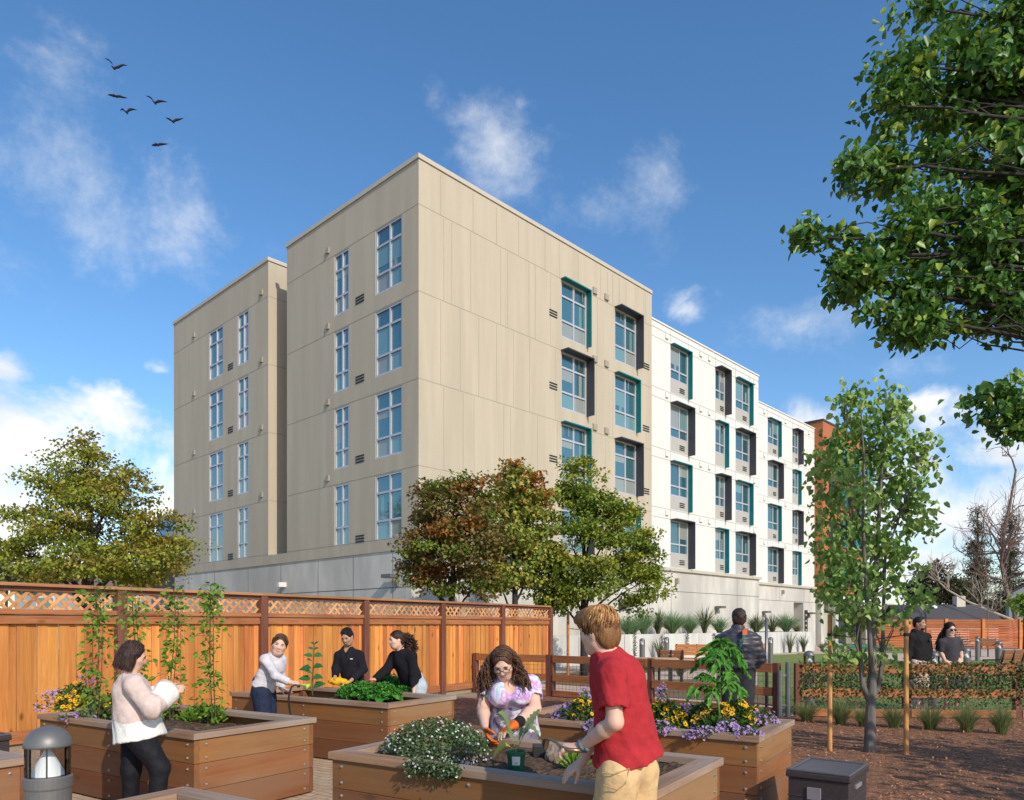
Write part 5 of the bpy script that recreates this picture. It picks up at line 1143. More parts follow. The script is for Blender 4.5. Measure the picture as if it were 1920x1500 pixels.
def add_hand(b, w, d, pn, side, curl=.5, sc=1.0, spread=.12, thumb=.6):
    """palm plus five bent fingers; pn points out of the palm, side +1 puts the thumb on the d x pn side"""
    d = unit(d); pn = unit(pn-np.dot(pn, d)*d); t = np.cross(d, pn)*side; w = np.asarray(w, float); k = sc
    for i, o in enumerate((-.028, -.010, .010, .028)): b.cone(w+t*o*.55*k, w+d*.082*k+t*o*k, .015*k, .0125*k, bl=.014)
    for i, (o, L_) in enumerate(((.030, .068), (.0105, .078), (-.0095, .072), (-.028, .056))):
        p = w+d*.084*k+t*o*k; dirn = unit(d+t*o*spread*20*.1); a = 0
        for j, (f, r) in enumerate(((.45, .0098), (.31, .0086), (.24, .0074))):
            a += curl*(.75, .95, .6)[j]; dd = dirn*math.cos(a)+pn*math.sin(a); q_ = p+dd*L_*f*k; b.cone(p, q_, r*k, r*.92*k, bl=.005); p = q_
    p = w+d*.022*k+t*.028*k; a1 = unit(d*.65+t*.8+pn*thumb*.6); q_ = p+a1*.04*k; b.cone(p, q_, .0135*k, .0115*k, bl=.012); a2 = unit(d*.9+t*.25+pn*thumb); r_ = q_+a2*.032*k; b.cone(q_, r_, .011*k, .0095*k, bl=.005); b.cone(r_, r_+unit(d+pn*thumb)*.024*k, .0095*k, .0075*k, bl=.005)
def strands(H_, n, path, rad, mat, root, name='hair_strands', sides=4):
    mb = MB()
    for i in range(n):
        P = path(i); mb.tube(P, np.concatenate([np.full(len(P)-2, rad), [rad*.8, rad*.25]]), sides, cap=False)
    return mb.build(name, mat, root, smooth=True)

class Person:
    def __init__(s, Z, label, f, skinmat, h=.010):
        s.Z, s.f = Z, unit((f[0], f[1], 0)); s.rt = np.array((s.f[1], -s.f[0], 0)); s.h = h; s.skinmat = skinmat; s.label = label
    def K(s, px, py, dz=0): return W(px, py, s.Z+dz)
    def pose(s, **J):
        s.J = {k: (s.K(*v) if len(v) < 4 else np.array(v[:3])) for k, v in J.items()}; J = s.J
        if 'pel' in J and 'hipR' not in J: J['hipR'] = J['pel']+s.rt*.085; J['hipL'] = J['pel']-s.rt*.085
        for sd, sg in (('R', 1), ('L', -1)):
            if 'an'+sd not in J: a = J['hip'+sd].copy()+s.rt*sg*.02; a[2] = .085; J['an'+sd] = a
            if 'kn'+sd not in J: J['kn'+sd] = (J['hip'+sd]*.48+J['an'+sd]*.52)+s.f*.035
        s.feet = (J['anR']+J['anL'])/2; s.root = thing('person', s.label, 'person', (s.feet[0], s.feet[1], 0)); return s
    def body(s, H_, arm=1.0, torso=True, hands=None, leg=1.0, bust=0):
        J, b = s.J, SDF(); s.H = H_; add_head(b, H_, J['neck'])
        ch = (J['shR']+J['shL'])/2; s.chest = ch; n = s.f
        b.cone(J['neck'], ch-np.array((0, 0, .05)), .06, .10, n, 1.4, bl=.05); b.cone(ch-np.array((0, 0, .05)), J['pel'], .12, .12, n, 1.35, bl=.05)
        for sd in 'RL':
            b.cone(J['neck']-np.array((0, 0, .015)), J['sh'+sd], .04, .04, bl=.05)
            m = J['el'+sd]+(J['wr'+sd]-J['el'+sd])*.3
            b.chain([J['sh'+sd], J['el'+sd]], [.043*arm, .038*arm], bl=.03); b.chain([J['el'+sd], m, J['wr'+sd]], [.037*arm, .037*arm, .025*arm**.5], bl=.02)
            b.chain([J['hip'+sd], J['kn'+sd], J['an'+sd]], [.085*leg, .052*leg, .035], bl=.04); b.cone(J['an'+sd]-np.array((0, 0, .035)), J['an'+sd]-np.array((0, 0, .05))+s.f*.14, .035, .028, bl=.03)
            hd = (hands or {}).get(sd)
            if hd is not None: add_hand(b, J['wr'+sd], hd[0], hd[1], 1 if sd == 'R' else -1, *hd[2:])
        s.bodysdf = b; s.bodyobj = b.obj('body', s.skinmat, s.root, s.h); return s
    def top(s, name, mats, sleeve=1.0, r=.0, hem=None, chest=.135, waist=.13, hips=.15, fl=1.35, armr=1.0, subs=(), disp=None, mfun=None, cuff=.0, extra=None, h=None):
        J, b, n = s.J, SDF(), s.f; ch = s.chest; c2 = ch-np.array((0, 0, .07)); hm = J['pel'] if hem is None else hem; wst = c2*.45+hm*.55
        for sd in 'RL':
            e, w = J['el'+sd], J['wr'+sd]; S_ = J['sh'+sd]
            if sleeve <= 1: q_ = S_+(e-S_)*sleeve; b.cone(S_, q_+(e-S_)*.08, .050*armr+r, .055*armr+r+.006*(sleeve < 1), bl=.04); s.sleeve_cut(b, q_, unit(e-S_))
            else: q_ = e+(w-e)*(sleeve-1); b.cone(S_, e, .051*armr+r, .047*armr+r, bl=.04); b.cone(e, q_+unit(w-e)*.03, .047*armr+r, .036*armr+r+cuff, bl=.02); s.sleeve_cut(b, q_, unit(w-e))
        b.cone(J['neck']-np.array((0, 0, .025)), c2, .066+r, .11+r, n, 1.3, bl=.05); b.cone(c2, wst, chest+r, waist+r, n, fl, bl=.05); b.cone(wst, hm, waist+r, hips+r, n, fl, bl=.05)
        for sd in 'RL': b.cone(J['neck']-np.array((0, 0, .03)), J['sh'+sd], .052+r, .048+r*.8, bl=.05)
        if extra: extra(b)
        for sb in subs: b.p.append(sb)
        # open hem and collar: cut flat
        dn = unit(hm-wst)
        b.cone(hm+dn*1.5, hm+dn*1.51, 1.5, 1.5, bl=.008, sub=True)
        return b.obj(name, mats, s.root, h or s.h, disp or folds(), mfun)
    def sleeve_cut(s, b, c, d): b.cone(c+d*.12, c+d*.13, .115, .115, bl=.006, sub=True)
    def legs(s, name, mats, r=.012, hipr=.105, kn=.065, an=.05, seat=.0, upto=1.0, h=None, disp=None):
        J, b = s.J, SDF(); wst = J['pel']+np.array((0, 0, .10))
        b.cone(wst, J['pel'], .115+r, .125+r, s.f, 1.25, bl=.05)
        for sd in 'RL':
            e = J['an'+sd]+(J['kn'+sd]-J['an'+sd])*(1-upto)+np.array((0, 0, .02))
            b.cone(J['hip'+sd]-s.f*seat, J['kn'+sd], hipr+r, kn+r, bl=.04); b.cone(J['kn'+sd], e, kn+r, an+r, bl=.03)
        return b.obj(name, mats, s.root, h or s.h, disp or folds(.005, .07, 5))
    def shoes(s, mat):
        for sd in 'RL':
            a = s.J['an'+sd].copy(); a[2] = .045; b = SDF(); b.cone(a-s.f*.04, a+s.f*.15, .045, .038, bl=.02); b.cone(a+np.array((0, 0, .04)), a, .04, .045, bl=.02)
            lo = a.copy(); lo[2] = -.30; b.cone(lo, lo+s.f*.01, .30, .30, bl=.004, sub=True); b.obj('shoe', mat, s.root, .012)
    def cap(s, mat, extra=None, face=True, disp=None, grow=1.0, h=None):
        H_, b = s.H, SDF(); a, r = H_.ax, H_.r
        b.ell(H_(0, -.018, .036), a, r(.083*grow, .102*grow, .092*grow)); b.ell(H_(0, -.05, -.02), a, r(.074*grow, .06, .075), bl=.03)
        if extra: extra(b, H_)
        if face: b.ell(H_(0, .105, -.03), a, r(.067, .072, .110), bl=.012, sub=True)
        return b.obj('hair', mat, s.root, h or s.h*.85, disp)

shoe_dark = mk('dark_shoe', (.03, .03, .032), .6)
def capstrands(H_, n, mat, root, mode='part', rad=.0045, part=.0):
    def path(i):
        P = []
        if mode == 'part':
            sg = rng.choice((-1, 1)); y0 = rng.uniform(-.09, .055)
            for t in np.linspace(0, 1, 6):
                e = math.pi/2-t*rng.uniform(1.35, 1.5); yy = y0-.012*t; w = math.sqrt(max(.05, 1-((yy+.018)/.104)**2)); P.append(H_(part+sg*.088*math.cos(e)*w+rng.normal(0, .002), yy+rng.normal(0, .003), .036+.098*math.sin(e)*w))
        else:
            u = rng.uniform(-1.25, 1.25)
            for t in np.linspace(0, 1, 6):
                e = .68+t*1.9; P.append(H_(.087*math.sin(u)*(math.sin(e)**.5 if t < .98 else .6)*(1-.35*t), -.022+.100*math.cos(e), .036+.097*math.sin(e)*math.cos(u*.75)))
        return np.array(P)
    strands(H_, n, path, rad, mat, root)
# 1 woman in the cream sweater
p = Person(5.75, 'woman with dark bob in a pink and cream sweater reaching for a vine', (.86, .5), SK[1], .009)
p.pose(neck=(243, 1268), shR=(252, 1284, -.15), shL=(240, 1280, .17), elR=(284, 1331, -.20), elL=(278, 1324, .2), wrR=(311, 1300, -.02), wrL=(312, 1297, .13), pel=(262, 1374), hipR=(262, 1382, -.09), hipL=(254, 1382, .09), knR=(300, 1440, -.07), anR=(288, 1552, -.10), knL=(246, 1445, .07), anL=(243, 1552, .10))
Hd = Head(p.K(250, 1231), (.88, .40, -.30), sc=.90)
p.body(Hd, hands={'R': ((1, .1, .35), (0, .9, -.3), .35, .95), 'L': ((1, .1, .4), (0, -.9, -.3), .35, .95)}); face_parts(p.root, Hd, hairmat('brow_dark', (.03, .02, .018)))
m_sw = [cloth('pink_knit', (.60, .47, .42), .1, .95, .5, 160), cloth('cream_knit', (.80, .77, .70), .05, .95, .4, 160)]
zb = p.K(0, 1349)[2]
def sw_m(c): x = p.J['wrR']; return ((c[:, 2] < zb+.012*np.sin(c[:, 0]*20)) | ((np.linalg.norm(c-(p.J['wrR']*.8+p.J['elR']*.2), axis=1) < .115) | (np.linalg.norm(c-(p.J['wrL']*.8+p.J['elL']*.2), axis=1) < .115))).astype(int)
p.top('sweater', m_sw, 1.92, .006, p.K(262, 1383), .145, .165, .205, 1.12, 1.22, mfun=sw_m, cuff=.046, disp=folds(.011, .09, 3, (1, 1, .45)))
p.legs('leggings', [cloth('black_leggings', (.012, .012, .016), .1, .7)], .004, .10, .066, .044); p.shoes(shoe_dark)
hb = hairmat('dark_brown_hair', (.045, .026, .022))
p.cap(hb, lambda b, H_: (b.ell(H_(0, -.045, -.03), H_.ax, H_.r(.088, .085, .105), bl=.03), b.cone(H_(-.07, .0, .02), H_(-.078, -.015, -.10), .028, .022), b.cone(H_(.07, .0, .02), H_(.078, -.015, -.10), .028, .022)), disp=lambda x, y, z: .012*vnoise(x, y, z*.3, .03, 2))
def bob(i):
    th = rng.uniform(-1.95, 1.95); a = th; r0 = .05+.03*rng.random(); top_ = Hd(math.sin(a)*.055, -math.cos(a)*.07-.015, .105-.02*rng.random()); mid = Hd(math.sin(a)*.094, -math.cos(a)*.108-.012, .02); bot = Hd(math.sin(a)*.097+rng.normal(0, .008), -math.cos(a)*.112-.01+rng.normal(0, .008), -.10-.035*rng.random())
    return np.array([top_, Hd(math.sin(a)*.082, -math.cos(a)*.098-.014, .07), mid, (mid+bot)/2+rng.normal(0, .004, 3), bot])
strands(Hd, 190, bob, .0055, hb, p.root); capstrands(Hd, 110, hb, p.root)

# 2 woman in the pale grey sweater with the hose
p = Person(8.6, 'smiling woman in a pale grey sweater leaning over with the hose', (.80, -.50), SK[0], .011)
p.pose(neck=(512, 1231, .02), shR=(497, 1237, -.12), shL=(527, 1237, .13), elR=(517, 1268, -.22), elL=(527, 1268, .1), wrR=(543, 1279, -.22), wrL=(529, 1292, .02), pel=(492, 1296), hipR=(489, 1300, -.06), hipL=(500, 1300, .08), knR=(496, 1366, -.06), anR=(492, 1418, -.06), knL=(508, 1366, .08), anL=(505, 1416, .1))
Hd = Head(p.K(524, 1209, -.03), (.30, -.95, -.08), (.28, 0, 1), .98)
p.body(Hd, hands={'R': ((1, -.1, -.15), (0, .5, -1), .75, .95), 'L': ((1, -.3, -.25), (0, 0, -1), .15, .95)}); hb = hairmat('light_brown_hair', (.10, .055, .035)); face_parts(p.root, Hd, hb, True)
p.top('sweater', [cloth('grey_knit', (.58, .55, .58), .06, .95, .4, 200)], 1.93, .004, p.K(493, 1290), .135, .13, .145, 1.3, disp=folds(.006, .06, 7, (.6, .6, 1.2)))
p.legs('jeans', [cloth('dark_denim', (.022, .03, .062), .25, .85, .3, 250)], .006, .105, .068, .058); p.shoes(shoe_dark); capstrands(Hd, 90, hb, p.root, 'back')
p.cap(hb, lambda b, H_: (b.ell(H_(0, -.10, .0), H_.ax, H_.r(.035, .035, .04)), b.cone(H_(-.072, .0, .05), H_(-.076, -.02, -.02), .02, .014), b.cone(H_(.072, .0, .05), H_(.076, -.02, -.02), .02, .014), b.ell(H_(0, -.06, -.07), H_.ax, H_.r(.055, .04, .05))), disp=lambda x, y, z: .006*vnoise(x*.4, y, z, .02, 2))

# 3 woman in the black zip jacket
p = Person(10.6, 'woman with tied black hair in a black zip jacket holding yellow gloves behind the planter', (-.2, -.97), SK[2], .012)
p.pose(neck=(652, 1216, .03), shR=(636, 1230, .03), shL=(674, 1229, .0), elR=(630, 1252, .0), elL=(681, 1255, -.05), wrR=(628, 1272, -.22), wrL=(657, 1277, -.28), pel=(662, 1290, .08))
Hd = Head(p.K(651, 1194, -.05), (-.22, -.9, -.42), (-.05, 0, 1), .98)
p.body(Hd, hands={'R': ((.35, -.5, -.6), (.5, -.2, .3), .6, .95), 'L': ((-.8, -.3, -.4), (.0, -.3, .9), .6, .95)}); hb = hairmat('black_hair', (.012, .010, .012), .3); face_parts(p.root, Hd, hb, True)
p.top('jacket', [cloth('black_fleece', (.014, .013, .018), .15, .95, .3, 200)], 1.8, .014, p.K(664, 1286, .06), .14, .14, .145, 1.3, disp=folds(.008, .07, 9), subs=[('c', p.J['neck']+p.f*.085+np.array((0, 0, .02)), p.J['neck']+p.f*.115-np.array((0, 0, .13)), .05, .012, None, 1, .01, True)], extra=lambda b: (b.cone(p.J['neck']-p.rt*.05+np.array((0, 0, .0)), p.J['neck']-p.rt*.055-np.array((0, 0, .04))+p.f*.05, .024, .028), b.cone(p.J['neck']+p.rt*.05, p.J['neck']+p.rt*.055-np.array((0, 0, .04))+p.f*.05, .024, .028)))
mb = MB(); c = p.chest+p.f*.118-p.rt*.07-np.array((0, 0, .045)); mb.obox(c, -p.rt*.035, np.array((0, 0, .012)), p.f*.012); mb.build('jacket_patch', M['bollardwhite'], p.root)
p.legs('jeans', [cloth('light_denim', (.36, .42, .50), .2, .85, .3, 250)], .006); p.shoes(shoe_dark); capstrands(Hd, 110, hb, p.root, 'back')
p.cap(hb, lambda b, H_: (b.ell(H_(0, -.10, .02), H_.ax, H_.r(.045, .04, .045)), b.ell(H_(.0, -.08, -.05), H_.ax, H_.r(.05, .05, .06))), disp=lambda x, y, z: .004*vnoise(x*.4, y, z, .02, 2))

# 4 woman with the curly ponytail
p = Person(10.0, 'smiling woman with curly brown ponytail and black jacket reaching left with a red hand tool', (-.80, -.55), SK[0], .011)
p.pose(neck=(752, 1224, .0), shR=(739, 1231, .12), shL=(772, 1231, -.13), elR=(724, 1257, -.02), elL=(777, 1264, -.16), wrR=(704, 1273, -.12), wrL=(776, 1296, -.2), pel=(779, 1286, .03))
Hd = Head(p.K(743, 1200, -.04), (-.86, -.52, -.10), (-.12, 0, 1), .98)
p.body(Hd, hands={'R': ((-1, -.15, -.3), (0, .5, -.9), .95, .95), 'L': ((0, -.2, -1), (-1, 0, 0), .3, .95)}); hb = hairmat('curly_brown_hair', (.045, .022, .016)); face_parts(p.root, Hd, hb, True)
p.top('jacket', [cloth('black_fleece_coat', (.012, .011, .014), .15, .95, .35, 180)], 1.92, .016, p.K(775, 1278, .03), .14, .145, .155, 1.25, disp=folds(.008, .07, 11))
p.legs('jeans', [cloth('pale_denim', (.42, .48, .55), .2, .85, .3, 250)], .01, .11); p.shoes(shoe_dark); capstrands(Hd, 100, hb, p.root, 'back')
p.cap(hb, lambda b, H_: b.cone(H_(0, -.09, .02), H_(0, -.12, .0), .04, .04), disp=lambda x, y, z: .005*vnoise(x*.4, y, z, .02, 2))
def curls(root_pt, lo, hi, n_, L0, L1, dirf, amp=.012, turns=5):
    out = []
    for i in range(n_):
        a = root_pt(i); d = unit(dirf(i)); L_ = rng.uniform(L0, L1); t = np.linspace(0, 1, 12); s1 = unit(np.cross(d, (0, .3, 1.))); s2 = np.cross(d, s1); ph = rng.random()*6; am = amp*rng.uniform(.6, 1.3)
        P = a+np.outer(t*L_, d)+np.outer(np.sin(t*turns*2+ph)*am*np.minimum(1, t*3), s1)+np.outer(np.cos(t*turns*2+ph)*am*np.minimum(1, t*3), s2); P[:, 2] -= (t**2)*L_*.55; out.append(P)
    return out
C_ = curls(lambda i: Hd(rng.normal(0, .02), -.12, .005+rng.normal(0, .02)), 0, 0, 230, .10, .21, lambda i: -Hd.y*.75+np.array((0, 0, -.25))+rng.normal(0, .38, 3), .016, 6)
strands(Hd, 230, lambda i: C_[i], .0068, hb, p.root, 'ponytail')

# 5 woman in the tie-dye dress
p = Person(6.0, 'woman with long curly brown hair and glasses in a purple and blue tie-dye dress planting', (.05, -1), SK[0], .010)
p.pose(neck=(955, 1276, -.08), shR=(916, 1283, -.02), shL=(997, 1281, -.02), elR=(906, 1328, -.10), elL=(1003, 1328, -.14), wrR=(909, 1364, -.32), wrL=(966, 1358, -.34), pel=(962, 1362, .12))
Hd = Head(p.K(944, 1244, -.16), (-.12, -.85, -.52), (-.08, 0, 1), 1.02)
p.body(Hd, 1.3, hands={'R': ((.2, -.5, -.7), (.9, 0, .1), .5, 1.0)}); hb = hairmat('long_brown_hair', (.10, .05, .03)); face_parts(p.root, Hd, hb)
def tiedye():
    m, nt, pb = _nodes('tie_dye_cotton'); N, L = nt.nodes, nt.links; tc = N.new('ShaderNodeTexCoord'); n = N.new('ShaderNodeTexNoise'); n.inputs['Scale'].default_value = 6.5; n.inputs['Detail'].default_value = 4; n.inputs['Distortion'].default_value = 1.6; L.new(tc.outputs['Object'], n.inputs['Vector'])
    cr = N.new('ShaderNodeValToRGB'); e = cr.color_ramp.elements; e[0].position = .33; e[0].color = (.22, .50, .62, 1); e[1].position = .43; e[1].color = (.72, .68, .74, 1)
    for pos, c in ((.50, (.66, .50, .72)), (.56, (.48, .22, .56)), (.62, (.76, .66, .74)), (.70, (.70, .40, .62))): x = e.new(pos); x.color = rgb(c)
    L.new(n.outputs[0], cr.inputs[0]); L.new(cr.outputs[0], pb.inputs['Base Color']); pb.inputs['Roughness'].default_value = .9; return m
M['tiedye'] = tiedye(); M['dress_low'] = mk('printed_dress_skirt', (.20, .17, .24), .9, .5, 16, alt=(.62, .58, .66), altpos=(.5, .56), altscale=11)
zs = p.K(0, 1326, -.1)[2]
p.top('dress', [M['tiedye'], M['dress_low']], .42, .004, p.K(964, 1372, .10), .165, .165, .19, 1.2, 1.25, mfun=lambda c: (c[:, 2] < zs).astype(int), disp=folds(.009, .07, 13),
      extra=lambda b: (b.ell(p.K(938, 1304, -.16), np.eye(3), (.085, .08, .085), bl=.05), b.ell(p.K(976, 1304, -.16), np.eye(3), (.085, .08, .085), bl=.05), b.cone(p.K(964, 1350, .02), p.K(968, 1400, .08), .18, .23, p.f, 1.2, bl=.05)),
      subs=[('c', p.J['neck']+p.f*.07+np.array((0, 0, .045)), p.J['neck']+p.f*.175-np.array((0, 0, .12)), .075, .022, None, 1, .015, True)])
b = SDF(); b.cone(p.J['neck'], p.K(956, 1300, -.14), .06, .06); b.ell(p.K(939, 1303, -.155), np.eye(3), (.08, .075, .082), bl=.03); b.ell(p.K(975, 1303, -.155), np.eye(3), (.08, .075, .082), bl=.03); b.obj('chest', SK[0], p.root, .010)
p.legs('leggings', [cloth('black_tights', (.02, .02, .025))], .004, .12, .075, .05); p.shoes(shoe_dark)
p.cap(hb, lambda b, H_: (b.ell(H_(0, -.05, -.02), H_.ax, H_.r(.095, .085, .10)),), disp=lambda x, y, z: .008*vnoise(x, y, z*.4, .025, 2))
AA = rng.choice((-1, 1), 560)*rng.uniform(.5, 1.70, 560)
C_ = curls(lambda i: Hd(*(lambda a: (math.sin(a)*.088, -math.cos(a)*.095-.012, .085-rng.random()*.13))(AA[i])), 0, 0, 560, .10, .215, lambda i: Hd.x*np.sign(AA[i])*rng.uniform(.08, .62)+np.array((-.05, .04+rng.normal(0, .16), -.6)), .016, 7)
strands(Hd, 560, lambda i: C_[i], .0046, hb, p.root); capstrands(Hd, 150, hb, p.root)
gl = MB(); lens = []
for s in (-1, 1):
    ring = [Hd(s*.034+.026*math.cos(t), .106, -.002+.017*math.sin(t)) for t in np.linspace(0, 2*math.pi, 13)]; gl.tube(ring, .0022, 5, cap=False); gl.tube([Hd(s*.06, .106, .004), Hd(s*.078, .0, .004)], .002, 5)
gl.tube([Hd(-.009, .106, .002), Hd(.009, .106, .002)], .002, 5); gl.build('glasses', M['frame'], p.root)
M['orange_glove'] = cloth('orange_glove', (.62, .13, .02)); M['tan_glove'] = cloth('tan_glove_tips', (.55, .42, .27)); M['black_cuff'] = cloth('black_glove_cuff', (.015, .015, .018))
wl = p.J['wrL']; gdir = unit(p.K(933, 1378, -.44)-wl)
b = SDF(); add_hand(b, wl, gdir, np.array((-.1, -.25, -.9)), -1, .38, 1.22, .2); b.cone(wl-gdir*.05, wl+gdir*.02, .044, .038)
b.obj('glove', [M['orange_glove'], M['tan_glove'], M['black_cuff']], p.root, .006, mfun=lambda c: np.where((c-wl)@gdir > .135, 1, np.where((c-wl)@gdir < .0, 2, 0)))
b = SDF(); wr = p.J['wrR']; b_d = unit(np.array((.25, -.5, -.6))); add_hand(b, wr+b_d*.015, b_d, np.array((.9, 0, .1)), 1, .5, 1.15); b.obj('glove', [M['orange_glove']], p.root, .007)

# 6 young man in the red T-shirt
p = Person(3.72, 'young man with ginger hair in a red T-shirt and khaki trousers digging with a trowel', (-.66, .75), SK[0], .0075)
p.pose(neck=(1142, 1232, .03), shL=(1147, 1262, -.16), shR=(1172, 1252, .19), elL=(1153, 1354, -.20), wrL=(1088, 1402, -.02), elR=(1128, 1352, .26), wrR=(1092, 1428, .24), pel=(1176, 1436, .06), hipL=(1160, 1452, -.03), hipR=(1196, 1446, .13), knL=(1136, 1606, .0), knR=(1188, 1606, .16), anL=(1150, 1730, -.02), anR=(1205, 1722, .16))
Hd = Head(p.K(1122, 1184, .04), (-.74, .66, -.14), (-.10, 0, 1), .95)
p.body(Hd, 1.05, hands={'L': ((-.95, .2, -.05), (-.1, .35, -.9), .95, 1.0), 'R': ((-.75, .15, -.6), (.1, .3, -.9), .25, 1.0)}); hb = hairmat('ginger_hair', (.30, .145, .055), .4)
M['redtee'] = cloth('red_cotton', (.40, .028, .035), .12, .9, .3, 260)
p.top('tshirt', [M['redtee']], .56, .006, p.K(1178, 1418, .05), .150, .148, .178, 1.22, 1.08, disp=folds(.013, .085, 21, (1, 1, .7)), h=.0075, extra=lambda b: (b.cone(p.J['neck']-np.array((0, 0, .012)), p.J['neck']-np.array((0, 0, .06)), .070, .082), b.cone(p.K(1176, 1380, .05), p.K(1180, 1450, .06), .150, .196, p.f, 1.15, bl=.05)))
p.legs('trousers', [cloth('khaki_twill', (.64, .44, .225), .08, .9, .25, 300)], .004, .108, .085, .07, disp=folds(.011, .12, 23, (1, 1, .5)), h=.0085); p.shoes(shoe_dark)
mb = MB(); pk = p.K(1196, 1438, -.02)
for (o, a_, b_) in ((p.K(1136, 1446, -.16), p.K(1174, 1436, -.14), p.K(1166, 1478, -.17)),):
    pass
mb.tube([p.K(1128, 1449, -.135), p.K(1150, 1452, -.155), p.K(1180, 1441, -.135)], .003, 5); mb.tube([p.K(1180, 1441, -.135), p.K(1172, 1470, -.15), p.K(1158, 1482, -.16), p.K(1132, 1472, -.15)], .0028, 5)
M['seam'] = cloth('khaki_seam', (.40, .26, .12)); mb.build('pocket_seam', M['seam'], p.root)
p.cap(hb, lambda b, H_: (b.ell(H_(0, .03, .085), H_.ax, H_.r(.080, .085, .052), bl=.03), b.ell(H_(0, -.062, -.045), H_.ax, H_.r(.066, .05, .06), bl=.03), b.cone(H_(-.03, .095, .075), H_(.045, .095, .07), .026, .024)), disp=lambda x, y, z: .010*vnoise(x, y, z*.5, .022, 2), grow=1.04, h=.006)
cols = [hb, hairmat('ginger_hair_light', (.46, .25, .10), .3), hairmat('ginger_hair_dark', (.15, .07, .03), .3)]
for kk, (cnt, mm) in enumerate(((230, cols[0]), (110, cols[1]), (90, cols[2]))):
    def crop(i, kk=kk):
        u = rng.uniform(-math.pi, math.pi); e0 = rng.uniform(.25, 1.35) if kk < 2 else rng.uniform(-.35, .5); P = []
        for t in np.linspace(0, 1, 6):
            e = e0-t*rng.uniform(.45, .6)*(1 if kk < 2 else .7); a = u+t*.25; r = 1.075+.05*math.sin(t*3)+(.03 if math.cos(a) > .3 and kk < 2 else 0); P.append(Hd(.082*r*math.cos(e)*math.sin(a), -.015+.100*r*math.cos(e)*math.cos(a), .040+.094*r*math.sin(e)))
        P = np.array(P); fr = (P-Hd.c)@Hd.y; up_ = (P-Hd.c)@Hd.z; P[:, 2] += np.where((fr > .05) & (up_ < .05), .03, 0); return P
    strands(Hd, cnt, crop, .0046, mm, p.root)
M['watch'] = mk('watch_face', (.12, .20, .21), .25); mb = MB(); w0 = p.J['wrL']; ad = unit(p.J['elL']-w0); pc = w0+ad*.03
mb.tube([pc-ad*.011, pc+ad*.011], .0335, 16); mb.ball(pc+np.array((.012, -.026, -.012)), .016, 10); mb.build('wristwatch', [M['watch']], p.root, smooth=True)

# 7 man in the puffer jacket, back view
p = Person(9.0, 'dark-haired man seen from behind in a charcoal puffer jacket with an orange and green strap', (.18, .98), SK[1], .011)
p.pose(neck=(1384, 1181), shL=(1354, 1200), shR=(1414, 1200), elL=(1345, 1232, .04), elR=(1424, 1234, .05), wrL=(1352, 1256, .16), wrR=(1408, 1254, .16), pel=(1384, 1254, .02))
Hd = Head(p.K(1386, 1160, .02), (.30, .95, -.05), sc=1.0)
p.body(Hd, 1.1, hands={'L': ((.3, .6, -.7), (.8, .3, 0), .5), 'R': ((-.3, .6, -.7), (-.8, .3, 0), .5)}); hb = hairmat('dark_hair', (.035, .022, .02))
def quilt(x, y, z): return -.014*np.abs(np.sin(z*math.pi/.075+.6*np.sin(x*5)))+.008+.008*vnoise(x, y, z, .05, 3)
M['puffer'] = mk('puffer_nylon', (.052, .046, .062), .42, .15, 20, .15, 60, sheen=.1)
p.top('puffer_jacket', [M['puffer']], 1.98, .022, p.K(1384, 1250), .165, .16, .17, 1.2, 1.25, disp=quilt, extra=lambda b: b.cone(p.J['neck']+np.array((0, 0, .03)), p.J['neck'], .062, .075))
p.legs('trousers', [cloth('charcoal_trousers', (.035, .036, .045))], .014, .11, .075, .06); p.shoes(shoe_dark)
p.cap(hb, disp=lambda x, y, z: .014*vnoise(x, y, z, .025, 4), grow=1.03)
bk = lambda x, y: p.K(x, y, -.185)
mb = MB()
def strap(pts, w, mat, nm):
    mb = MB(); mb.add(sum([[q_-np.array((w/2, 0, 0)), q_+np.array((w/2, 0, 0))] for q_ in pts], [])+sum([[q_-np.array((w/2, .012, 0)), q_+np.array((w/2, -.012, 0))] for q_ in pts], []), [(2*i, 2*i+1, 2*i+3, 2*i+2) for i in range(len(pts)-1)]+[(2*len(pts)+2*i+2, 2*len(pts)+2*i+3, 2*len(pts)+2*i+1, 2*len(pts)+2*i) for i in range(len(pts)-1)]); mb.build(nm, mat, p.root)
strap([p.K(1400, 1178, -.135), p.K(1396, 1183, -.175), p.K(1396, 1190, -.20)], .055, mk('orange_pad', (.55, .11, .035), .7), 'strap_pad')
strap([p.K(1396, 1190, -.203), p.K(1393, 1198, -.21), p.K(1389, 1209, -.213), p.K(1383, 1222, -.21)], .028, mk('green_webbing', (.01, .13, .10), .7), 'strap')

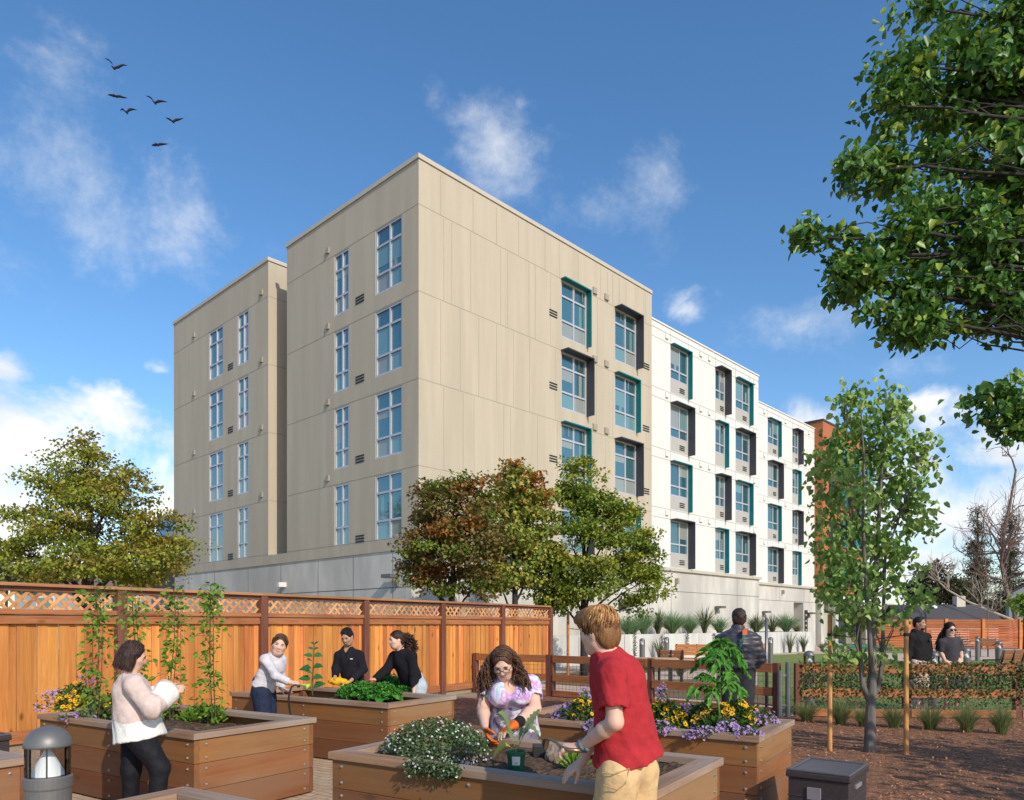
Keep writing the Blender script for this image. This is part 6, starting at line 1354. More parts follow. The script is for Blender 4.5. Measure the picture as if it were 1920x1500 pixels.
# 8 man in the black hoodie
p = Person(13.4, 'bearded man in a black hoodie and pale pink trousers walking behind the ivy fence', (.45, -.88), SK[3], .014)
p.pose(neck=(1721, 1185), shR=(1706, 1195, -.06), shL=(1738, 1195, .06), elR=(1702, 1219, -.02), elL=(1741, 1219, .0), wrR=(1702, 1240, -.10), wrL=(1740, 1241, -.06), pel=(1722, 1246))
Hd = Head(p.K(1724, 1169, -.02), (.62, -.78, -.02), sc=1.0)
p.body(Hd, 1.1, hands={'R': ((.1, -.3, -1), (.8, .3, 0), .5), 'L': ((.1, -.3, -1), (-.8, .3, 0), .5)}); hb = hairmat('short_black_hair', (.018, .013, .012)); face_parts(p.root, Hd, hb)
p.top('hoodie', [cloth('black_sweat', (.014, .013, .015))], 1.95, .014, p.K(1722, 1238), .145, .14, .15, 1.25, 1.1, disp=folds(.01, .08, 31), extra=lambda b: (b.cone(p.J['neck']-p.f*.06, p.J['neck']-p.f*.08-np.array((0, 0, .06)), .065, .07), b.cone(p.J['neck']+p.rt*.06, p.J['neck']-p.rt*.06, .04, .04)))
mb = MB(); c = p.chest+p.f*.150-p.rt*.09-np.array((0, 0, .03))
for i in range(2): mb.obox(c-np.array((0, 0, i*.022)), -p.rt*.06, np.array((0, 0, .009)), p.f*.02)
mb.build('chest_print', mk('gold_print', (.35, .22, .08), .6), p.root)
p.legs('trousers', [mk('pink_stripe', (.62, .45, .40), .9, .2, 30, stretch=(6, 6, .1))], .014, .11, .08, .065); p.shoes(shoe_dark)
p.cap(hb, lambda b, H_: None, grow=.965)
b = SDF(); b.cone(Hd(-.02, .055, -.092), Hd(.02, .055, -.092), .027, .027); b.cone(Hd(-.05, .02, -.055), Hd(-.02, .055, -.092), .022, .024); b.cone(Hd(.05, .02, -.055), Hd(.02, .055, -.092), .022, .024); b.obj('beard', hb, p.root, .010)

# 9 woman in the charcoal dress
p = Person(13.3, 'woman with sunglasses and long dark hair in a charcoal dress beside the bollard lights', (.12, -.99), SK[0], .013)
p.pose(neck=(1781, 1195), shR=(1764, 1204, -.02), shL=(1798, 1203, .02), elR=(1764, 1224, .0), elL=(1801, 1223, .02), wrR=(1773, 1241, -.16), wrL=(1803, 1244, -.02), pel=(1783, 1242))
Hd = Head(p.K(1781, 1180, -.02), (.12, -.98, -.12), sc=.97)
p.body(Hd, hands={'R': ((.5, -.5, -.7), (.3, .6, 0), .25), 'L': ((0, -.2, -1), (-.9, .2, 0), .35)}); hb = hairmat('long_black_hair', (.016, .012, .014)); face_parts(p.root, Hd, hb, eyes=False)
p.top('dress', [cloth('charcoal_jersey', (.05, .047, .055))], .75, .006, p.K(1785, 1290), .14, .125, .17, 1.3, .92, disp=folds(.006, .08, 41))
p.shoes(shoe_dark); p.cap(hb); capstrands(Hd, 80, hb, p.root)
C_ = curls(lambda i: Hd(*(lambda a: (math.sin(a)*.075, -math.cos(a)*.085-.01, .06-rng.random()*.06))(rng.uniform(-1.9, 1.9))), 0, 0, 110, .15, .32, lambda i: np.array((rng.normal(-.22, .25), .15, -.8)), .008, 4)
strands(Hd, 110, lambda i: C_[i], .008, hb, p.root)
mb = MB()
for s in (-1, 1): mb.ball((0, 0, 0), 1, 10); mb.v[-1] = Hd.c+(mb.v[-1]*np.array((.029, .006, .023))+np.array((s*.034, .100, .0)))@Hd.ax
mb.tube([Hd(-.07, .09, .012), Hd(0, .108, .012), Hd(.07, .09, .012)], .004, 5); mb.build('sunglasses', M['lens'], p.root, smooth=True)
# ------------------------------------------------------------------ bollard lights
def bollard(loc, label, grp='domed bollard lights'):
    t = thing('bollard_light', label, 'bollard', loc, grp)
    b = MB(); b.lathe([(.10, 0), (.10, .82), (.104, .83), (.104, .875), (.098, .882), (.02, .883)], n=28); b.build('base', M['bronze'], t, smooth=False, local=True)
    b = MB(); b.lathe([(.076, .884), (.074, .888), (.006, 1.02), (.004, 1.03)], n=24); b.build('reflector', M['bollardwhite'], t, smooth=False, local=True)
    b = MB(); b.lathe([(.097, .884), (.097, 1.022), (.095, 1.022), (.095, .884)], n=28); b.build('clear_cover', M['clear'], t, smooth=False, local=True)
    for k in range(4):
        a = k*math.pi/2+.5; b = MB(); b.tube([(.088*math.cos(a), .088*math.sin(a), .883), (.088*math.cos(a), .088*math.sin(a), 1.03)], .004, 5); b.build('rod', M['steel'], t, local=True)
    b = MB(); b.lathe([(.092, 1.018), (.103, 1.02), (.104, 1.03), (.096, 1.06), (.078, 1.088), (.05, 1.108), (.02, 1.117), (.003, 1.118)], n=28); b.build('dome', M['bronze'], t, smooth=True, local=True)
    return t
b0 = bollard((*W(90, 0, 3.55)[:2], 0), 'large grey domed bollard light at the near corner of the vine planter')
for px, Z, lab in ((1751, 13.9, 'domed bollard light in front of the walking couple'), (1517, 14.0, 'domed bollard light showing above the ivy left of the timber stake'), (1811, 16.4, 'domed bollard light beside the woman in the charcoal dress'), (1873, 23.0, 'domed bollard light above the slatted bench back on the right'), (1833, 33.0, 'slim bollard light farthest away, before the red slatted fence'),
                   (1204, 27.3, 'small bollard light by the retaining wall, the one nearest the boy'), (1250, 30.5, 'small bollard light by the retaining wall, left of the orange bench'), (1445, 30.0, 'bollard light behind the slim steel pole')):
    c = copy_tree(b0); c.location = (*W(px, 0, Z)[:2], 0); c['label'] = lab

# ------------------------------------------------------------------ storage boxes
M['boxplastic'] = mk('dark_resin', (.042, .032, .034), .5, .15, 40, .25, 300); M['boxlid'] = mk('lid_resin', (.105, .095, .105), .45, .1, 12, .15, 200); M['boxtag'] = mk('grey_tag', (.22, .20, .22), .6)
def storage_box(corner, rz, wx, wy, h, label, group='dark resin storage boxes'):
    t = thing('storage_box', label, 'storage box', (*corner, 0), group, rz)
    b = MB(); b.box(.012, wx-.012, .012, wy-.012, 0, h-.062)
    for k in range(3): b.box(.006, wx-.006, .006, wy-.006, .06+k*.13, .07+k*.13)
    b.build('tub', M['boxplastic'], t, bevel=.008, local=True)
    b = MB(); b.box(-.004, wx+.004, -.004, wy+.004, h-.06, h-.012); b.build('lid', M['boxplastic'], t, bevel=.01, local=True)
    b = MB(); b.box(.03, wx-.03, .03, wy-.03, h-.0115, h-.006); b.build('lid_panel', M['boxlid'], t, bevel=.003, local=True)
    b = MB()
    for (x0, x1, y0, y1) in ((0, wx, 0, .026), (0, wx, wy-.026, wy), (0, .026, .0265, wy-.0265), (wx-.026, wx, .0265, wy-.0265)): b.box(x0, x1, y0, y1, h-.0118, h+.004)
    b.build('lid_rim', M['boxlid'], t, bevel=.005, local=True)
    b = MB(); b.box(wx*.33, wx*.55, -.001, .013, h-.21, h-.12); b.build('label_plate', M['boxtag'], t, bevel=.003, local=True)
    b = MB(); b.box(wx-.014, wx+.004, wy*.3, wy*.6, h-.13, h-.10); b.build('handle', M['boxtag'], t, bevel=.003, local=True); return t
a_ = at(1474, 1441, .52)
storage_box(a_[:2], math.atan2(-.60, .80), .45, .60, .52, 'dark resin storage box with grey lid on the mulch by the flower planter')
storage_box((-5.55, 7.05), R(-32.6), .62, .45, .56, 'dark brown storage box half hidden behind the big bollard and vine planter')

# ------------------------------------------------------------------ small things in and round the planters
M['potgreen'] = mk('green_pot', (.005, .10, .045), .38, .08, 20); M['paper'] = mk('paper_label', (.72, .70, .66), .7); M['printgrey'] = mk('label_print', (.25, .25, .25), .7)
pc = W(968, 1438, 4.72); pc[2] = .675
pot = thing('plant_pot', 'dark green plastic pot with a white label holding the spiky leaved seedling', 'pot', pc)
b = MB(); b.lathe([(.0, .0), (.046, .0), (.060, .105), (.066, .106), (.066, .125), (.061, .126), (.056, .10), (.0, .10)], pc, 28); b.build('tub', M['potgreen'], pot, smooth=False)
b = MB(); b.lathe([(.0, .101), (.055, .101), (.05, .112), (0, .114)], pc, 18); b.build('compost', M['soil'], pot)
b = MB(); n_ = 7
for (r0, m, z0, z1, a0, a1) in ((.0, 0, .042, .098, -2.05, -1.15), (.0012, 1, .05, .054, -1.85, -1.35), (.0012, 1, .06, .063, -1.75, -1.35)):
    V = []
    for i in range(n_):
        a = a0+(a1-a0)*i/(n_-1)
        for z in (z0, z1): rr = .046+.014*z/.105+.0018+r0; V.append(pc+np.array((rr*math.cos(a), rr*math.sin(a), z)))
    b.add(V, [(2*i, 2*i+2, 2*i+3, 2*i+1) for i in range(n_-1)], m)
b.build('pot_label', [M['paper'], M['printgrey']], pot)
M['thistle'] = leafmat('thistle_leaf', (.13, .20, .07), (.20, .27, .11), trans=.3); M['yleaf'] = leafmat('yellowing_leaf', (.42, .40, .05), (.48, .44, .07), trans=.3)
ar = thing('artichoke_seedling', 'young artichoke with long toothed grey-green leaves growing in the green pot', 'plant', pc+np.array((0, 0, .11)))
def toothed(tip, up, L_w, mat, base=None, teeth=9, sag=.0):
    base_ = pc+np.array((0, 0, .115)) if base is None else base; P = curve(base_, tip, up, 19); b = MB(); V = []; ax = unit(tip-base_); s = unit(np.cross(ax, (0, -.6, .8)))
    for i, q_ in enumerate(P):
        f = i/18; w = L_w*(.12+(.95*math.sin(math.pi*max(0, (f-.25)/.75))**.8 if f > .25 else 0))*(1.0 if i % 2 else .55); zz = np.array((0, 0, w*.35)); V += [q_-s*w+zz, q_, q_+s*w+zz]
    b.add(V, [(3*i+j, 3*i+j+1, 3*i+j+4, 3*i+j+3) for i in range(18) for j in (0, 1)]); b.build('leaf', mat, ar, smooth=False)
for px, py, dz, up, w in ((926, 1343, -.05, .10, .030), (1012, 1330, .0, .03, .028), (1017, 1395, -.06, .13, .032), (945, 1368, .10, .05, .022), (985, 1365, .12, .05, .022)): toothed(W(px, py, 4.72+dz), up, w, M['thistle'])
toothed(W(924, 1421, 4.66), .06, .028, M['yleaf'])
b = MB(); c = W(1012, 1418, 5.25); c[2] = .655
b.obox(c+np.array((-.05, -.05, 0)), (.10, 0, 0), (0, .10, 0), (0, 0, .10)); o = b.build('nursery_pot', M['black'], bevel=.006, loc=c); tag(o, 'small square black nursery pot on the soil behind the green pot', 'pot')
c = W(1042, 1414, 5.10); c[2] = .70; b = SDF(); b.ell(c, np.eye(3), (.075, .07, .07)); b.ell(c+np.array((.04, 0, -.03)), np.eye(3), (.05, .05, .05))
V, Q = b.mesh(.009, lambda x, y, z: .03*vnoise(x, y, z, .03, 2)); M['rootball'] = mk('dry_clod', (.27, .20, .14), .95, .4, 30, 1, 60); o = mesh_obj('root_clod', V, Q, M['rootball'], smooth=True, loc=c); tag(o, 'pale lump of dry soil under the curved metal hand tool', 'soil clod')
# hand tools
M['bronzehandle'] = mk('worn_metal', (.33, .23, .16), .35, .25, 30, metal=.8)
hp = W(1067, 1406, 3.66); tw_ = lambda x, y, z=3.72: W(x, y, z)
b = MB(); b.tube([tw_(1100, 1408, 3.68), hp, tw_(1052, 1401), tw_(1043, 1392, 3.76), tw_(1033, 1387, 3.8), tw_(1024, 1386, 3.84)], [.010, .011, .009, .007, .007, .008], 8)
V = []
for i in range(6):
    f = i/5; c = tw_(1024-2*f, 1386+20*f, 3.84+.02*f); w = .016*(1-.75*f*f)+.004; V += [c+np.array((-w, 0, 0)), c+np.array((0, .010, 0)), c+np.array((w, 0, 0)), c+np.array((0, .013, 0))]
b.add(V, [(4*i, 4*i+1, 4*i+5, 4*i+4) for i in range(5)]+[(4*i+1, 4*i+2, 4*i+6, 4*i+5) for i in range(5)]+[(4*i+2, 4*i+3, 4*i+7, 4*i+6) for i in range(5)]+[(4*i+3, 4*i, 4*i+4, 4*i+7) for i in range(5)])
o = b.build('hand_hoe', M['bronzehandle'], smooth=True, loc=hp); tag(o, 'curved metal hand hoe gripped by the young man in red', 'hand tool')
M['redgrip'] = mk('red_grip', (.50, .015, .03), .4)
hp = W(693, 1277, 9.82); b = MB(); b.tube([W(703, 1277, 9.84), W(688, 1278, 9.8)], [.016, .014], 8); b.tube([W(703, 1280.5, 9.82), W(692, 1280, 9.8)], [.010, .010], 8)
b.tube([W(688, 1278, 9.8), W(678, 1282, 9.78), W(663, 1288, 9.74)], [.008, .007, .006], 6, m=1); o = b.build('hand_pruner', [M['redgrip'], M['steel']], smooth=True, loc=hp); tag(o, 'red handled pruner held out by the woman with the ponytail', 'hand tool')
M['hose'] = mk('black_hose', (.022, .02, .022), .55); M['nozzle'] = mk('lime_nozzle', (.42, .58, .08), .4)
hp = W(556, 1283, 8.38); hs = thing('garden_hose', 'black garden hose with a lime green shower nozzle held over the planter', 'hose', hp)
b = MB(); b.tube([W(563, 1287, 8.35), W(554, 1284, 8.34), W(547, 1287, 8.33), W(543, 1298, 8.32), W(541, 1312, 8.34), W(543, 1330, 8.36), W(547, 1350, 8.4), (*W(552, 0, 8.3)[:2], .02), (*W(520, 0, 8.1)[:2], .016), (*W(480, 0, 8.4)[:2], .016)], .011, 8); b.build('pipe', M['hose'], hs, smooth=True)
b = MB(); b.tube([W(560, 1284, 8.35), W(568, 1284, 8.34), W(574, 1285, 8.33), W(578, 1288, 8.32), W(579, 1288.5, 8.32)], [.010, .011, .020, .040, .036], 14); b.build('nozzle', M['nozzle'], hs, smooth=True)
M['yglove'] = cloth('yellow_glove', (.72, .40, .02), .25)
c = W(633, 1277, 10.36); b = SDF()
for k in range(9): a = k*.75; b.cone(c+np.array((rng.normal(0, .03), rng.normal(0, .02), 0)), c+np.array((.11*math.cos(a), .06*math.sin(a), -.03+.04*rng.random())), .036, .022)
V, Q = b.mesh(.010, folds(.012, .05, 3)); o = mesh_obj('work_gloves', V, Q, M['yglove'], smooth=True, loc=c); tag(o, 'crumpled pair of yellow work gloves in the hands of the woman in the zip jacket', 'gloves')
c = W(647, 1283, 10.26); b = SDF(); add_hand(b, c+np.array((.05, 0, .03)), (-.8, -.2, -.5), (0, -.3, -.9), -1, .3, .95); V, Q = b.mesh(.008); o = mesh_obj('work_glove', V, Q, M['yglove'], smooth=True, loc=c); tag(o, 'single yellow glove on the left hand of the woman in the zip jacket', 'glove')

# ------------------------------------------------------------------ benches and tables in the garden beyond
M['slat_or'] = wood('bench_slats_orange', (.62, .26, .07), (.40, .15, .04), 'x', 20, .2, .01, .55, .2); M['slat_br'] = wood('bench_slats_brown', (.36, .17, .075), (.2, .085, .04), 'x', 20, .2, .01, .55, .2)
def bench(loc, rz, L_, slat, label, rows=3):
    t = thing('garden_bench', label, 'bench', loc, None, rz)
    for k in range(rows): y0 = .06+k*.13; m = MB(); m.box(-L_/2, L_/2, y0, y0+.11, .42, .46); m.build('seat_slat', M[slat], t, bevel=.004, local=True)
    for k in range(3): z0 = .55+k*.13; m = MB(); m.obox((-L_/2, .47+.04*k, z0), (L_, 0, 0), (0, .03, -.008), (0, .035, .115)); m.build('back_slat', M[slat], t, bevel=.004, local=True)
    for x in (-L_/2+.05, 0, L_/2-.05):
        m = MB(); m.bar((x, .08, 0), (x, .08, .42), .04, .05); m.bar((x, .46, 0), (x, .60, .93), .04, .04); m.bar((x, .06, .40), (x, .5, .40), .04, .03); m.build('leg_frame', M['black'], t, local=True)
    for x in (-L_/2+.05, L_/2-.05): m = MB(); m.bar((x, .06, .64), (x, .52, .66), .05, .035); m.bar((x, .08, .42), (x, .08, .63), .04, .04); m.build('armrest', M['black'], t, local=True)
    return t
bench((*W(1303, 0, 25.5)[:2], 0), R(-20), 1.5, 'slat_or', 'orange slatted bench with black frame by the retaining wall')
bench((*W(1412, 0, 26.5)[:2], 0), R(-15), 1.0, 'slat_or', 'orange slatted bench partly behind the man in the puffer jacket')
bench((*W(1858, 0, 20.8)[:2], 0), R(-148), 1.25, 'slat_br', 'brown slatted bench seen from behind beside the couple'); 
bench((*W(1800, 0, 36)[:2], 0), R(20), .75, 'slat_br', 'small slatted garden seat in front of the red fence, left one'); bench((*W(1853, 0, 37)[:2], 0), R(-30), .75, 'slat_br', 'small slatted garden seat in front of the red fence, beside the slim bollard')
M['tabletop'] = wood('picnic_top', (.58, .40, .25), (.40, .26, .15), 'x', 20, .12, .01, .6, .2)
def table(loc, rz, Lx, Ly, top, label, cat='table', legm='black'):
    t = thing('garden_table', label, cat, loc, None, rz); m = MB()
    n = 6
    for k in range(n): m.box(-Lx/2, Lx/2, -Ly/2+k*Ly/n+.004, -Ly/2+(k+1)*Ly/n-.004, .70, .745)
    m.build('table_top', top, t, local=True)
    for sx in (-1, 1):
        m = MB(); m.bar((sx*Lx*.38, -Ly*.4, 0), (sx*Lx*.38, -Ly*.4, .70), .06, .06); m.bar((sx*Lx*.38, Ly*.4, 0), (sx*Lx*.38, Ly*.4, .70), .06, .06); m.bar((sx*Lx*.38, -Ly*.4, .64), (sx*Lx*.38, Ly*.4, .64), .05, .05); m.build('leg_frame', M[legm], t, local=True)
table((*W(1215, 0, 19.3)[:2], 0), R(-8), 1.5, .8, M['tabletop'], 'pale wood table with black legs behind the rail fence')
bench((*W(1255, 0, 20.6)[:2], 0), R(172), .7, 'slat_br', 'dark framed chair at the end of the pale wood table')
table((*W(1612, 0, 30.5)[:2], 0), R(4), 1.85, 1.1, M['hood_teal'], 'teal topped game table behind the young tree trunk', 'table', 'steel')
b = MB(); gp = W(1065, 0, 23.0); z = CAMZ-(1148-HOR)/F*23; b.tube([(gp[0], 23, 0), (gp[0], 23, z)], .045, 10); b.tube([(gp[0], 23, z-.5), (gp[0]+.55, 23.3, z-.55)], .02, 6)
o = b.build('tree_stake', M['cedar_rail'], loc=(gp[0], 23, 0)); tag(o, 'brown timber stake tied to the rounded green tree, left of the boy', 'stake', 'tree stakes')

# ------------------------------------------------------------------ background right: slatted fence, houses, lamp, trees
M['redslat'] = wood('red_slats', (.46, .13, .035), (.30, .075, .02), 'x', 12, .2, .01, .6, 0)
X0 = W(1636, 0, 50)[0]; sf = thing('slat_fence', 'red-brown horizontal slat fence closing the garden on the far right', 'fence', (X0, 50, 0), None, R(-3))
for k in range(9): m = MB(); m.box(k*2.4-.09, k*2.4+.09, -.12, .06, 0, 2.02); m.build('post', M['slat_or'], sf, local=True)
for k in range(8):
    m = MB()
    for j in range(12): m.box(k*2.4+.095, (k+1)*2.4-.095, -.03, .0, .1+j*.158, .1+j*.158+.13)
    m.build('slat_panel', M['redslat'], sf, local=True)
M['shingle'] = mk('dark_shingles', (.075, .07, .075), .85, .35, 5, .4, 12, stretch=(1, 4, 4)); M['greysiding'] = mk('grey_siding', (.30, .33, .35), .8, .08, 3, stretch=(.2, .2, 8)); M['palewall'] = mk('pale_wall', (.58, .54, .47), .85, .08)
def house(loc, rz, Lx, Ly, he, hr, wall, roof, label, gable='x', extras=None):
    t = thing('house', label, 'house', loc, None, rz); m = MB(); m.box(-Lx/2, Lx/2, -Ly/2, Ly/2, 0, he)
    m.add([(-Lx/2, -Ly/2, he), (-Lx/2, Ly/2, he), (-Lx/2, 0, hr)], [(0, 2, 1)]); m.add([(Lx/2, -Ly/2, he), (Lx/2, Ly/2, he), (Lx/2, 0, hr)], [(0, 1, 2)]); m.build('wall', M[wall], t, local=True)
    m = MB(); e = .4; sl = (hr-he)/(Ly/2)
    for sg in (-1, 1): m.obox((-Lx/2-e, sg*(Ly/2+e), he-sl*e+.03), (Lx+2*e, 0, 0), (0, -sg*(Ly/2+e), (hr-he)+sl*e), (0, 0, .15))
    r_ = m.build('roof', M[roof], t, local=True); m = MB(); m.box(Lx*.2, Lx*.2+.7, -.35, .35, hr-.5, hr+.9); m.build('chimney', M['palewall'], r_, local=True)
    for sx in (-.3, .25):
        m = MB(); m.box(sx*Lx-.6, sx*Lx+.6, -Ly/2-.05, -Ly/2+.02, he-1.7, he-.5); w_ = m.build('window', M['white'], t, local=True); m = MB(); m.box(sx*Lx-.5, sx*Lx+.5, -Ly/2-.07, -Ly/2-.052, he-1.6, he-.6); m.build('pane', M['glass'], w_, local=True)
    return t
house((*W(1757, 0, 63)[:2], 0), R(-4), 7.2, 5, 1.8, 3.15, 'palewall', 'shingle', 'low house with dark shingled roof behind the red slat fence')
house((*W(1985, 0, 74)[:2], 0), R(58), 9, 8.5, 4.6, 7.2, 'greysiding', 'shingle', 'grey sided house with a pitched roof at the far right edge')
house((*W(1640, 0, 66)[:2], 0), R(8), 5, 5, 1.6, 2.6, 'palewall', 'brick_or', 'small pale house glimpsed behind the young tree and stake')
M['oaktan'] = mk('tan_paint', (.40, .26, .2), .8)
lp = W(1736, 0, 44); b = MB(); b.tube([(lp[0], 44, 0), (lp[0], 44, 2.55)], .035, 8); b.tube([(lp[0], 44, 2.5), (lp[0]+.5, 44, 2.75)], .02, 6); b.lathe([(.02, .18), (.16, .1), (.14, .0), (.02, -.02)], (lp[0]+.5, 44, 2.6), 12, 1)
o = b.build('street_lamp', [M['black'], M['bollardwhite']], loc=(lp[0], 44, 0)); tag(o, 'thin lamp post with one pale shade in front of the dark shingled roof', 'lamp post')
GROW = 1.0
M['lf_con'] = leafmat('conifer_needles', (.045, .055, .022), (.08, .085, .035), (.12, .10, .05), trans=.15); M['lf_con2'] = leafmat('brown_conifer_needles', (.06, .05, .03), (.10, .08, .045), (.13, .10, .06), trans=.15)
for px, top, Z, wd, mat, lab in ((1833, 958, 88, 30, 'lf_con', 'tall narrow conifer with drooping tiers behind the houses'), (1893, 955, 96, 34, 'lf_con2', 'brown tinged conifer standing right of the greener conifer')):
    LC = []
    for k in range(11): f = k/10; y = top+(1150-top)*f; LC.append(plobe(px+rng.normal(0, 3), y, Z, 3+wd*f*(.8+.35*(k % 2)), 7+3*f))
    tree('conifer', lab, 'tree', ((px-960)/F*Z, Z, 0), W(px, top-2, Z), LC, [M[mat]], 260, 5200, .55, .42, .35, aspect=.18, tmat='trunk_dark', nlimb=60, flat=.35, up=.6, inner=.3)
Z = 70; LB_ = [plobe(x, y, Z, a, b) for x, y, a, b in ((1755, 1095, 42, 26), (1725, 1112, 26, 22), (1790, 1110, 28, 24), (1750, 1075, 24, 16))]
tree('evergreen_tree', 'rounded dark evergreen above the dark shingled roof', 'tree', ((1757-960)/F*Z, Z, 0), W(1757, 1075, Z), LB_, [M['lf_con']], 90, 3600, .45, .5, .3, aspect=.4)
Z = 46; tree('yellow_shrub', 'yellow-green shrub at the right edge in front of the grey house', 'shrub', ((1920-960)/F*Z, Z, 0), W(1920, 1125, Z), [plobe(1922, 1132, Z, 18, 24), plobe(1935, 1150, Z, 20, 20)], [M['lf_vine']], 40, 900, .25, .25, .08, aspect=.5)
def bare_tree(name, label, trunk, r0, Z, mat, nb, depth, L0, seed, upb=.35):
    g = np.random.default_rng(seed); t = thing(name, label, 'tree', (trunk[0][0], trunk[0][1], 0)); m = MB(); P = np.array(trunk); m.tube(P, np.linspace(r0, r0*.35, len(P)), 8)
    def grow(p, d, L_, r, k):
        q_ = [p]; dd = d
        for i in range(4): dd = unit(dd+g.normal(0, .16, 3)+np.array((0, 0, upb*.12))); q_.append(q_[-1]+dd*L_/4)
        m.tube(q_, np.linspace(r, r*.5, 5), 4 if k > 0 else 3, cap=False)
        if k <= 0: return
        for i in range(3): grow(q_[2+i % 3], unit(dd+g.normal(0, .55, 3)+np.array((0, 0, upb*.5))), L_*g.uniform(.55, .8), r*.55, k-1)
    for i in range(nb):
        f = g.uniform(.35, 1); j = f*(len(P)-1); a = P[int(j)]+(P[min(len(P)-1, int(j)+1)]-P[int(j)])*(j-int(j)); grow(a, unit(g.normal(0, .6, 3)+np.array((-.2, 0, upb+.4))), L0*g.uniform(.7, 1.2), r0*.4, depth)
    m.build('branches', M[mat], t); return t
M['palebark'] = mk('pale_bark', (.36, .30, .25), .85, .25, 6); M['twig'] = mk('twig_bark', (.17, .115, .09), .9, .2)
w55 = lambda x, y, dz=0: W(x, y, 55+dz)
bare_tree('bare_tree', 'leafless pale-barked tree with a long limb sweeping left over the roofs', [(w55(1905, 0)[0], 55, 0), w55(1903, 1150), w55(1888, 1110), w55(1878, 1060), w55(1882, 1000), w55(1895, 940), w55(1905, 880)], .20, 55, 'twig', 15, 3, 2.6, 3)
bare_tree('bare_tree', 'pale leafless limb reaching far left above the slat fence', [(w55(1915, 0, -1)[0], 54, 0), w55(1898, 1162, -1), w55(1860, 1147, -1), w55(1815, 1128, -1), w55(1775, 1105, -1), w55(1745, 1075, -1)],   .13, 54, 'palebark', 12, 2, 1.5, 5, .6)
w60 = lambda x, y: W(x, y, 60)
bare_tree('bare_tree', 'thin reddish bare tree between the dark roof and the grey house', [(w60(1852, 0)[0], 60, 0), w60(1852, 1120), w60(1848, 1060), w60(1845, 1010)], .06, 60, 'twig', 16, 2, 1.7, 8, .9)
# background left
M['blueband'] = mk('blue_panel', (.06, .17, .36), .6); M['brownroof'] = mk('brown_roof', (.20, .13, .10), .85, .2, 3)
tb_ = thing('tower_block', 'blue and white banded block just left of the tan building', 'building', (*W(322, 0, 75)[:2], 0)); x0, x1 = W(296, 0, 75)[0], W(345, 0, 75)[0]; m = MB(); zt = CAMZ+(HOR-966)/F*75; m.box(x0, x1, 75, 80, 0, zt); m.build('wall', M['white'], tb_)
for z0, z1 in ((4.4, 5.0), (5.8, 6.4), (7.2, 7.8), (10.3, zt-.1)): m = MB(); m.box(x0-.03, x1+.03, 74.94, 75, z0, z1); m.build('blue_band', M['blueband'], tb_)
house((*W(215, 0, 52)[:2], 0), R(3), 10, 6, 4.0, 5.4, 'greysiding', 'brownroof', 'low grey house with a brown roof under the big olive tree')
Z = 42; tree('evergreen_shrub', 'dark green clipped shrub mass at the left edge behind the fence', 'shrub', ((10-960)/F*Z, Z, 0), W(15, 1060, Z), [plobe(20, 1075, Z, 40, 26), plobe(-25, 1070, Z, 40, 32), plobe(55, 1085, Z, 26, 14)], [M['lf_con'], M['lf_green']], 70, 3000, .25, .35, .15, aspect=.5, mfun=lambda c, i: int(rng.random() < .3))
# far belt of trees closing the horizon
lv = Leaves(); n = 15000; th = rng.uniform(-1.0, 1.05, n); rr = rng.uniform(150, 175, n); hh = (5+3.0*np.sin(th*23)+2.2*np.sin(th*61)+1.5*np.sin(th*140))*rng.random(n)**.6+.5
P = np.column_stack([np.sin(th)*rr, np.cos(th)*rr, hh]); lv.add(P, rdir(n), rdir(n)+np.array((0, -.6, .5)), rng.uniform(1.0, 2.0, n), 0, aspect=.8); o = lv.build('treeline', [M['lf_con']], loc=(0, 160, 0)); tag(o, 'distant belt of dark trees along the horizon', 'trees', kind='stuff')
# tree outside the frame on the right whose crown shades the mulch
tree('shade_tree', 'broad leafy tree standing outside the frame, shading the bark mulch', 'tree', (8.7, 3.4, 0), (8.7, 3.4, 3.4), [((8.4, 3.3, 3.2), (1.4, 1.2, .5)), ((9.4, 4.0, 3.4), (1.4, 1.2, .7)), ((8.2, 2.2, 2.7), (1.1, .9, .4)), ((7.4, 2.6, 2.8), (.7, .7, .3))], [M['lf_near']], 70, 1500, .24, .34, .13, aspect=.7, nlimb=24)

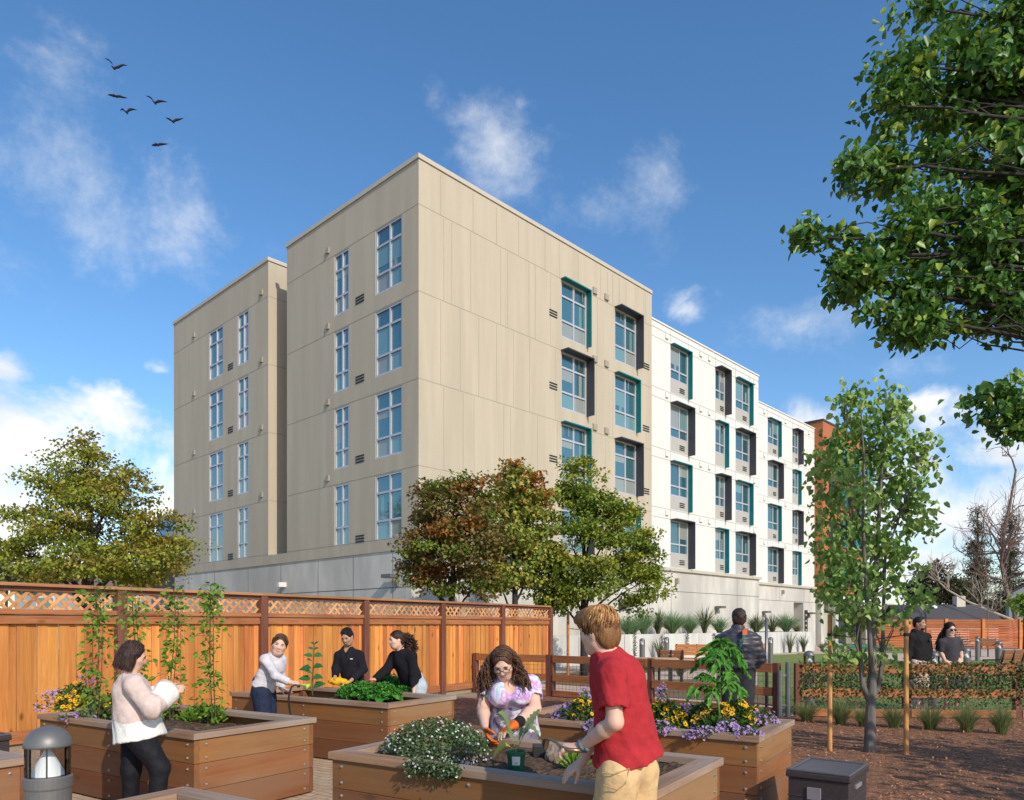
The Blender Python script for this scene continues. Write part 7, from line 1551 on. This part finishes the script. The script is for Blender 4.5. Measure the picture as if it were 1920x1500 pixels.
# ------------------------------------------------------------------ birds
M['bird'] = mk('bird_feathers', (.012, .012, .014), .7)
def bird(px, py, Lp, rp, bank, label, Z=62):
    """Lp, rp: wing joints in photo pixels from the body"""
    c = W(px, py, Z); k = Z/F; b = SDF(); fw = np.array((.12, .97, .05)); cw = np.array((.03, .78, -.60))
    b.cone(c-fw*.18, c+fw*.08, .04, .065); b.cone(c+fw*.08, c+fw*.2, .055, .04); b.cone(c-fw*.16, c-fw*.34, .045, .02); o = mesh_obj('gull', *b.mesh(.028), M['bird'], smooth=True, loc=c); tag(o, label, 'bird', 'gulls in the sky')
    for pts in (Lp, rp):
        P = [c]+[c+np.array((x*k, .05*i, -y*k)) for i, (x, y) in enumerate(pts, 1)]; ch = [.17, .22, .15, .02][:len(P)]; V = []
        for i, q_ in enumerate(P): V += [q_+cw*ch[i]*.5, q_+np.array((0, 0, .045*ch[i]/.3)), q_-cw*ch[i]*.6+np.array((0, 0, -.02)), q_-np.array((0, 0, .05*ch[i]/.3))]
        m = MB(); m.add(V, [(4*i+j, 4*i+(j+1) % 4, 4*i+4+(j+1) % 4, 4*i+4+j) for i in range(len(P)-1) for j in range(4)]); m.build('wing', M['bird'], o, smooth=True)
for a in ((213, 128, [(-3, -10), (-10, -17), (-20, -22)], [(8, -3), (16, -8), (25, -8)], 0, 'topmost gull with its left wing raised high'), (217, 180.5, [(-6, -2), (-12, -4), (-18, -5)], [(8, -.5), (14, .5), (21, 1)], 0, 'gull gliding with nearly level wings, second from the top on the left'), (290, 193, [(-5, -8), (-11, -13), (-19, -16)], [(7, -4), (14, -5), (23, -4)], 0, 'gull with a raised left wing to the right of the level gliding gull'),
          (237, 211, [(-5, -5), (-9, -8), (-14, -6)], [(5, -6), (11, -8), (19, -7)], 0, 'gull with bent m-shaped wings below the level gliding gull'), (324, 228, [(-5, -4), (-10, -7), (-16, -10)], [(6, -4), (12, -6), (19, -9)], 0, 'gull with wings in an even v, the one nearest the building'), (295, 271.5, [(-5, -.5), (-9, -.8), (-13, -1)], [(6, -2), (12, -3), (20, -4)], 0, 'lowest gull, flying thin and level')): bird(*a)
